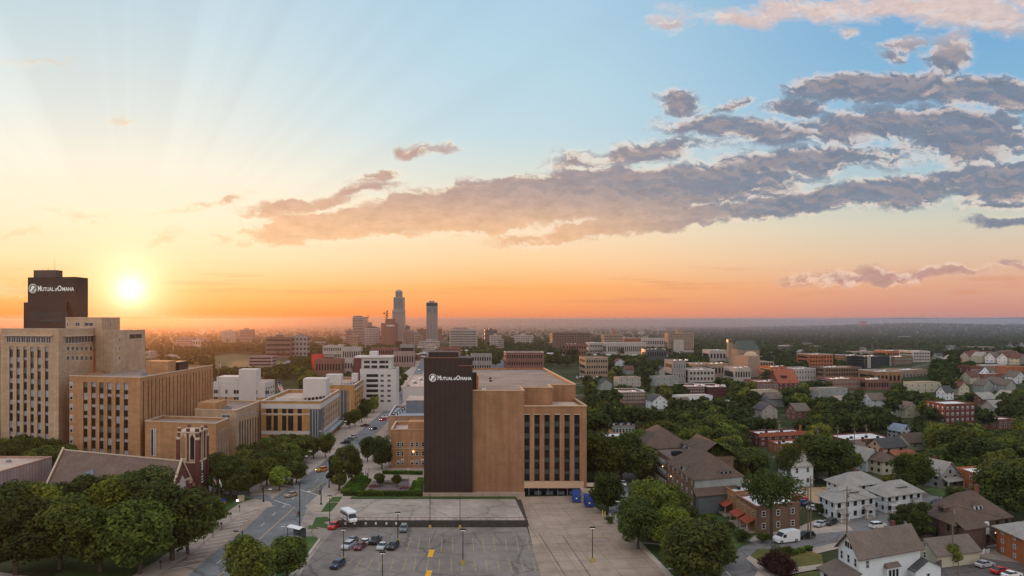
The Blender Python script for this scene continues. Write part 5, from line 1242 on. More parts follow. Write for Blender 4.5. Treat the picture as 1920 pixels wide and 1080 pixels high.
# ------------------------------------------------------------------ the neighbourhood on the right
class Hs(Bd):
    def __init__(s, label, px, py, yaw, L, W, eave, rise, roof, wall, rmat, name='house', cat='house', vp=None, group=None, nx=3, ny=2, nf=2, style='w', chimney=0, ter=False, over=.5, clear=True):
        o = GT(px, py) if ter else G(px, py)
        a = math.radians(yaw); ux = (math.cos(a), math.sin(a)); uy = vp_dir(vp) if vp else (-math.sin(a) * .75, math.cos(a))
        n = math.hypot(*uy); uy = (uy[0] / n, uy[1] / n)
        s.fr = Fr(o, ux, uy); s.W = L; s.D = W; s.h = eave; s.nw = 0; s.stuff = {}
        s.e = thing(name, label, cat, o, 0, group)
        b = s.mb(); b.box(0, L, 0, W, -.8, eave)
        if roof == 'gx':
            for x in (0, L): b.poly([(x, 0, eave), (x, W, eave), (x, W / 2, eave + rise)] if x else [(x, W, eave), (x, 0, eave), (x, W / 2, eave + rise)])
        elif roof == 'gy':
            for y in (0, W): b.poly([(0, y, eave), (L, y, eave), (L / 2, y, eave + rise)] if not y else [(L, y, eave), (0, y, eave), (L / 2, y, eave + rise)])
        b.build('wall', wall, s.e)
        q = over; k = rise / (W / 2 if roof != 'gy' else L / 2) * q; th = .22; b = s.mb()
        if roof == 'gx':
            for y0, y1 in ((-q, W / 2), (W + q, W / 2)):
                P = [(-q, y0, eave - k), (L + q, y0, eave - k), (L + q, y1, eave + rise), (-q, y1, eave + rise)]
                b.hexa([(x, y, z + .02) for x, y, z in P], [(x, y, z + th) for x, y, z in P])
        elif roof == 'gy':
            for x0, x1 in ((-q, L / 2), (L + q, L / 2)):
                P = [(x0, -q, eave - k), (x0, W + q, eave - k), (x1, W + q, eave + rise), (x1, -q, eave + rise)]
                b.hexa([(x, y, z + .02) for x, y, z in P], [(x, y, z + th) for x, y, z in P])
        elif roof == 'hip':
            m = min(L, W) / 2
            A = [(-q, -q), (L + q, -q), (L + q, W + q), (-q, W + q)]; e = eave - .1; t_ = eave + rise
            r0, r1 = ((m, W / 2), (L - m, W / 2)) if L >= W else ((L / 2, m), (L / 2, W - m))
            b.box(-q, L + q, -q, W + q, e - .15, e)
            if L >= W:
                b.poly([(*A[0], e), (*A[1], e), (*r1, t_), (*r0, t_)]); b.poly([(*A[1], e), (*A[2], e), (*r1, t_)]); b.poly([(*A[2], e), (*A[3], e), (*r0, t_), (*r1, t_)]); b.poly([(*A[3], e), (*A[0], e), (*r0, t_)])
            else:
                b.poly([(*A[0], e), (*A[1], e), (*r0, t_)]); b.poly([(*A[1], e), (*A[2], e), (*r1, t_), (*r0, t_)]); b.poly([(*A[2], e), (*A[3], e), (*r1, t_)]); b.poly([(*A[3], e), (*A[0], e), (*r0, t_), (*r1, t_)])
        else:
            b.box(.3, L - .3, .3, W - .3, eave, eave + .05); c_ = s.mb(); t4 = .3
            c_.box(0, L, 0, t4, eave, eave + .6); c_.box(0, L, W - t4, W, eave, eave + .6); c_.box(0, t4, t4, W - t4, eave, eave + .6); c_.box(L - t4, L, t4, W - t4, eave, eave + .6); c_.build('parapet', wall, s.e)
            c_ = s.mb(); g_ = .08; c_.box(-g_, L + g_, -g_, t4 + g_, eave + .6, eave + .75); c_.box(-g_, t4 + g_, t4 + g_, W, eave + .6, eave + .75); c_.build('coping', M('rust_cap', (.30, .11, .06)) if wall is not white_siding else trim, s.e)
        s.roof = b.build('roof', rmat, s.e)
        fh = eave / nf
        for j in range(nf):
            for i in range(nx):
                x = L * (i + .5) / nx; s.win('f', x - .55, x + .55, j * fh + fh * .32, j * fh + fh * .82, style)
            for i in range(ny):
                y = W * (i + .5) / ny; s.win('l', y - .5, y + .5, j * fh + fh * .32, j * fh + fh * .82, style)
        if roof == 'gy' and rise > 2: s.win('f', L / 2 - .45, L / 2 + .45, eave + .4, eave + 1.4, style)
        if roof == 'gx' and rise > 2: s.win('l', W / 2 - .45, W / 2 + .45, eave + .4, eave + 1.4, style)
        if chimney:
            x = L * chimney; b = s.mb(); b.box(x, x + .8, W * .5, W * .5 + .8, eave + rise * .5, eave + rise + 1.1); ch_ = b.build('chimney', red_brick, s.roof)
        if clear:
            c0 = o + s.fr.ux * L
            xs = [CX + F * q_.x / q_.y for q_ in (o, c0, o + s.fr.uy * W)]
            yt = CY + F * (H - o.z - eave - rise) / o.y; yb = CY + F * (H - o.z - eave * .35) / o.y
            keep(min(xs), max(xs), yt, yb, o.y)
        for i in range(4):
            for j in range(3): q_ = o + s.fr.p(L * i / 3, W * j / 2, 0); FEET.append((q_.x, q_.y, 3.0))
    def porch(s, x0, x1, d=2.2, z=2.5, mat=None, f='f', posts=white_m, rise=.8, slab=True):
        "a lean-to roof on posts in front of a face"
        mat = mat or grey_shingle; b = s.mb(); sg = -1
        def T3(u, out, z_): return (u, -out, z_) if f == 'f' else (-out, u, z_)
        b.hexa([T3(x0, d, z), T3(x1, d, z), T3(x1, 0, z + rise), T3(x0, 0, z + rise)], [T3(x0, d, z + .18), T3(x1, d, z + .18), T3(x1, 0, z + rise + .18), T3(x0, 0, z + rise + .18)])
        p = b.build('porch_roof', mat, s.e)
        for x in (x0 + .2, x1 - .4):
            b = s.mb(); a = T3(x, d - .15, 0); c_ = T3(x + .2, d - .35, z); b.box(min(a[0], c_[0]), max(a[0], c_[0]), min(a[1], c_[1]), max(a[1], c_[1]), 0, z); b.build('post', posts, s.e)
        if slab: b = s.mb(); a = T3(x0, d, 0); c_ = T3(x1, 0.02, .3); b.box(min(a[0], c_[0]), max(a[0], c_[0]), min(a[1], c_[1]), max(a[1], c_[1]), -.2, .35); b.build('porch_floor', side_concrete, s.e)
    def dormer(s, x, y, z, w, h, d, wall, rmat, f='f'):
        b = s.mb()
        if f == 'f':
            b.box(x, x + w, y, y + d, z, z + h); o_ = b.build('dormer', wall, s.roof)
            r = s.mb(); r.hexa([(x - .3, y - .3, z + h), (x + w + .3, y - .3, z + h), (x + w + .3, y + d, z + h), (x - .3, y + d, z + h)], [(x + w * .3, y + .4, z + h + .7), (x + w * .7, y + .4, z + h + .7), (x + w * .7, y + d, z + h + .7), (x + w * .3, y + d, z + h + .7)]); r.build('dormer_roof', rmat, s.roof)
            p = s.mb(); n = max(1, int(w / 1.1))
            for i in range(n): p.box(x + w * (i + .2) / n, x + w * (i + .8) / n, y - .04, y, z + h * .25, z + h * .85)
            p.build('dormer_window', glass, s.roof)
        else:
            b.box(x, x + d, y, y + w, z, z + h); b.build('dormer', wall, s.roof)
            r = s.mb(); r.hexa([(x - .3, y - .3, z + h), (x + d, y - .3, z + h), (x + d, y + w + .3, z + h), (x - .3, y + w + .3, z + h)], [(x + .4, y + w * .3, z + h + .7), (x + d, y + w * .3, z + h + .7), (x + d, y + w * .7, z + h + .7), (x + .4, y + w * .7, z + h + .7)]); r.build('dormer_roof', rmat, s.roof)
            p = s.mb(); p.box(x - .04, x, y + w * .2, y + w * .8, z + h * .25, z + h * .85); p.build('dormer_window', glass, s.roof)

# brown-roofed apartment complex
A = Hs('large apartment complex with steep brown hipped roofs, dormers and lit wall lamps', 1302, 961, 20, 15, 27, 8.6, 5.2, 'hip', umber_brick, brown_shingle, name='apartment_building', cat='apartment building', vp=850, nx=3, ny=6, nf=3, style='h', clear=False)
b = A.mb(); b.box(.0, 15, -.14, -.02, 5.6, 8.5); b.build('grey_gable', grey_siding, A.e)
A.porch(-.5, 13, 2.8, 4.6, brown_shingle, rise=1.6, posts=slate_siding, slab=False)
b = A.mb(); b.box(0.3, 12.5, -2.4, 0, 0, 4.6); b.build('bay_wall', slate_siding, A.e)
A.dormer(-.1, 10, 8.6, 3, 1.5, 3.5, grey_siding, brown_shingle, 'l'); A.dormer(8, .8, 8.8, 4, 1.2, 4, grey_siding, brown_shingle)
b = A.mb(); b.box(1.5, 11, 27, 44, 0, 9.0); b.build('link_wall', umber_brick, A.e); b = A.mb(); b.box(1.8, 10.7, 27, 43.9, 9.0, 9.1); b.build('link_roof', taupe_shingle, A.e)
A.unit(3.5, 31, 9.1, 3.4, 2.6, 1.3, black_m)
for i in range(9):
    for j in range(3): A.win('l', 27.7 + i * 1.8, 28.7 + i * 1.8, 1 + j * 2.9, 2.7 + j * 2.9, 'h')
b = A.mb(); b.box(-3, 14, 44, 66, 0, 9.6); b.build('rear_wing_wall', umber_brick, A.e)
b = A.mb(); b.box(-3.1, 14, 43.8, 44, 6.5, 9.6); b.build('rear_gable', grey_siding, A.e)
b = A.mb(); e_, t_ = 9.5, 15.2; P = [(-3.8, 43.3), (14.8, 43.3), (14.8, 67), (-3.8, 67)]; r0, r1 = (5.5, 52.5), (5.5, 57.5)
b.box(-3.8, 14.8, 43.3, 67, e_ - .3, e_ - .02)
b.poly([(*P[0], e_), (*P[1], e_), (*r0, t_)]); b.poly([(*P[1], e_), (*P[2], e_), (*r1, t_), (*r0, t_)]); b.poly([(*P[2], e_), (*P[3], e_), (*r1, t_)]); b.poly([(*P[3], e_), (*P[0], e_), (*r0, t_), (*r1, t_)]); rr = b.build('rear_roof', brown_shingle, A.e)
b = A.mb(); e_, t_ = 9.2, 13.2; b.poly([(10, 26, e_ - .3), (10, 46, e_ - .3), (17, 46, t_), (17, 26, t_)]); b.poly([(24, 26, e_ - .3), (24, 46, e_ - .3), (17, 46, t_), (17, 26, t_)]); b.build('side_roof', brown_shingle, A.e)
b = A.mb(); b.box(11, 23, 26.5, 45.5, 0, e_ - .4); b.build('side_wall', umber_brick, A.e)
for y in (31, 37, 42): A.dormer(10.6, y, 9.3, 2.4, 1.5, 3, grey_siding, brown_shingle, 'l')
for i in range(5):
    for j in range(3): A.win('l', 46 + i * 4, 47.2 + i * 4, 1 + j * 2.9, 2.8 + j * 2.9, 'h', d=3.02)
for x, y, z_ in ((1, 43.7, 8.3), (1, 43.7, 7.2), (4, 43.7, 8.3), (4, 43.7, 7.2), (10.9, 27.5, 8), (-.15, 3, 2.2), (-.15, 9, 2.2), (-.15, 15, 2.2), (-.15, 22, 5), (1.3, 30, 2.4), (1.3, 36, 5.2), (-3.15, 50, 2.3), (-3.15, 58, 2.3)):
    b = A.mb(); b.box(x - .1, x + .1, y - .12, y + .12, z_, z_ + .28); b.build('wall_lamp', lamp_glow, A.e)
keep(1225, 1385, 832, 925, 215); A.done()
for i in range(9): q = A.fr.o + A.fr.p(5, i * 8, 0); FEET.append((q.x, q.y, 11))

# brick row with red awnings
for k_, (px, py, lab, dep) in enumerate(((1418, 1001, 'nearer flat-roofed orange-brown brick row house with red awnings and white roof', 13), (1376, 968, 'farther flat-roofed orange brick row house with red awnings, behind its twin', 13.5))):
    s = Hs(lab, px, py, 21, 12.6, dep, 5.7 if k_ == 0 else 5.5, 0, 'flat', umber_brick if k_ == 0 else M('ochre_brick', (.34, .19, .09), kind='brick'), white_roof, name='row_house', cat='row house', vp=838, nx=3, ny=0, nf=2, style='w')
    b = s.mb(); b.box(-.12, 0, 0, dep, 0, 5.5); b.build('street_wall', M('ochre_brick', (.34, .19, .09), kind='brick'), s.e)
    for y in (1.2, 3.8, 7.4, 10.2): s.win('l', y, y + .9, 3.5, 5.0, 't', d=.14)
    s.porch(.4, 5.4, 2.6, 2.3, red_awning, 'l', posts=trim, rise=1.0); s.porch(6.6, 12, 2.6, 2.3, red_awning, 'l', posts=trim, rise=1.0)
    for i in range(3): s.unit(3 + i * 2.6, 4 + i * 2, 5.75, .9, .9, .6, black_m)
    s.done()
# white houses
for lab, px, py, yaw, L, W_, ev, ri, dor in (('white hip-roofed double house with two front porches, nearest the parked cars', 1566, 978, 26, 14, 9, 4.9, 2.7, 1), ('white hip-roofed double house with balcony, right neighbour of the near one', 1661, 963, 26, 13.8, 9, 4.5, 2.7, 1),
                                             ('white hip-roofed house with brick chimney behind the two double houses', 1582, 938, 24, 15, 10, 3.8, 2.7, 0)):
    s = Hs(lab, px, py, yaw, L, W_, ev, ri, 'hip', white_siding, grey_shingle, name='double_house', cat='house', vp=835, nx=5, ny=3, nf=2, style='k', over=.8, chimney=0 if dor else .5)
    if dor:
        s.dormer(L * .42, 1.6, ev + .5, 3.6, 1.0, 3, grey_siding, grey_shingle)
        s.porch(.6, 3.8, 2.2, 2.1, grey_shingle, posts=white_m, rise=.7); s.porch(9.6, 12.8, 2.2, 2.1, grey_shingle, posts=white_m, rise=.7)
        if '1661' in str(px): b = s.mb(); b.box(.6, 3.8, -2.2, -2.1, 2.3, 3.1); b.box(.6, .7, -2.1, 0, 2.3, 3.1); b.build('balcony_rail', white_m, s.e)
    s.done()
BW = Hs('big white gabled house with dark brown roof at the bottom edge, porch on its left', 1611, 1112, 25, 16.2, 7.8, 6.6, 3.2, 'gx', white_siding, taupe_shingle, vp=843, nx=0, ny=3, nf=2, style='w', chimney=.72, over=.7, clear=False)
BW.win('f', 1.6, 2.6, 4.2, 5.8, 's'); BW.win('f', 2, 4.6, .8, 2.2, 's')
for y in (2.6, 3.6, 4.5): BW.win('l', y, y + .7, 7.2, 8.2, 'k')
b = BW.mb(); b.box(6.5, 10, -.9, 0, 1.2, 3.9); b.build('bay_window', white_siding, BW.e); b = BW.mb(); b.hexa([(6.2, -1.2, 3.9), (10.3, -1.2, 3.9), (10.3, 0, 3.9), (6.2, 0, 3.9)], [(6.5, -.9, 4.1), (10, -.9, 4.1), (10, 0, 4.6), (6.5, 0, 4.6)]); b.build('bay_roof', taupe_shingle, BW.e)
for i in range(3): BW.win('f', 7.0 + i * .95, 7.6 + i * .95, 1.9, 3.5, 'k', off=-.92)
b = BW.mb(); b.box(-4.6, 0, -.5, 8, 0, 2.6); b.build('porch_wall', white_siding, BW.e)
b = BW.mb(); b.hexa([(-5.3, -1.1, 2.6), (0, -1.1, 3.7), (0, 8.6, 3.7), (-5.3, 8.6, 2.6)], [(-5.3, -1.1, 2.8), (0, -1.1, 3.9), (0, 8.6, 3.9), (-5.3, 8.6, 2.8)]); b.build('porch_roof', taupe_shingle, BW.e)
for y in (.8, 3, 5.2): BW.win('l', y, y + 1.3, .9, 2.2, 'k', d=4.62)
b = BW.mb(); b.box(13, 20, -2.2, 3.5, 0, 3.0); b.poly([(13, -2.2, 3), (20, -2.2, 3), (16.5, -2.2, 4.5)]); b.build('wing_wall', white_siding, BW.e)
b = BW.mb(); b.poly([(12.6, -2.6, 2.8), (16.5, -2.6, 4.6), (16.5, 4, 4.6), (12.6, 4, 2.8)]); b.poly([(20.4, -2.6, 2.8), (16.5, -2.6, 4.6), (16.5, 4, 4.6), (20.4, 4, 2.8)]); b.build('wing_roof', dark_shingle, BW.e)
BW.win('f', 16, 17, .9, 2.2, 'w', off=-2.22); keep(1560, 1722, 975, 1070, 148); BW.done()
GA = Hs('white garage with wide brown roof behind the big white house', 1776, 1066, 18, 11, 9, 2.6, 2.1, 'gx', cream_siding, taupe_shingle, name='garage', cat='garage', vp=900, nx=1, ny=1, nf=1)
GA.e.location.x -= 2; GA.done()
MN = Hs('large dark brown brick mansion with hipped brown roof, dormers and rear stairs', 1790, 1034, 24, 18.5, 13, 5.8, 5.0, 'hip', dark_brick, brown_shingle, name='mansion', vp=850, nx=6, ny=3, nf=2, style='k', chimney=.72)
MN.dormer(8.5, 2.2, 7.2, 2.6, 1.3, 3, white_siding, brown_shingle); MN.dormer(1.2, 5, 6.8, 2.4, 1.3, 3, dark_brick, brown_shingle, 'l')
b = MN.mb(); b.box(1, 7.5, -2.6, 0, 0, 5.2); b.build('rear_wing', dark_brick, MN.e); b = MN.mb(); b.hexa([(.4, -3.2, 5.2), (8, -3.2, 5.2), (8, 0, 6.2), (.4, 0, 6.2)], [(.4, -3.2, 5.4), (8, -3.2, 5.4), (8, 0, 6.4), (.4, 0, 6.4)]); b.build('rear_roof', brown_shingle, MN.e)
b = MN.mb(); b.box(7.6, 10, -1.2, 0, 3, 5.6); b.build('pale_porch', white_siding, MN.e)
b = MN.mb()
for i in range(12): b.box(9 + i * .35, 9.45 + i * .35, -2.4, -1.4, 3.1 - i * .27, 3.2 - i * .27)
b.build('outside_stair', wood_m, MN.e)
b = MN.mb(); b.box(13, 13.2, -.2, -.02, 2.5, 2.8); b.build('wall_lamp', lamp_white, MN.e)
for i in range(3): MN.unit(3 + i * 1.5, -4.2, 0, 1.1, 1, .9, white_m, 'air_conditioner')
MN.done()
OB = Hs('bright orange-red brick flats with grey roof at the lower right corner', 1965, 1082, 20, 12, 17, 5.6, 2.4, 'hip', vivid_brick, grey_shingle, name='apartment_building', cat='apartment building', vp=985, nx=3, ny=4, nf=3, style='s', over=.9); OB.done()
HL = [  # label, px, py, yaw, L, W, eave, rise, roof, wall, roofmat, chimney
    ('orange brick two-storey house with white flat roof beside the grey gabled one', 1849, 930, 20, 9, 16, 4.6, 0, 'flat', vivid_brick, white_roof, 0, 985),
    ('grey gabled old house with front veranda beside the orange brick one', 1764, 916, 26, 8.5, 11, 3.8, 3.6, 'gy', grey_siding, grey_shingle, .5, None),
    ('white house with grey roof half hidden behind the tall street tree', 1484, 914, 20, 8, 10, 6.2, 3.4, 'gx', white_siding, grey_shingle, 0, 850),
    ('white cottage with two gables and brown roof below the white flat roof', 1592, 864, 24, 10, 10, 2.7, 3.2, 'gx', white_siding, taupe_shingle, 0, None),
    ('white gabled house with long grey roof, left of the yellow house', 1624, 884, 24, 7, 14, 3.6, 3.4, 'gy', white_siding, grey_shingle, 0, None),
    ('pale yellow house with brown roof between trees', 1654, 890, 22, 8, 9, 4.2, 2.4, 'hip', cream_siding, brown_shingle, .5, None),
    ('peach cottage with dark grey roof', 1655, 854, 22, 12, 8, 2.8, 2.8, 'gx', M('peach_wall', (.55, .36, .25)), dark_shingle, 0, None),
    ('low cream house with dark roof, right of the peach cottage', 1706, 845, 22, 10, 9, 3, 2.8, 'gx', cream_siding, brown_shingle, 0, None),
    ('tiny white gabled house at the edge of the tree belt', 1690, 824, 22, 6, 8, 3.4, 2.4, 'gy', white_siding, slate_roof, 0, None),
    ('small rust-roofed shed between the cottages', 1683, 868, 22, 10, 7, 1.8, 1.6, 'gx', M('rust_wall', (.26, .12, .09)), red_shingle, 0, None),
    ('small grey-roofed garage in the right-hand trees', 1782, 905, 24, 6, 6, 2.2, 1.4, 'gx', grey_siding, taupe_shingle, 0, None)]
for lab, px, py, yaw, L, W_, ev, ri, rf, wl_, rm, ch_, vp in HL:
    s = Hs(lab, px, py, yaw, L, W_, ev, ri, rf, wl_, rm, vp=vp, nx=2, ny=3, nf=1 if ev < 3.2 else 2, style=random.choice('wk'), chimney=ch_)
    if 'veranda' in lab: s.porch(.4, 8, 2.4, 2.1, grey_shingle)
    s.done()
FL = [('brown brick flats with clay-tiled mansard edge and rooftop vents', 1424, 838, 18, 22, 12, 4.2, 0, red_brick), ('lower flat-roofed brick flats in front of the tiled ones', 1458, 850, 18, 20, 9, 2.8, 0, vivid_brick),
      ('brick block with broad white flat roof and rust edge', 1588, 850, 20, 22, 16, 4.2, 0, red_brick), ('pale low workshops with white roofs left of the big trees', 1104, 838, 8, 24, 12, 3.2, 0, buff),
      ('small blue-roofed workshop behind the pale ones', 1148, 818, 8, 10, 8, 4.0, 0, grey_siding)]
for lab, px, py, yaw, L, W_, ev, ri, wl_ in FL:
    s = Hs(lab, px, py, yaw, L, W_, ev, ri, 'flat', wl_, white_roof if 'blue' not in lab else blue_roof, name='apartment_building' if 'flats' in lab else 'commercial_building', cat='building', vp=835, nx=7, ny=2, nf=2 if ev > 4 else 1)
    for i in range(5): s.unit(2 + i * L / 6, 3 + (i % 2) * 3, ev + .05, 1, 1, .8, black_m)
    if 'mansard' in lab:
        b = s.mb(); b.hexa([(-.6, -.6, ev - .3), (L + .6, -.6, ev - .3), (L + .6, 0, ev - .3), (-.6, 0, ev - .3)], [(0, -.05, ev + 1.3), (L, -.05, ev + 1.3), (L, 0, ev + 1.3), (0, 0, ev + 1.3)]); b.build('tiled_edge', red_shingle, s.e)
        b = s.mb(); b.box(L - 2, L - 1.2, 2, 2.8, ev, ev + 3.2); b.build('chimney', vivid_brick, s.e)
    s.done()
s = Hs('tall red-brown brick flats with white roof rising from the right-hand trees', 1772, 806, 16, 17, 15, 11, 0, 'flat', red_brick, white_roof, name='apartment_building', cat='apartment building', vp=870, nx=6, ny=4, nf=4, style='h'); s.done()
s = Hs('small maroon brick building with pale roof right of the tall flats', 1872, 808, 16, 11, 9, 4.5, 0, 'flat', rust, white_roof, name='commercial_building', cat='building', nx=4, ny=2, nf=1); s.done()
s = Hs('old house with a bright orange-red steep roof near the brown dome', 1460, 731, 14, 16, 16, 5, 9, 'gx', red_brick, red_shingle, nx=4, ny=3); s.dormer(4, 2.5, 7, 4, 3, 5, red_brick, red_shingle); s.done()
r6 = random.Random(11)
wallc = [('white', white_siding), ('cream', cream_siding), ('grey', grey_siding), ('pale', pale), ('brick', rust)]
roofc = [('brown', brown_shingle), ('grey', grey_shingle), ('dark', dark_shingle), ('tan', taupe_shingle), ('rust-red', M('dull_red_shingle', (.12, .055, .042), kind='shingle'))]
hill = [(1816, 679, 9), (1828, 676, 8), (1840, 680, 10), (1853, 678, 9), (1864, 682, 9), (1877, 679, 8), (1888, 683, 9), (1899, 680, 10), (1911, 685, 9), (1824, 668, 8), (1848, 666, 9), (1871, 668, 8), (1893, 669, 9), (1798, 742, 9), (1845, 738, 9), (1867, 734, 9), (1888, 738, 8), (1772, 752, 7), (1820, 722, 9), (1838, 712, 9), (1905, 722, 9)]
for i, (px, py, L) in enumerate(hill):
    w_, r_ = r6.choice(wallc), r6.choice(roofc)
    s = Hs(f'{w_[0]} gabled house with {r_[0]} roof, {["first", "second", "third", "fourth", "fifth", "sixth", "seventh", "eighth", "ninth"][i % 9]} of {"front" if i < 9 else "upper" if i < 13 else "lower"} row, right slope', px, py, 20, L, L, 5, 3.4, r6.choice(('gy', 'gx', 'gy')), w_[1], r_[1], vp=None, nx=2, ny=2, nf=2, ter=True, group='houses on the right-hand slope'); s.done()
for lab, px, py, L, W_, ev, wl_ in (('long white-roofed shop range on the right edge', 1842, 700, 34, 18, 5, buff), ('second white-roofed shop below the long range', 1840, 716, 36, 14, 4.5, rust), ('square red brick warehouse left of the shop ranges', 1820, 712, 9, 14, 9, red_brick), ('orange sunlit brick building at the right edge', 1888, 706, 26, 12, 6, vivid_brick)):
    s = Hs(lab, px, py, 12, L, W_, ev, 0, 'flat', wl_, white_roof, name='commercial_building', cat='building', nx=5, ny=2, nf=1, ter=True); s.done()
nm = 0
for i in range(600):
    if nm >= 48: break
    px = r6.uniform(1115, 1960); py = r6.choice((r6.uniform(690, 790), r6.uniform(690, 740), r6.uniform(650, 690)))
    o = GT(px, py)
    if any((o.x - x) ** 2 + (o.y - y) ** 2 < (r + 8) ** 2 for x, y, r in FEET): continue
    if any(a_ - 10 < px < c_ + 10 and b_ - 4 < py < e_ + 22 for a_, c_, b_, e_, d_ in BLOCKS if d_ > 350): continue
    w_, r_ = r6.choice(wallc), r6.choice(roofc); big = r6.random() < .25
    where = 'in the left part of the tree belt' if px < 1380 else 'in the middle of the tree belt' if px < 1600 else 'toward the right in the tree belt' if px < 1780 else 'near the right edge of the tree belt'
    nm += 1; dd = 'nearer' if o.y < 600 else 'farther' if o.y < 900 else 'distant'
    s = Hs(f'{dd} {w_[0]} {"flat-roofed building" if big else "gabled house"} with {r_[0]} roof {where}', px, py, 16, r6.uniform(14, 26) if big else r6.uniform(8, 11), r6.uniform(9, 12), 6.5 if big else 4.6, 0 if big else 3.2, 'flat' if big else r6.choice(('gy', 'gx')), w_[1], (pink_roof if big else r_[1]),
           nx=4 if big else 2, ny=2, nf=2, ter=True, group='houses scattered among the trees', clear=nm % 2 == 0); s.done()
# board fence by the white house
fe = thing('board_fence', 'dark board fence along the car park behind the white house', 'fence'); P0, P1 = G(1700, 1100), G(1790, 1052)
d_ = (P1 - P0); n_ = int(d_.length / 2.4)
for i in range(n_):
    a, c_ = P0 + d_ * i / n_, P0 + d_ * (i + 1) / n_
    b = MB(None); b.hexa([(a.x, a.y, .05), (c_.x, c_.y, .05), (c_.x, c_.y + .06, .05), (a.x, a.y + .06, .05)], [(a.x, a.y, 1.7), (c_.x, c_.y, 1.7), (c_.x, c_.y + .06, 1.7), (a.x, a.y + .06, 1.7)]); b.build('panel', M('fence_wood', (.07, .06, .05)), fe)
    b = MB(None); b.box(a.x - .08, a.x + .08, a.y - .1, a.y - .01, 0, 1.85); b.build('post', wood_m, fe)
# ------------------------------------------------------------------ trees
TR = {}
def crown_mesh(name, seed, nleaf, leaf, mat, h=12.0, rad=4.6, lift=.24, nb=18, squash=1.0, conical=0.0):
    r = np.random.default_rng(seed); c0 = h * (lift + (1 - lift) / 2); hz = h * (1 - lift) / 2
    B = []
    for i in range(nb):
        a = r.uniform(0, 2 * math.pi); q = r.uniform(0.0, 1) ** .45; zz = r.uniform(-.85, .9)
        k = math.sqrt(max(0, 1 - zz * zz)) * q; k *= (1 - conical * (zz + .6) / 1.6)
        br = rad * r.uniform(.30, .46)
        B.append((math.cos(a) * k * (rad - br * .6), math.sin(a) * k * (rad - br * .6), c0 + zz * (hz - br * .7), br))
    B.append((0, 0, c0, rad * .55)); B = np.array(B)
    w = B[:, 3] ** 2; idx = r.choice(len(B), nleaf, p=w / w.sum())
    d = r.normal(size=(nleaf, 3)); d /= np.linalg.norm(d, axis=1)[:, None]
    rr = r.uniform(.45, 1.08, nleaf) ** .6
    P = B[idx, :3] + d * (B[idx, 3] * rr)[:, None] * np.array([1, 1, .82 * squash])
    n = d * .9 + r.normal(size=(nleaf, 3)) * .55 + np.array([0, 0, .35]); n /= np.linalg.norm(n, axis=1)[:, None]
    u = np.cross(n, r.normal(size=(nleaf, 3))); u /= np.linalg.norm(u, axis=1)[:, None]; v = np.cross(n, u)
    s = leaf * r.uniform(.55, 1.25, nleaf)[:, None]
    q = np.stack([P - u * s, P - v * s * .62 + u * s * .1, P + u * s, P + v * s * .62 - u * s * .15], 1)
    return q.reshape(-1, 3), B
def quads_mesh(name, V, mat):
    n = len(V) // 4; me = bpy.data.meshes.new(name)
    me.vertices.add(len(V)); me.vertices.foreach_set('co', V.astype(np.float32).ravel())
    me.loops.add(len(V)); me.loops.foreach_set('vertex_index', np.arange(len(V), dtype=np.int32))
    me.polygons.add(n); me.polygons.foreach_set('loop_start', np.arange(0, len(V), 4, dtype=np.int32)); me.polygons.foreach_set('loop_total', np.full(n, 4, dtype=np.int32))
    me.materials.append(mat); me.update(calc_edges=True); return me
def trunk_mesh(seed, B, h=12.0, r0=.34, lift=.24):
    r = random.Random(seed); b = MB(None); top = h * (lift + .25)
    b.tube((0, 0, -.3), (.1, .05, top * .5), r0, r0 * .75, 7); b.tube((.1, .05, top * .5), (0, 0, top), r0 * .75, r0 * .5, 6)
    for i in range(min(9, len(B))):
        x, y, z = B[i][:3]
        if z < top * .7: continue
        zs = top * r.uniform(.5, .95); m = (x * .45, y * .45, zs + (z - zs) * .55)
        b.tube((.05, 0, zs), m, r0 * .38, r0 * .24, 5); b.tube(m, (x * .9, y * .9, z), r0 * .24, r0 * .08, 4)
    return b.mesh('trunk', [bark])
def make_proto(key, seed, nleaf, leaf, mat, **kw):
    V, B = crown_mesh(key, seed, nleaf, leaf, mat, **kw)
    TR.setdefault(key, []).append((quads_mesh('crown', V, mat), trunk_mesh(seed, B, kw.get('h', 12.0), lift=kw.get('lift', .24), r0=kw.get('h', 12) * .028)))
for i in range(4): make_proto('near', 10 + i, 11000, .33, (leafA, leafB, leafA, leafB)[i], rad=5.2, nb=44, lift=.12)
for i in range(2): make_proto('nearlime', 20 + i, 8000, .36, (leafB, leafC)[i], rad=5.0, nb=40, lift=.12)
for i in range(5): make_proto('mid', 30 + i, 3600, .48, (leafA, leafA, leafB, leafA, leafB)[i], rad=5.3, nb=30, lift=.14)
for i in range(2): make_proto('midlime', 40 + i, 2600, .55, leafC, rad=4.9, nb=26, lift=.14)
for i in range(2): make_proto('open', 50 + i, 5200, .28, leafA, rad=6.4, nb=15, lift=.45, h=14.0)
for i in range(2): make_proto('tall', 60 + i, 4200, .42, leafA, rad=3.0, nb=18, h=12.0, conical=.5, lift=.08)
for i in range(2): make_proto('bush', 70 + i, 3500, .22, (leafP, leafB)[i], rad=3.6, nb=12, h=5.0, lift=.02)
TL = []       # (x, y, r) of placed trees
NT_ = [0]
KEYN = {'near': 'broad dark green tree', 'nearlime': 'broad yellow-green tree', 'mid': 'rounded green tree', 'midlime': 'lime green tree', 'open': 'tall open-crowned tree with bare forking limbs', 'tall': 'narrow dark pointed tree', 'bush': 'bushy shrub'}
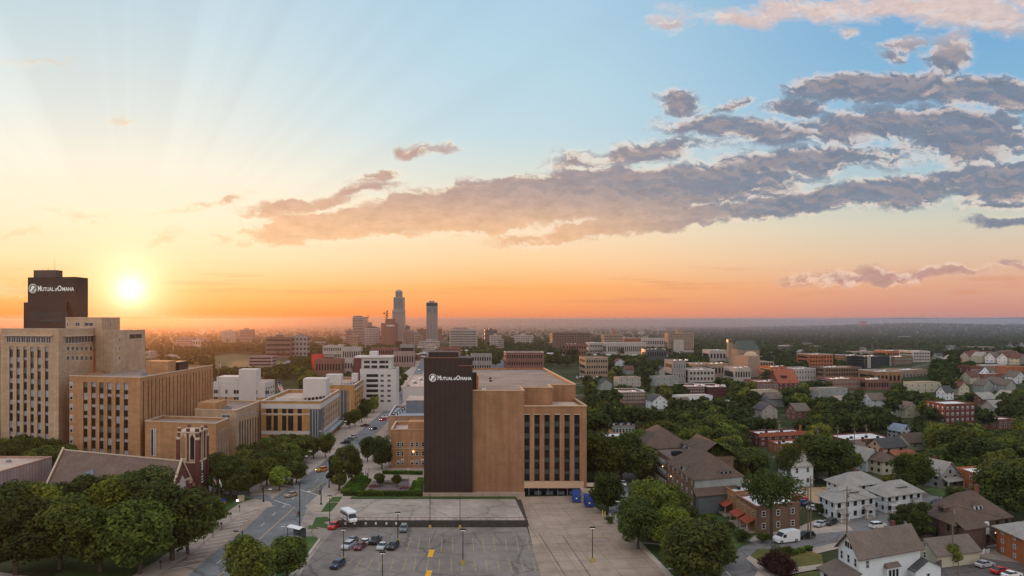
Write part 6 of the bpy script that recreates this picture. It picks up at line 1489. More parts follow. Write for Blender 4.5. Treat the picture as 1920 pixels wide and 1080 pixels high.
def tree(px, py, h, key, lab, k=None, wide=1.0, name='tree', z=None, cat='tree', group=None):
    L = TR[key]; cr, tk = L[(NT_[0] if k is None else k) % len(L)]; NT_[0] += 1
    o = G(px, py) if z is None else Vector((px, py, z))
    h0 = {'open': 14.0, 'bush': 5.0}.get(key, 12.0); s = h / h0
    e = thing(name, lab, cat, o, random.uniform(0, 6.28), group); e.scale = (s * wide, s * wide, s)
    link('trunk', tk, e); link('crown', cr, e); TL.append((o.x, o.y, 4.5 * s * wide)); return e
NEAR = [  # px, base py, height, key, width, label
    (30, 1079, 15.5, 'near', 1.25, 'big dark tree in the bottom left corner, beside the street'), (112, 1066, 15, 'near', 1.2, 'big dark tree, second from the left along the bottom'), (188, 1073, 13.5, 'nearlime', 1.15, 'yellow-green tree, third from the left along the bottom'),
    (262, 1076, 15, 'near', 1.15, 'big dark tree, fourth from the left along the bottom'), (322, 1052, 17, 'near', 1.2, 'tallest rounded tree of the corner clump, nearest the avenue'), (352, 1040, 14.5, 'near', 1.0, 'dark tree at the right end of the corner clump overhanging the footway'),
    (8, 1025, 15, 'near', 1.2, 'dark tree cut by the left edge below the flat-roofed hall'), (72, 1016, 14, 'nearlime', 1.15, 'lighter tree in front of the flat-roofed hall'), (140, 1004, 14, 'near', 1.2, 'dark tree in front of the slate porch of the church'),
    (212, 1012, 14.5, 'nearlime', 1.2, 'pale green tree in the middle of the corner clump'), (272, 1008, 17.0, 'near', 1.1, 'tall tree standing up against the church roof'), (236, 975, 12, 'near', 1.1, 'dark tree close under the church wall'), (175, 965, 11, 'near', 1.2, 'dark green tree close under the left part of the church'),
    (398, 990, 8.0, 'near', 1.2, 'small round dark tree between the church and the lawn'), (467, 1128, 12.2, 'nearlime', .92, 'yellow-green tree at the bottom beside the avenue'), (538, 1088, 8.4, 'near', 1.30, 'dense low dark green tree at the corner of the car park'),
    (432, 938, 12.5, 'near', 1.15, 'broad dark tree on the corner lawn right of the bell tower'), (466, 925, 10.5, 'mid', 1.2, 'dark tree between the corner lawn tree and the bus stop'), (400, 922, 12, 'mid', 1.1, 'dark tree close behind the bell tower'), (500, 912, 9, 'mid', 1.2, 'dark tree left of the lighter one at the bus stop'),
    (524, 920, 7.5, 'midlime', 1.1, 'light green tree behind the bus stop'), (520, 888, 9, 'mid', 1.2, 'tree at the foot of the orange apartment block, left end'), (545, 892, 8.5, 'mid', 1.2, 'tree at the foot of the orange apartment block, middle'), (486, 880, 9.5, 'mid', 1.2, 'tree between the stepped stone block and the orange apartments'), (505, 868, 9, 'mid', 1.2, 'tree nearest the orange block wall'),
    (568, 868, 9, 'mid', 1.2, 'tree below the glass corner of the apartments'), (556, 905, 7, 'mid', 1.2, 'small tree beside the angled parking'), (610, 858, 9.5, 'mid', .75, 'tall street tree on the corner island of the avenue'), (588, 860, 8, 'mid', .85, 'street tree just left of the corner island'), (620, 842, 6, 'mid', .75, 'street tree beyond the corner island'),
    (636, 920, 13, 'tall', 1.0, 'tall dark conical tree at the garden corner'), (624, 908, 9, 'tall', 1.0, 'dark narrow tree beside the signal pole at the garden'), (660, 908, 12.5, 'near', .62, 'dark rounded tree behind the conical one'), (689, 866, 9.5, 'mid', .8, 'dense tree left of the school, near the avenue'), (716, 880, 12, 'near', .72, 'broad dark tree touching the orange school'), (730, 874, 7, 'mid', .8, 'dark tree against the corner of the school'),
    (712, 912, 4.2, 'mid', .95, 'small spreading garden tree on the terrace, left'), (744, 912, 4.0, 'mid', .9, 'small spreading garden tree on the terrace, right'),
    (1137, 960, 11, 'near', .98, 'round dark tree beside the blue dumpsters'), (1128, 905, 15, 'near', 1.2, 'big dark tree behind the right end of the brick block'), (1165, 900, 15, 'near', 1.2, 'big dark tree overhanging the narrow street'), (1190, 880, 14, 'near', 1.2, 'dark tree beyond the narrow street'), (1112, 880, 14, 'near', 1.1, 'dark tree hard against the brick block'), (1205, 905, 12, 'mid', 1.1, 'dark tree left of the brown-roofed complex'),
    (1196, 1030, 11.5, 'near', 1.15, 'rounded tree at the near end of the lawn strip'), (1224, 1015, 14.5, 'near', 1.1, 'tall bushy tree in the middle of the lawn strip'), (1204, 990, 11, 'near', 1.05, 'tree at the far end of the lawn strip'), (1256, 1035, 10.5, 'nearlime', 1.1, 'lighter tree between the two big ones on the lawn strip'), (1310, 1100, 13.5, 'near', 1.22, 'largest dark tree at the bottom beside the yard'), (1275, 1075, 10, 'near', 1.0, 'tree at the left shoulder of the largest bottom tree'), (1345, 1062, 9, 'near', 1.0, 'tree right behind the largest bottom tree'),
    (1233, 968, 9.5, 'nearlime', 1.1, 'light tree in front of the lit apartment wall'), (1262, 972, 9, 'mid', 1.1, 'tree close to the lit apartment wall'), (1290, 985, 5, 'mid', 1.3, 'low dark tree at the corner of the brown complex'), (1330, 990, 3.5, 'mid', 1.5, 'bush row under the red awnings, left'), (1362, 1003, 3.3, 'mid', 1.5, 'bush row under the red awnings, middle'), (1392, 1018, 3.0, 'mid', 1.5, 'bush row under the red awnings, right'), (1432, 1018, 2.6, 'mid', 1.4, 'bush at the corner of the nearer row house'),
    (1446, 1012, 16.5, 'open', .95, 'tall open-crowned tree with bare forking limbs in front of the row houses'), (1480, 935, 16, 'open', .62, 'slender open tree behind the row houses'),
    (1555, 905, 15, 'near', 1.32, 'huge dark tree left of the white cottages'), (1520, 885, 13, 'mid', 1.2, 'dark tree behind the huge one'), (1600, 885, 7, 'mid', 1.0, 'small tree below the white cottages'), (1712, 922, 12, 'near', 1.2, 'full green street tree right of the yellow house'), (1888, 975, 15.5, 'near', 1.15, 'great pale green tree beside the orange brick house'), (1930, 960, 15, 'near', 1.1, 'great tree at the right edge'),
    (1792, 952, 6, 'near', 1.3, 'bushy tree in front of the orange brick house'), (1730, 1018, 9.5, 'tall', 1.35, 'dark upright tree between the white and brown houses'), (1703, 985, 5.5, 'near', 1.3, 'low spreading tree in front of the second white house'), (1680, 990, 3.5, 'mid', 1.3, 'bush under the second white house'), (1540, 965, 3, 'mid', 1.4, 'bush left of the first white house'), (1790, 1060, 4.5, 'midlime', 1.1, 'small light tree by the brown mansion'), (1480, 905, 4, 'mid', 1.2, 'bush beside the white grey-roofed house'),
    (1450, 1072, 4.6, 'bush', 1.0, 'round purple-leaved bush on the dry lawn'), (1470, 1082, 4.8, 'bush', 1.0, 'second purple-leaved bush, nearer the white house'), (70, 872, 10, 'mid', 1.1, 'tree at the foot of the cream tower block, left'), (98, 872, 9.5, 'mid', 1.1, 'tree at the foot of the cream tower block, right'), (122, 880, 9, 'mid', 1.1, 'tree in front of the gap between the campus blocks')]
for i, (px, py, h, key, w, lab) in enumerate(NEAR):
    k = 0 if 'purple' in lab else None
    tree(px, py, h, key, lab, k=k, wide=w, name='shrub' if key == 'bush' or 'bush' in lab.split()[:1] else 'tree', cat='shrub' if key == 'bush' or 'bush' in lab.split()[:1] else 'tree')
for i, (px, py, h) in enumerate([(664, 803, 9), (674, 799, 9.5), (686, 792, 10), (697, 783, 10), (709, 774, 10.5), (721, 768, 11), (734, 762, 11), (744, 755, 10), (703, 766, 10), (716, 757, 10.5), (729, 748, 10), (741, 740, 9), (752, 742, 9), (690, 775, 9), (758, 728, 9), (766, 718, 9)]):
    tree(px - 8, py, h * .9, 'midlime' if i in (4, 9) else 'mid', ('lime' if i in (4, 9) else 'dark') + f' street tree of the far avenue row, number {["one", "two", "three", "four", "five", "six", "seven", "eight", "nine", "ten", "eleven", "twelve", "thirteen", "fourteen", "fifteen", "sixteen"][i]} going away', wide=.85, group='street trees along the far avenue')
tree(1468, 1058, 4.0, 'bush', 'green rounded bush between the two purple ones', k=1, name='shrub', cat='shrub')

r7 = random.Random(3)
def clear_ok(o, h, rad):
    px = CX + F * o.x / o.y; w = rad * F / o.y; yt = CY + F * (H - o.z - h) / o.y; yb = CY + F * (H - o.z) / o.y
    for a, c_, b_, e_, d in BLOCKS:
        if d < o.y + 3: continue
        if px + w * .6 > a and px - w * .6 < c_ and yt < e_ - (e_ - b_) * .12 and yb > b_: return False
    return True
grid = {}
def far_enough(o, r):
    gx, gy = int(o.x // 12), int(o.y // 12)
    for i in (-1, 0, 1):
        for j in (-1, 0, 1):
            for x, y, q in grid.get((gx + i, gy + j), ()):
                if (x - o.x) ** 2 + (y - o.y) ** 2 < ((q + r) * .55) ** 2: return False
    return True
def put(o, r): grid.setdefault((int(o.x // 12), int(o.y // 12)), []).append((o.x, o.y, r))
for x, y, q in TL: put(Vector((x, y, 0)), q)
FGRID = {}
for f in FEET: 
    for i in range(int((f[0] - f[2]) // 25), int((f[0] + f[2]) // 25) + 1):
        for j in range(int((f[1] - f[2]) // 25), int((f[1] + f[2]) // 25) + 1): FGRID.setdefault((i, j), []).append(f)
def on_foot(o, r):
    return any((o.x - x) ** 2 + (o.y - y) ** 2 < (q + r * .6) ** 2 for x, y, q in FGRID.get((int(o.x // 25), int(o.y // 25)), ()))
ROADS = [[tuple(G(*p)[:2]) for p in L] for L in (
    [(195, 1100), (385, 972), (560, 868), (640, 800), (700, 745), (770, 690), (803, 645), (824, 645), (808, 690), (790, 745), (775, 800), (735, 865), (672, 925), (640, 975), (560, 1100)], LOT, YARD,
    [(1155, 1000), (1150, 940), (1140, 862), (1166, 858), (1180, 905), (1190, 985)], [(640, 990), (640, 925), (800, 925), (1000, 925), (1000, 990)],
    [(1330, 1110), (1372, 1048), (1440, 1018), (1560, 990), (1700, 950), (1850, 904), (1850, 922), (1700, 970), (1560, 1015), (1440, 1040), (1390, 1110)],
    [(400, 700), (400, 668), (440, 663), (500, 668), (560, 690), (540, 700)], [(590, 725), (640, 680), (662, 655), (675, 655), (650, 690), (620, 725)])]
def on_road(o): return any(inpoly(o.x, o.y, P) for P in ROADS)
REG = [  # px0, px1, py0, py1, tries, height range, lime share, which
    (1100, 1990, 690, 905, 9000, (8.5, 13.5), .10), (1100, 1990, 640, 700, 5000, (8, 12), .06), (1480, 1990, 880, 930, 500, (6, 9), .1),
    (-60, 130, 835, 900, 200, (8, 11), .05), (520, 800, 672, 712, 900, (8, 12), .12), (390, 640, 636, 668, 500, (8, 12), .05), (640, 780, 652, 675, 250, (8, 11), .1),
    (690, 790, 700, 780, 500, (8, 11), .15), (560, 680, 700, 745, 260, (7, 10), .2), (860, 1110, 640, 690, 900, (8, 12), .08), (300, 470, 640, 720, 300, (7, 11), .05), (410, 540, 690, 720, 200, (7, 10), .1),
    (455, 600, 850, 905, 200, (7, 9), .05)]
cand = []
for x0, x1, y0, y1, n, hr, lm in REG:
    for _ in range(n):
        px, py = r7.uniform(x0, x1), r7.uniform(y0, y1)
        if 600 <= x0 <= 690 and y0 == 770: 
            yy_ = np.interp(px, [600, 690], [850, 790]);
            if abs(py - yy_ - 8) > 9: continue
        cand.append((px, py, r7.uniform(*hr), r7.random() < lm))
r7.shuffle(cand); placed = []
for px, py, h, lm in cand:
    o = GT(px, py)
    r = h * .40
    if on_foot(o, r) or on_road(o) or not far_enough(o, r) or not clear_ok(o, h, r): continue
    put(o, r); placed.append((o.y, o, h, lm, px))
placed.sort(key=lambda q: q[0])
n_ind = 0; low = []
for d, o, h, lm, px in placed:
    if n_ind < 215 and d < 900:
        where = 'beside the avenue' if px < 700 else 'right behind the brick office block' if px < 1250 else 'in the left part of the tree belt' if px < 1450 else 'in the middle of the tree belt' if px < 1650 else 'in the right part of the tree belt' if px < 1820 else 'in the tree belt at the right edge'
        size = 'tall' if h > 11.8 else 'low' if h < 9.6 else 'middling'; dep = 'nearest' if d < 300 else 'near' if d < 380 else 'more distant'
        tree(o.x, o.y, h, 'midlime' if lm else 'mid', f'{size} {"lime" if lm else "dark"} green rounded tree {where}, {dep} rank', wide=r7.uniform(.95, 1.2), z=o.z - .2, group='trees of the dense green belt'); n_ind += 1
    else: low.append((o, h, lm))
print('trees placed', len(placed), 'individual', n_ind)
LOWP = [crown_mesh('l', 90 + i, 230, 1.15, None, nb=12)[0] for i in range(6)]
TINY = [crown_mesh('t', 80 + i, 46, 2.3, None, nb=7)[0] for i in range(6)]
def mass_trees(name, L, protos, mat, label):
    out = []
    g = np.random.default_rng(4)
    for o, h in L:
        V = protos[g.integers(len(protos))]; a = g.uniform(0, 6.28); s = h / 12; w = s * g.uniform(.95, 1.25); c_, n_ = math.cos(a) * w, math.sin(a) * w
        W_ = np.empty_like(V); W_[:, 0] = V[:, 0] * c_ - V[:, 1] * n_ + o[0]; W_[:, 1] = V[:, 0] * n_ + V[:, 1] * c_ + o[1]; W_[:, 2] = V[:, 2] * s + o[2] - .3; out.append(W_)
    me = quads_mesh(name, np.concatenate(out), mat); o = link(name, me); return tag(o, label, 'woodland', kind='stuff')
mass_trees('tree_belt', [(o, h) for o, h, lm in low if not lm], LOWP, M('leaf_belt', (.042, .062, .020), kind='leaf', spec=.1, scale=.03, var=.4), 'dense dark green tree canopy filling the middle distance')
mass_trees('light_tree_belt', [(o, h) for o, h, lm in low if lm], LOWP, M('leaf_belt_light', (.10, .145, .03), kind='leaf', spec=.1), 'scattered yellow-green crowns in the middle distance')
L = []
for _ in range(30000):
    px = r7.uniform(-150, 2070); D = 1050 + 5200 * r7.random() ** 1.5
    if px < 1250:
        pr = .30 if D < 2200 else .22
        if 560 < px < 930 and D < 2200: pr = .10
        if D > 3500: pr = .12
    else: pr = .78 if D < 4300 else .2
    if D > 4600 and px > 1250: pr = .12
    if r7.random() > pr: continue
    x = (px - CX) / F * D; o = Vector((x, D, TH(x, D)))
    h = r7.uniform(9, 14)
    if D < 2600 and (on_road(o) or not clear_ok(o, h, 5)): continue
    L.append((o, h))
mass_trees('far_woodland', L, TINY, leafD, 'far dark woodland covering the low hill and the town edge')
print('far trees', len(L))

# ------------------------------------------------------------------ vehicles
def loft(b, secs, m=0):
    "secs: (y, z0, z1, halfwidth) along the length"
    R = [[(-w, y, z0), (w, y, z0), (w, y, z1), (-w, y, z1)] for y, z0, z1, w in secs]
    for A_, B_ in zip(R, R[1:]):
        for i in range(4):
            j = (i + 1) % 4; b.poly([A_[i], A_[j], B_[j], B_[i]], m)
    b.poly(R[0][::-1], m); b.poly(R[-1], m)
def wheel_mesh(r=.33, w=.22):
    b = MB(None); n = 12; a = [2 * math.pi * i / n for i in range(n)]
    for rr, x0, x1, m in ((r, -w / 2, w / 2, 0), (r * .6, -w / 2 - .01, w / 2 + .01, 1)):
        L0 = [(x0, rr * math.cos(q), r + rr * math.sin(q)) for q in a]; L1 = [(x1, rr * math.cos(q), r + rr * math.sin(q)) for q in a]; b.hexa(L0, L1, m)
    return b.mesh('wheel', [tyre_m, grey_m])
WM = wheel_mesh(); WMB = wheel_mesh(.42, .28)
PAINT = {'white': (.72, .71, .69), 'silver': (.40, .40, .41), 'grey': (.13, .135, .14), 'black': (.015, .015, .018), 'navy': (.02, .03, .075), 'blue': (.02, .055, .26), 'red': (.42, .02, .02), 'maroon': (.13, .015, .015), 'tan': (.38, .28, .18), 'orange': (.6, .2, .04)}
def paint(c): return M('car_paint_' + c, PAINT[c], rough=.28, var=.03, spec=.6)
head_m = M('headlight', (.75, .74, .70), rough=.2, var=.02); tail_m = M('taillight', (.35, .01, .01), rough=.3, var=.02); lit_head = M('headlight_lit', (1, .85, .6), emit=9)
MESH = {}
def car_parts(kind, col, lit):
    key = (kind, col, lit)
    if key in MESH: return MESH[key]
    P = []; b = MB(None)
    if kind == 'sedan':
        loft(b, [(-2.28, .38, .68, .74), (-2.15, .26, .80, .86), (-1.1, .22, .92, .91), (1.3, .22, .94, .91), (2.1, .26, .90, .86), (2.26, .4, .78, .76)]); g = [(-1.0, .62, .90), (-.25, .66, 1.40), (.85, .66, 1.42), (1.65, .62, .94)]; L_, tr = 2.28, 1.36
    elif kind == 'suv':
        loft(b, [(-2.30, .42, .82, .78), (-2.18, .30, .98, .90), (-1.15, .26, 1.08, .95), (1.9, .26, 1.10, .95), (2.25, .34, 1.05, .90)]); g = [(-1.15, .68, 1.06), (-.55, .72, 1.62), (1.75, .72, 1.66), (2.15, .68, 1.08)]; L_, tr = 2.30, 1.40
    else:   # pickup
        loft(b, [(-2.75, .45, .9, .82), (-2.6, .34, 1.05, .94), (-1.4, .30, 1.12, .97), (2.6, .30, 1.08, .97), (2.72, .4, 1.02, .94)]); g = [(-1.35, .70, 1.1), (-.8, .72, 1.72), (.65, .72, 1.74), (.95, .70, 1.1)]; L_, tr = 2.75, 1.7
    P.append(('body', b.mesh('body', [paint(col)]), (0, 0, 0)))
    b = MB(None); (y0, w0, z0), (y1, w1, z1), (y2, w2, z2), (y3, w3, z3) = g
    b.hexa([(-w0 - .12, y0, z0), (w0 + .12, y0, z0), (w3 + .12, y3, z3), (-w3 - .12, y3, z3)], [(-w1, y1, z1 - .06), (w1, y1, z1 - .06), (w2, y2, z2 - .06), (-w2, y2, z2 - .06)]); P.append(('windows', b.mesh('windows', [glass]), (0, 0, 0)))
    b = MB(None); b.hexa([(-w1 - .02, y1 - .05, z1 - .06), (w1 + .02, y1 - .05, z1 - .06), (w2 + .02, y2 + .05, z2 - .06), (-w2 - .02, y2 + .05, z2 - .06)], [(-w1 + .06, y1 + .1, z1 + .02), (w1 - .06, y1 + .1, z1 + .02), (w2 - .06, y2 - .1, z2 + .02), (-w2 + .06, y2 - .1, z2 + .02)])
    b.box(-.06 - w1, .02 - w1, (y1 + y2) / 2 - .05, (y1 + y2) / 2 + .05, z0, z1 - .05); b.box(w1 - .02, w1 + .06, (y1 + y2) / 2 - .05, (y1 + y2) / 2 + .05, z0, z1 - .05)
    P.append(('roof', b.mesh('roof', [paint(col)]), (0, 0, 0)))
    for x in (-.84, .84):
        for y in (-tr, tr): P.append(('wheel', WM, (x, y, 0)))
    b = MB(None); b.box(-.15, .15, -.05, .05, -.09, .09); hm = b.mesh('headlight', [lit_head if lit else head_m]); tm = MB(None); tm.box(-.14, .14, -.05, .05, -.1, .1); tm = tm.mesh('taillight', [tail_m])
    zz = .66 if kind == 'sedan' else .82
    for x in (-.62, .62): P.append(('headlight', hm, (x, -L_ + .06, zz))); P.append(('taillight', tm, (x, L_ - .06, zz + .06)))
    MESH[key] = P; return P
def car(px, py, col, lab, kind='sedan', yaw=0, lit=False, z=0.08, group=None, pos=None, name='parked_car'):
    o = pos or (Vector(GZ(px, py, z)) if z > 1 else G(px, py)); o.z = z
    e = thing(name, lab, 'pickup truck' if kind == 'pickup' else 'car', o, math.radians(yaw), group); e.scale = (.93,) * 3
    for n_, me, loc in car_parts(kind, col, lit): link(n_, me, e, loc)
    return e
g_lot = 'cars parked in the lower car park'
for px, py, col, lab, kind, yaw in [(626, 991, 'red', 'red car waiting by the small lawn at the car park entrance', 'suv', -8), (757, 996, 'grey', 'grey car parked alone under the retaining wall', 'suv', 2), (660, 1018, 'grey', 'dark grey car in the back row, leftmost', 'sedan', -14), (653, 1028, 'silver', 'silver-grey minivan in the front row, leftmost', 'suv', -14),
                                    (685, 1021, 'white', 'white sedan in the back row beside the dark pickup', 'sedan', 168), (675, 1029, 'maroon', 'dark red car in the front row', 'sedan', -10), (704, 1018, 'black', 'black pickup truck in the back row', 'pickup', -6), (717, 1029, 'silver', 'pale silver sedan in the front row', 'sedan', -8), (737, 1029, 'black', 'black car at the right end of the front row', 'suv', -10), (633, 1064, 'navy', 'dark blue car parked alone near the lamp post', 'suv', -14)]:
    car(px, py, col, lab, kind, yaw, group=g_lot)
for px, py, col, lab, kind, yaw, lit in [(546, 931, 'tan', 'tan sedan turning at the traffic lights', 'sedan', -28, False), (603, 884, 'orange', 'orange car with lit headlights driving down the avenue', 'suv', -30, True), (718, 789, 'red', 'red car coming down the far part of the avenue', 'suv', -25, True), (700, 806, 'black', 'dark car on the avenue behind the street tree', 'sedan', -25, True), (741, 750, 'white', 'small white car far up the avenue', 'sedan', -20, True), (786, 694, 'white', 'tiny pale car far up the avenue near downtown', 'sedan', -10, True)]:
    car(px, py, col, lab, kind, yaw, lit, z=.06, name='car')
for i, (px, py, col) in enumerate([(648, 832, 'black'), (655, 826, 'grey'), (662, 821, 'silver'), (723, 783, 'white'), (684, 800, 'maroon')]):
    car(px, py, col, ['black car, nearest of the row parked at the avenue kerb', 'grey car, second in the row at the avenue kerb', 'silver car, third in the row at the avenue kerb', 'white car parked beside the low shops', 'maroon car parked between street trees'][i], 'sedan', -60, z=.06, group='cars parked along the avenue')
for px, py, col, lab, kind, yaw in [(1511, 1009, 'black', 'black car parked behind the white van', 'suv', -68), (1538, 987, 'silver', 'pale car with dark roof in the yard left of the white houses', 'sedan', -50), (1557, 984, 'black', 'black car beside the pale one in the yard', 'suv', -50), (1646, 990, 'white', 'white car under the second white house', 'suv', 110), (1757, 945, 'navy', 'dark blue car parked across the residential street', 'sedan', -60),
                                    (1812, 1053, 'blue', 'bright blue car in the lower right car park', 'suv', 110), (1846, 1063, 'silver', 'silver sedan right of the blue car', 'sedan', 110), (1876, 1075, 'red', 'red car in the lower right car park', 'sedan', 110), (1897, 1083, 'white', 'white sedan in front of the red car at the lower right', 'sedan', 110),
                                    (1500, 938, 'red', 'red car in the small lot behind the row houses', 'sedan', 80), (1508, 946, 'blue', 'blue car in the small lot behind the row houses', 'sedan', 80), (1520, 950, 'navy', 'dark blue car in the small lot behind the row houses', 'sedan', 80), (1528, 957, 'white', 'white car in the small lot behind the row houses', 'sedan', 80), (1497, 928, 'white', 'white car at the back of the small lot', 'suv', 80),
                                    (1168, 910, 'white', 'white car parked on the narrow street', 'sedan', 0), (1157, 888, 'maroon', 'maroon car far up the narrow street', 'sedan', 0)]:
    car(px, py, col, lab, kind, yaw, z=.07)
for i in range(26):
    px, py = (1082 + (i % 7) * 6.2, 708 + (i // 7) * 3.2) if i < 13 else (1850 + (i % 7) * 6, 699 + (i // 7 - 1) * 3)
    o = GT(px, py); c_ = random.choice(('white', 'silver', 'grey', 'black', 'red')); e = thing('parked_car', f'tiny {c_} car in the {"lot left of the orange-lit flats" if i < 13 else "shop car park near the right edge"}, far off', 'car', o, random.uniform(-.2, .2), 'cars in the distant car parks')
    for n_, me, loc in car_parts('sedan', c_, False)[:3]: link(n_, me, e, loc)
# shuttle bus, white van
e = thing('shuttle_bus', 'white shuttle bus parked at the left end of the upper car park', 'bus', Vector(GZ(655, 977, UZ)), math.radians(32)); e.scale = (.9,) * 3
b = MB(None); loft(b, [(-2.0, .45, 2.75, 1.15), (-1.6, .4, 2.95, 1.18), (3.8, .4, 2.95, 1.18), (3.95, .5, 2.8, 1.12)]); b.build('body', white_m, e)
b = MB(None); loft(b, [(-3.3, .5, 1.1, .9), (-3.1, .4, 1.3, 1.0), (-2.0, .4, 1.5, 1.05)]); b.build('bonnet', white_m, e)
b = MB(None); b.hexa([(-1.0, -2.9, 1.3), (1.0, -2.9, 1.3), (1.0, -1.98, 1.5), (-1.0, -1.98, 1.5)], [(-.95, -2.1, 2.3), (.95, -2.1, 2.3), (1.0, -1.97, 2.35), (-1.0, -1.97, 2.35)]); b.build('windscreen', glass, e)
for sx in (-1.2, 1.18):
    for i in range(5): b = MB(None); b.box(sx, sx + .02, -1.0 + i * .95, -.2 + i * .95, 1.6, 2.5); b.build('window', glass, e)
b = MB(None); b.box(-1.21, -1.19, -1.95, -1.15, .5, 2.4); b.build('door', glass, e)
b = MB(None); b.box(-1.205, 1.205, -1.5, 3.7, 1.05, 1.2); b.build('red_stripe', M('stripe_red', (.4, .04, .04)), e)
for x in (-1.0, 1.0):
    for y in (-2.3, 2.6): link('wheel', WMB, e, (x, y, 0))
    b = MB(None); b.box(x * .75 - .12, x * .75 + .12, -3.34, -3.28, .75, .95); b.build('headlight', head_m, e)
e = thing('delivery_van', 'white high-roofed van parked beside the row houses', 'van', G(1474, 1017), math.radians(-68)); e.location.z = .07; e.scale = (1.05,) * 3
b = MB(None); loft(b, [(-2.95, .45, .95, .8), (-2.75, .35, 1.25, .95), (-1.9, .3, 1.5, 1.0), (-1.1, .3, 2.35, 1.0), (-.7, .3, 2.55, 1.0), (2.8, .3, 2.55, 1.0), (2.95, .4, 2.4, .97)]); b.build('body', white_m, e)
b = MB(None); b.hexa([(-.9, -1.98, 1.5), (.9, -1.98, 1.5), (.9, -1.9, 1.45), (-.9, -1.9, 1.45)], [(-.85, -1.28, 2.25), (.85, -1.28, 2.25), (.85, -1.2, 2.2), (-.85, -1.2, 2.2)]); b.build('windscreen', glass, e)
for x in (-1.02, 1.0): b = MB(None); b.box(x, x + .02, -1.6, -.7, 1.3, 1.95); b.build('window', glass, e)
b = MB(None); b.box(-1.03, -1.0, 1.0, 1.5, 1.4, 1.9); b.build('side_logo', black_m, e)
for x in (-.88, .88):
    for y in (-2.0, 1.9): link('wheel', WMB, e, (x, y, 0))
    b = MB(None); b.box(x * .8 - .12, x * .8 + .12, -2.9, -2.8, .8, 1.0); b.build('headlight', head_m, e)
# dumpsters
for i, (px, py, yaw) in enumerate(((1081, 942, -4), (1105, 951, -2))):
    e = thing('dumpster', ['blue compactor container at the loading dock', 'blue compactor container outside the dock wall'][i], 'dumpster', G(px, py), math.radians(yaw)); e.location.z = .08
    b = MB(None); b.box(-1.15, 1.15, 0, 6, .2, 2.3); b.hexa([(-1.15, -.9, .2), (1.15, -.9, .2), (1.15, 0, .2), (-1.15, 0, .2)], [(-1.0, -.3, 1.9), (1.0, -.3, 1.9), (1.15, 0, 2.3), (-1.15, 0, 2.3)]); b.build('body', M('dumpster_blue', (.03, .055, .19)), e)
    for k in range(5): b = MB(None); b.box(-1.22, -1.15, .4 + k * 1.3, .55 + k * 1.3, .2, 2.2); b.build('rib', M('dumpster_blue', (1, 1, 1)), e)
    b = MB(None); b.box(-.2, .2, -.62, -.55, .9, 1.3); b.build('badge', sign_white, e)
e = thing('guard_wall', 'low tan service wall enclosing the right dumpster', 'wall', G(1090, 934)); b = MB(None); b.box(0, 4.5, 0, .5, 0, 2.6); b.box(0, .5, .5, 7, 0, 2.6); b.box(4, 4.5, .5, 7, 0, 2.6); b.build('wall', trim, e); b = MB(None); b.box(-.1, 4.6, 3, 7.1, 2.6, 2.9); b.build('roof', trim, e)

# ------------------------------------------------------------------ poles, lamps, signs and small things
def lamp_post(px, yb, yt, lab, col=black_m, base=None, z=0.0, group=None, double=True, name='lamp_post', r=.10):
    o = Vector(GZ(px, yb, z)); h = zat(yt, o.y) - z; e = thing(name, lab, 'lamp post', o, 0, group)
    b = MB(None); b.cyl(0, 0, 0, h, r, r * .7, 8); b.build('pole', col, e)
    b = MB(None); b.box(-.55, .55, -.28, .28, h, h + .25); b.build('lamp_head', col, e)
    b = MB(None); b.box(-.45, .45, -.22, .22, h - .08, h - .001); b.build('lens', lamp_white, e)
    if base: b = MB(None); b.cyl(0, 0, 0, .9, .42, .38, 10); b.build('base', base, e)
    return e
yb_ = M('yellow_base', (.40, .28, .07))
g_ = 'dark shoebox lamp posts in the car park'
for px, yb, yt, lab, z, bs in [(868, 1059, 994, 'lamp post with yellow base in the middle of the car park', 0, yb_), (1111, 1054, 990, 'lamp post with yellow base on the tan yard', 0, yb_), (644, 1052, 993, 'lamp post left of the parked cars', 0, yb_), (746, 1018, 962, 'lamp post at the right end of the parked cars', 0, yb_), (717, 1095, 1037, 'lamp post cut by the bottom edge of the car park', 0, None),
                               (618, 982, 931, 'lamp post on the lawn island at the entrance', 0, None), (807, 980, 937, 'thin post on the retaining wall, left', 0, yb_), (863, 980, 937, 'thin post on the retaining wall, right', 0, yb_)]:
    if 'thin' in lab:
        e = thing('wall_post', lab, 'post', G(px, 989)); b = MB(None); b.cyl(0, -.9, 0, 8.2, .07, .06, 6); b.build('pole', black_m, e); b = MB(None); b.cyl(0, -.9, 0, .8, .35, .32, 8); b.build('base', yb_, e)
    else: lamp_post(px, yb, yt, lab, z=z, base=bs, group=g_)
for i, (px, yb, yt) in enumerate([(507, 943, 917), (580, 949, 921), (531, 1013, 986), (534, 890, 846), (582, 872, 846), (714, 876, 861), (755, 878, 861), (766, 902, 879), (792, 878, 861), (648, 820, 790), (684, 808, 792), (1168, 960, 935), (1158, 965, 940), (601, 835, 808), (575, 875, 855)]):
    lamp_post(px, yb, yt, 'slim pale-headed street lamp ' + ['at the left junction corner', 'on the right junction corner', 'beside the near bus shelter', 'left of the bus stop trees', 'beside the angled parking', 'left in front of the school', 'right in front of the school', 'on the garden terrace', 'against the dark tower', 'far up the avenue, left', 'far up the avenue, right', 'beside the narrow street, right', 'beside the narrow street, left', 'below the shop canopy', 'below the glass corner'][i], col=grey_m, group='slim street lamps', name='street_lamp', r=.06)
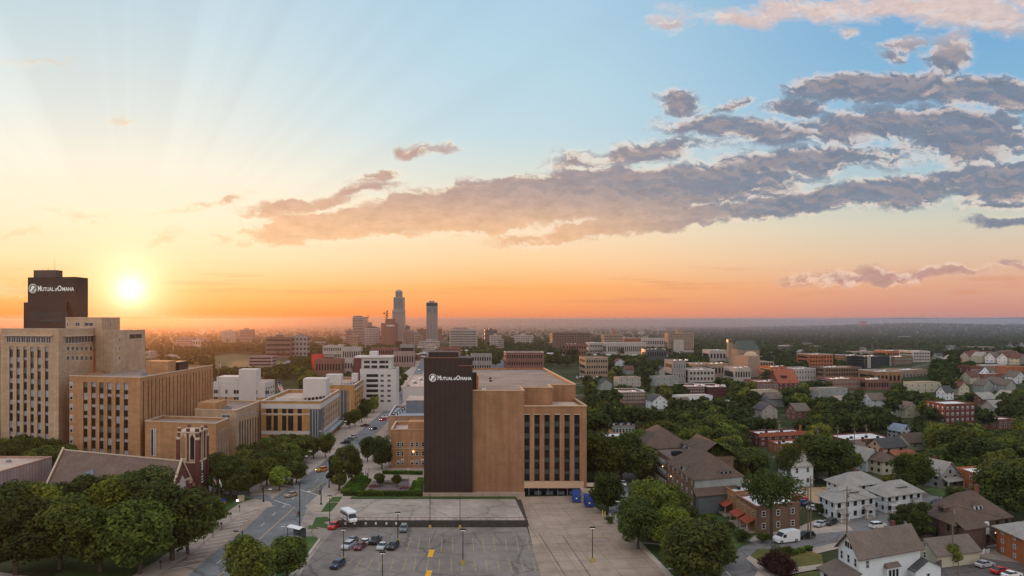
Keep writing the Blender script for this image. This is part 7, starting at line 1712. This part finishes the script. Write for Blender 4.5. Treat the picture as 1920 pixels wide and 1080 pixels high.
for i, (px, yb, yt, arm) in enumerate([(562, 990, 906, -3.4), (602, 947, 909, 0), (494, 942, 912, 0), (617, 915, 858, 0), (455, 1090, 995, -2.5)]):
    o = G(px, yb); h = zat(yt, o.y); e = thing('traffic_pole', ['tall dark pole with a side-arm lamp beside the avenue', 'traffic signal pole on the right corner of the junction', 'traffic signal pole on the left corner of the junction', 'tall dark pole in front of the conical garden tree', 'street light rising behind the yellow-green tree'][i], 'pole', o)
    b = MB(None); b.cyl(0, 0, 0, h, .16, .10, 8); b.cyl(0, 0, 0, .6, .3, .24, 8); b.build('pole', black_m, e)
    if arm: b = MB(None); b.tube((0, 0, h - .3), (arm * .5, 0, h - .1), .06, .05); b.build('arm', black_m, e); b = MB(None); b.box(arm * .5 - .5, arm * .5 + .3, -.2, .2, h - .2, h); b.build('lamp_head', black_m, e)
    if i in (0, 1, 2):
        b = MB(None); b.box(-.55, -.2, -.25, .1, 2.8, 4.0); sg_ = b.build('signal_head', black_m, e)
        for k in range(3): bb = MB(None); bb.cyl(-.375, -.27, 2.95 + k * .35, 3.15 + k * .35, .1, .1, 8); bb.build('signal_lamp', [M('signal_green', (0, .4, .2)), M('signal_amber', (.5, .3, 0)), M('signal_red', (.5, .02, .01))][k], sg_)
def util(px, yb, yt, lab, cross=True):
    o = G(px, yb); h = zat(yt, o.y); e = thing('utility_pole', lab, 'utility pole', o, math.radians(20)); b = MB(None); b.cyl(0, 0, 0, h, .17, .11, 7); b.build('pole', wood_m, e)
    if cross: b = MB(None); b.box(-1.2, 1.2, -.07, .07, h - .9, h - .75); b.build('crossarm', wood_m, e); b = MB(None); b.cyl(.35, 0, h - 2.6, h - 1.7, .22, .22, 8); b.build('transformer', grey_m, e)
    return Vector((o.x, o.y, h - .8))
UT = [util(1520, 1012, 893, 'wooden utility pole beside the black parked car'), util(1588, 1022, 912, 'wooden utility pole in front of the first white house'), util(1786, 1062, 940, 'wooden utility pole in front of the brown mansion'), util(1761, 952, 876, 'wooden utility pole left of the orange brick house'), util(1515, 1010, 915, 'short second pole behind the one at the black car', False), util(1797, 1085, 1055, 'pale lamp standard at the lower right lot', False)]
UF = [util(px, yb, yt, f'distant wooden pole {w}') for px, yb, yt, w in ((1460, 880, 786, 'left of the white flat roof'), (1532, 870, 797, 'rising above the lower brick flats'), (1570, 868, 798, 'left of the broad white roof'), (1602, 862, 800, 'above the broad white roof'), (1624, 852, 795, 'right of the broad white roof'), (1407, 880, 842, 'behind the brown-roofed complex'), (1885, 860, 832, 'in the right-hand trees'))]
def wire(a, b_, lab, off=(0, 0, 0), n=10, sag=1.4):
    m = MB(None); off = Vector(off)
    P = [a.lerp(b_, i / n) + off - Vector((0, 0, sag * 4 * (i / n) * (1 - i / n))) for i in range(n + 1)]
    for p, q in zip(P, P[1:]): m.tube(p, q, .035, .035, 4)
    tag(m.build('power_line', black_m), lab, 'wire', 'overhead wires')
wire(UT[0], UT[1], 'upper wire sagging between the two poles before the white houses'); wire(UT[1], UT[2], 'long wire from the white houses to the mansion pole'); wire(UT[1], UT[2], 'lower long wire from the white houses to the mansion pole', (0, 0, -1.2)); wire(UT[2], UT[3], 'wire from the mansion pole to the far street pole'); wire(UT[2], Vector((135, 166, 5)), 'service wire from the mansion pole to the right edge')
wire(UF[0], UF[1], 'wire between the first two distant poles'); wire(UF[1], UF[2], 'wire between the second and third distant poles'); wire(UF[2], UF[3], 'wire over the broad white roof'); wire(UF[3], UF[4], 'wire at the right of the broad white roof'); wire(UF[5], UF[0], 'wire from behind the complex to the white flat roof')
# bus shelters
for i, (px, py, lab) in enumerate(((536, 913, 'glass bus shelter on the left corner of the junction'), (556, 1010, 'bus shelter with a curved white roof at the car park corner'))):
    e = thing('bus_shelter', lab, 'bus shelter', G(px, py), math.radians(-35)); e.location.z = .16
    b = MB(None); n = 8; q = [(-1.0 + 2.0 * k / n, 2.35 + .35 * math.sin(math.pi * k / n)) for k in range(n + 1)]
    b.hexa([(-2.2, y, z_) for y, z_ in q] + [(-2.2, y, z_ + .08) for y, z_ in q[::-1]], [(2.2, y, z_) for y, z_ in q] + [(2.2, y, z_ + .08) for y, z_ in q[::-1]]); b.build('roof', white_m if i else grey_m, e)
    b = MB(None); b.box(-2.1, 2.1, .9, .94, .2, 2.3); b.build('glass_wall', glass_sky, e)
    for x in (-2.1, 2.0):
        for y in (-.9, .85): b = MB(None); b.box(x, x + .1, y, y + .1, 0, 2.36); b.build('post', black_m, e)
    b = MB(None); b.box(-1.4, 1.4, .4, .8, .42, .5); b.box(-1.2, -1.1, .5, .7, 0, .42); b.box(1.1, 1.2, .5, .7, 0, .42); b.build('bench', wood_m, e)
# flags
def flag(px, yb, yt, lab, us, w=1.5, hf=1.0, droop=True, pole=.05):
    o = G(px, yb); h = zat(yt, o.y); e = thing('flagpole', lab, 'flagpole', o); b = MB(None); b.cyl(0, 0, 0, h, pole, pole * .7, 6); b.build('pole', grey_m, e)
    b = MB(None); rows = 13 if us else 1
    cols = 7
    for j in range(rows):
        for i in range(cols):
            x0, x1 = w * i / cols, w * (i + 1) / cols
            f = lambda x: (x * (.45 if droop else .95), .12 * math.sin(x * 5 / w), -x * (.9 if droop else .25))
            z0, z1 = h - .1 - hf * j / rows, h - .1 - hf * (j + 1) / rows
            a, c_ = f(x0), f(x1); m = (0 if j % 2 == 0 else 1) if us else 1
            if us and j < 7 and i < 3: m = 2
            b.poly([(a[0], a[1], z0 + a[2]), (a[0], a[1], z1 + a[2]), (c_[0], c_[1], z1 + c_[2]), (c_[0], c_[1], z0 + c_[2])], m)
    b.build('flag', [M('flag_red', (.5, .03, .04)), M('flag_white', (.75, .74, .73)), M('flag_blue', (.03, .04, .16))], e)
flag(401, 946, 893, 'flagpole with a drooping striped flag beside the bell tower', True); flag(411, 949, 897, 'flagpole with a drooping white flag, right of the striped one', False)
flag(521, 742, 708, 'large striped flag on a tall pole behind the white apartments', True, 9, 6, True, .15)
flag(410, 800, 676, 'tall flagpole with a hanging striped flag before the white apartments', True, 2.4, 1.6, True, .08)
e = thing('kiosk', 'small blue and yellow box on the corner lawn', 'sign box', G(416, 947)); e.location.z = .17; b = MB(None); b.box(-.85, .85, -.3, .3, 0, .75); b.build('lower_panel', M('kiosk_yellow', (.6, .34, .03)), e); b = MB(None); b.box(-.85, .85, -.3, .3, .76, 1.5); b.build('upper_panel', M('kiosk_blue', (.02, .05, .5)), e)
e = thing('lit_sign', 'low tan monument sign with a bright lamp on the corner lawn', 'sign', G(452, 941)); e.location.z = .17; b = MB(None); b.box(-.8, .8, -.3, .3, 0, 1.7); b.build('panel', trim, e); b = MB(None); b.box(-1.1, -.8, -.5, -.2, .1, .5); b.build('lamp', M('lamp_bright', (1, .95, .85), emit=12), e)
e = thing('crossing_sign', 'yellow-green crossing sign beside the orange car', 'sign', G(597, 893)); b = MB(None); b.cyl(0, 0, 0, 1.8, .04, .04, 6); b.build('post', grey_m, e); b = MB(None); b.hexa([(-.5, -.06, 2.3), (0, -.06, 1.8), (.5, -.06, 2.3), (0, -.06, 2.8)], [(-.5, -.03, 2.3), (0, -.03, 1.8), (.5, -.03, 2.3), (0, -.03, 2.8)]); b.build('plate', M('sign_lime', (.55, .65, .05)), e); b = MB(None); b.box(-.08, .08, -.07, -.062, 2.05, 2.55); b.build('symbol', black_m, e)
for i, (px, py) in enumerate(((1130, 968), (1134.5, 970.5), (1144, 974), (1155, 975))):
    o = G(px, py); e = thing('bollard', ['first', 'second', 'third', 'fourth'][i] + ' yellow bollard from the left beside the round dark tree', 'bollard', o, 0, 'yellow bollards at the yard corner'); b = MB(None); b.cyl(0, 0, 0, 1.5, .11, .11, 8); b.build('post', M('bollard_yellow', (.65, .50, .12)), e); b = MB(None); b.cyl(0, 0, 1.5, 1.58, .11, .04, 8); b.build('cap', M('bollard_yellow', (1, 1, 1)), e)
tree(1143, 981, 1.9, 'bush', 'clipped round dark shrub on the yard corner', k=1, wide=1.1, name='shrub', cat='shrub')
for i, (px, py) in enumerate(((301, 1068), (382, 1022), (399, 1010), (415, 994), (433, 975), (449, 961))):
    o = G(px, py); e = thing('parking_meter', ['first', 'second', 'third', 'fourth', 'fifth', 'sixth'][i] + ' parking meter from the bottom along the avenue', 'parking meter', o, 0, 'parking meters along the footway'); e.location.z = .15; b = MB(None); b.cyl(0, 0, 0, 1.2, .05, .05, 6); b.build('post', black_m, e); b = MB(None); b.box(-.16, .16, -.12, .12, 1.2, 1.7); b.build('meter_head', black_m, e)
# garden terrace: hedges, beds, people
hg = M('hedge_leaf', (.055, .115, .018), kind='leaf', spec=.1)
def hedge(pts, w, h, lab, z=.1, name='hedge'):
    P = [G(*p) for p in pts]; q = []; r_ = np.random.default_rng(int(sum(p[0] for p in pts)))
    for a, c_ in zip(P, P[1:]):
        L_ = (c_ - a).length; n = int(L_ * w * h * 26) + 30; t = r_.uniform(0, 1, n); d = (c_ - a).normalized(); nn = Vector((-d.y, d.x, 0))
        for k in t:
            s_, zz = r_.uniform(-.5, .5), r_.uniform(0, 1)
            if r_.random() < .5: zz = 1
            else: s_ = .5 * (1 if s_ > 0 else -1)
            p = a.lerp(c_, k) + nn * s_ * w; q.append((p.x, p.y, z + zz * h))
    q = np.array(q); n = len(q); nrm = r_.normal(size=(n, 3)) * .6 + np.array([0, -.4, .9]); nrm /= np.linalg.norm(nrm, axis=1)[:, None]
    u = np.cross(nrm, r_.normal(size=(n, 3))); u /= np.linalg.norm(u, axis=1)[:, None]; v = np.cross(nrm, u); s_ = .26
    V = np.stack([q - u * s_, q - v * s_ * .7, q + u * s_, q + v * s_ * .7], 1).reshape(-1, 3)
    e = thing(name, lab, 'hedge', (0, 0, 0)); link('foliage', quads_mesh('foliage', V, hg), e)
    core = MB(None)
    for a, c_ in zip(P, P[1:]):
        d = (c_ - a).normalized(); nn = Vector((-d.y, d.x, 0)) * w * .42
        core.hexa([tuple(a - nn), tuple(c_ - nn), tuple(c_ + nn), tuple(a + nn)], [tuple(v_ + Vector((0, 0, z + h * .9))) for v_ in (a - nn, c_ - nn, c_ + nn, a + nn)])
    core.build('core', leafA, e); 
hedge([(644, 929), (793, 930)], 1.6, 1.2, 'long clipped hedge along the front of the garden terrace'); hedge([(646, 926), (675, 892)], 2.2, .9, 'first diagonal hedge at the left of the garden'); hedge([(662, 924), (685, 897)], 1.6, .8, 'second diagonal hedge of the garden'); hedge([(676, 923), (692, 902)], 1.4, .8, 'third diagonal hedge of the garden'); hedge([(771, 926), (780, 906)], 1.4, .8, 'short hedge at the right of the garden'); hedge([(784, 926), (789, 902)], 1.8, 1.0, 'hedge against the dark tower'); hedge([(718, 889), (792, 890)], 1.6, 1.0, 'straight hedge below the school')
r8 = np.random.default_rng(8)
for k, (px, py, w_) in enumerate(((700, 914, 2.2), (728, 908, 2.0), (752, 902, 2.0), (760, 917, 2.2), (694, 922, 1.6))):
    o = G(px, py); n = 260; P = r8.normal(size=(n, 3)) * np.array([w_, w_ * .8, .18]) * .5 + np.array([o.x, o.y, .45]); nrm = r8.normal(size=(n, 3)) * .5 + np.array([0, 0, 1.0]); nrm /= np.linalg.norm(nrm, axis=1)[:, None]; u = np.cross(nrm, r8.normal(size=(n, 3))); u /= np.linalg.norm(u, axis=1)[:, None]; v = np.cross(nrm, u)
    V = np.stack([P - u * .16, P - v * .12, P + u * .16, P + v * .12], 1).reshape(-1, 3); tag(link('flower_bed', quads_mesh('flower_bed', V, M('bed_leaf_' + 'abcde'[k], [(.16, .05, .045), (.12, .09, .05), (.10, .10, .10), (.18, .06, .05), (.07, .09, .03)][k]))), ['reddish planting at the left of the garden bed', 'brown planting in the centre of the bed', 'grey-green planting behind the bed', 'reddish planting at the right of the bed', 'dark low planting at the front left of the bed'][k], 'flower bed')
polymesh('paving', [(686, 924), (700, 902), (766, 898), (770, 924)], .13, M('bed_gravel', (.16, .12, .12), var=.3, scale=1), 'dark gravel bed of the garden')
for j in range(3): strip('path', [(656 + j * 13, 925), (681 + j * 8, 895)], .7, .14, side_concrete, 'narrow pale path between the hedges')
for px in range(3):
    hedge([(1486 + px * 13, 1041 - px * 3.5), (1494 + px * 13, 1039 - px * 3.5)], 1.2, .9, ['yellow-green clipped shrub left of the path', 'middle clipped shrub along the dry lawn', 'clipped shrub nearest the white house'][px], name='shrub')
def person(px, py, z, lab, shirt, legs, pose=0.15, yaw=0):
    o = G(px, py); e = thing('person', lab, 'person', (o.x, o.y, z), yaw)
    J = [(0, 0, .95), (0, 0, 1.18), (0, 0, 1.42), (0, 0, 1.52), (0, -.02, 1.66), (0, -.02, 1.74), (-.17, 0, 1.40), (-.24, -.05, 1.12), (-.22, -.18, .88), (.17, 0, 1.40), (.24, .06, 1.12), (.24, .02, .86), (-.09, 0, .90), (-.10, -pose, .50), (-.10, -pose * .6, .08), (.09, 0, .90), (.10, pose, .50), (.10, pose * 1.4, .08), (-.10, -pose * .6 - .12, .04), (.10, pose * 1.4 - .12, .04)]
    E_ = [(0, 1), (1, 2), (2, 3), (3, 4), (4, 5), (2, 6), (6, 7), (7, 8), (2, 9), (9, 10), (10, 11), (0, 12), (12, 13), (13, 14), (0, 15), (15, 16), (16, 17), (14, 18), (17, 19)]
    R_ = [.14, .13, .12, .055, .10, .08, .06, .045, .035, .06, .045, .035, .09, .06, .045, .09, .06, .045, .04, .04]
    me = bpy.data.meshes.new('body'); me.from_pydata(J, E_, [])
    t_ = bpy.data.objects.new('body', me); COL.objects.link(t_); t_.modifiers.new('skin', 'SKIN'); m = t_.modifiers.new('sub', 'SUBSURF'); m.levels = 1; m.render_levels = 1
    for i, r_ in enumerate(R_): me.skin_vertices[0].data[i].radius = (r_, r_)
    me.skin_vertices[0].data[0].use_root = True
    dg = bpy.context.evaluated_depsgraph_get(); mm = bpy.data.meshes.new_from_object(t_.evaluated_get(dg)); bpy.data.objects.remove(t_)
    mm.materials.clear()
    for q in (M('skin', (.35, .2, .14)), M('shirt_' + shirt, {'white': (.6, .6, .58), 'blue': (.06, .1, .3), 'grey': (.2, .2, .2)}[shirt]), M('trousers_' + legs, {'dark': (.02, .02, .03), 'tan': (.25, .18, .1)}[legs])): mm.materials.append(q)
    for p in mm.polygons: p.material_index = 0 if p.center.z > 1.47 or (abs(p.center.x) > .19 and p.center.z < 1.1) else 1 if p.center.z > .93 else 2
    mm.name = 'body'; link('body', mm, e)
    b = MB(None); b.cyl(0, -.005, 1.72, 1.83, .098, .06, 8); b.build('hair', M('hair_dark', (.03, .02, .015)), e)
person(686, 893, .12, 'person in a white shirt walking down the garden steps', 'white', 'dark', .2, .3); person(689.5, 897, .12, 'person in a blue shirt on the garden steps', 'blue', 'dark', .15, 2.8); person(692, 888, .12, 'person in grey at the top of the garden steps', 'grey', 'tan', .12, 1)
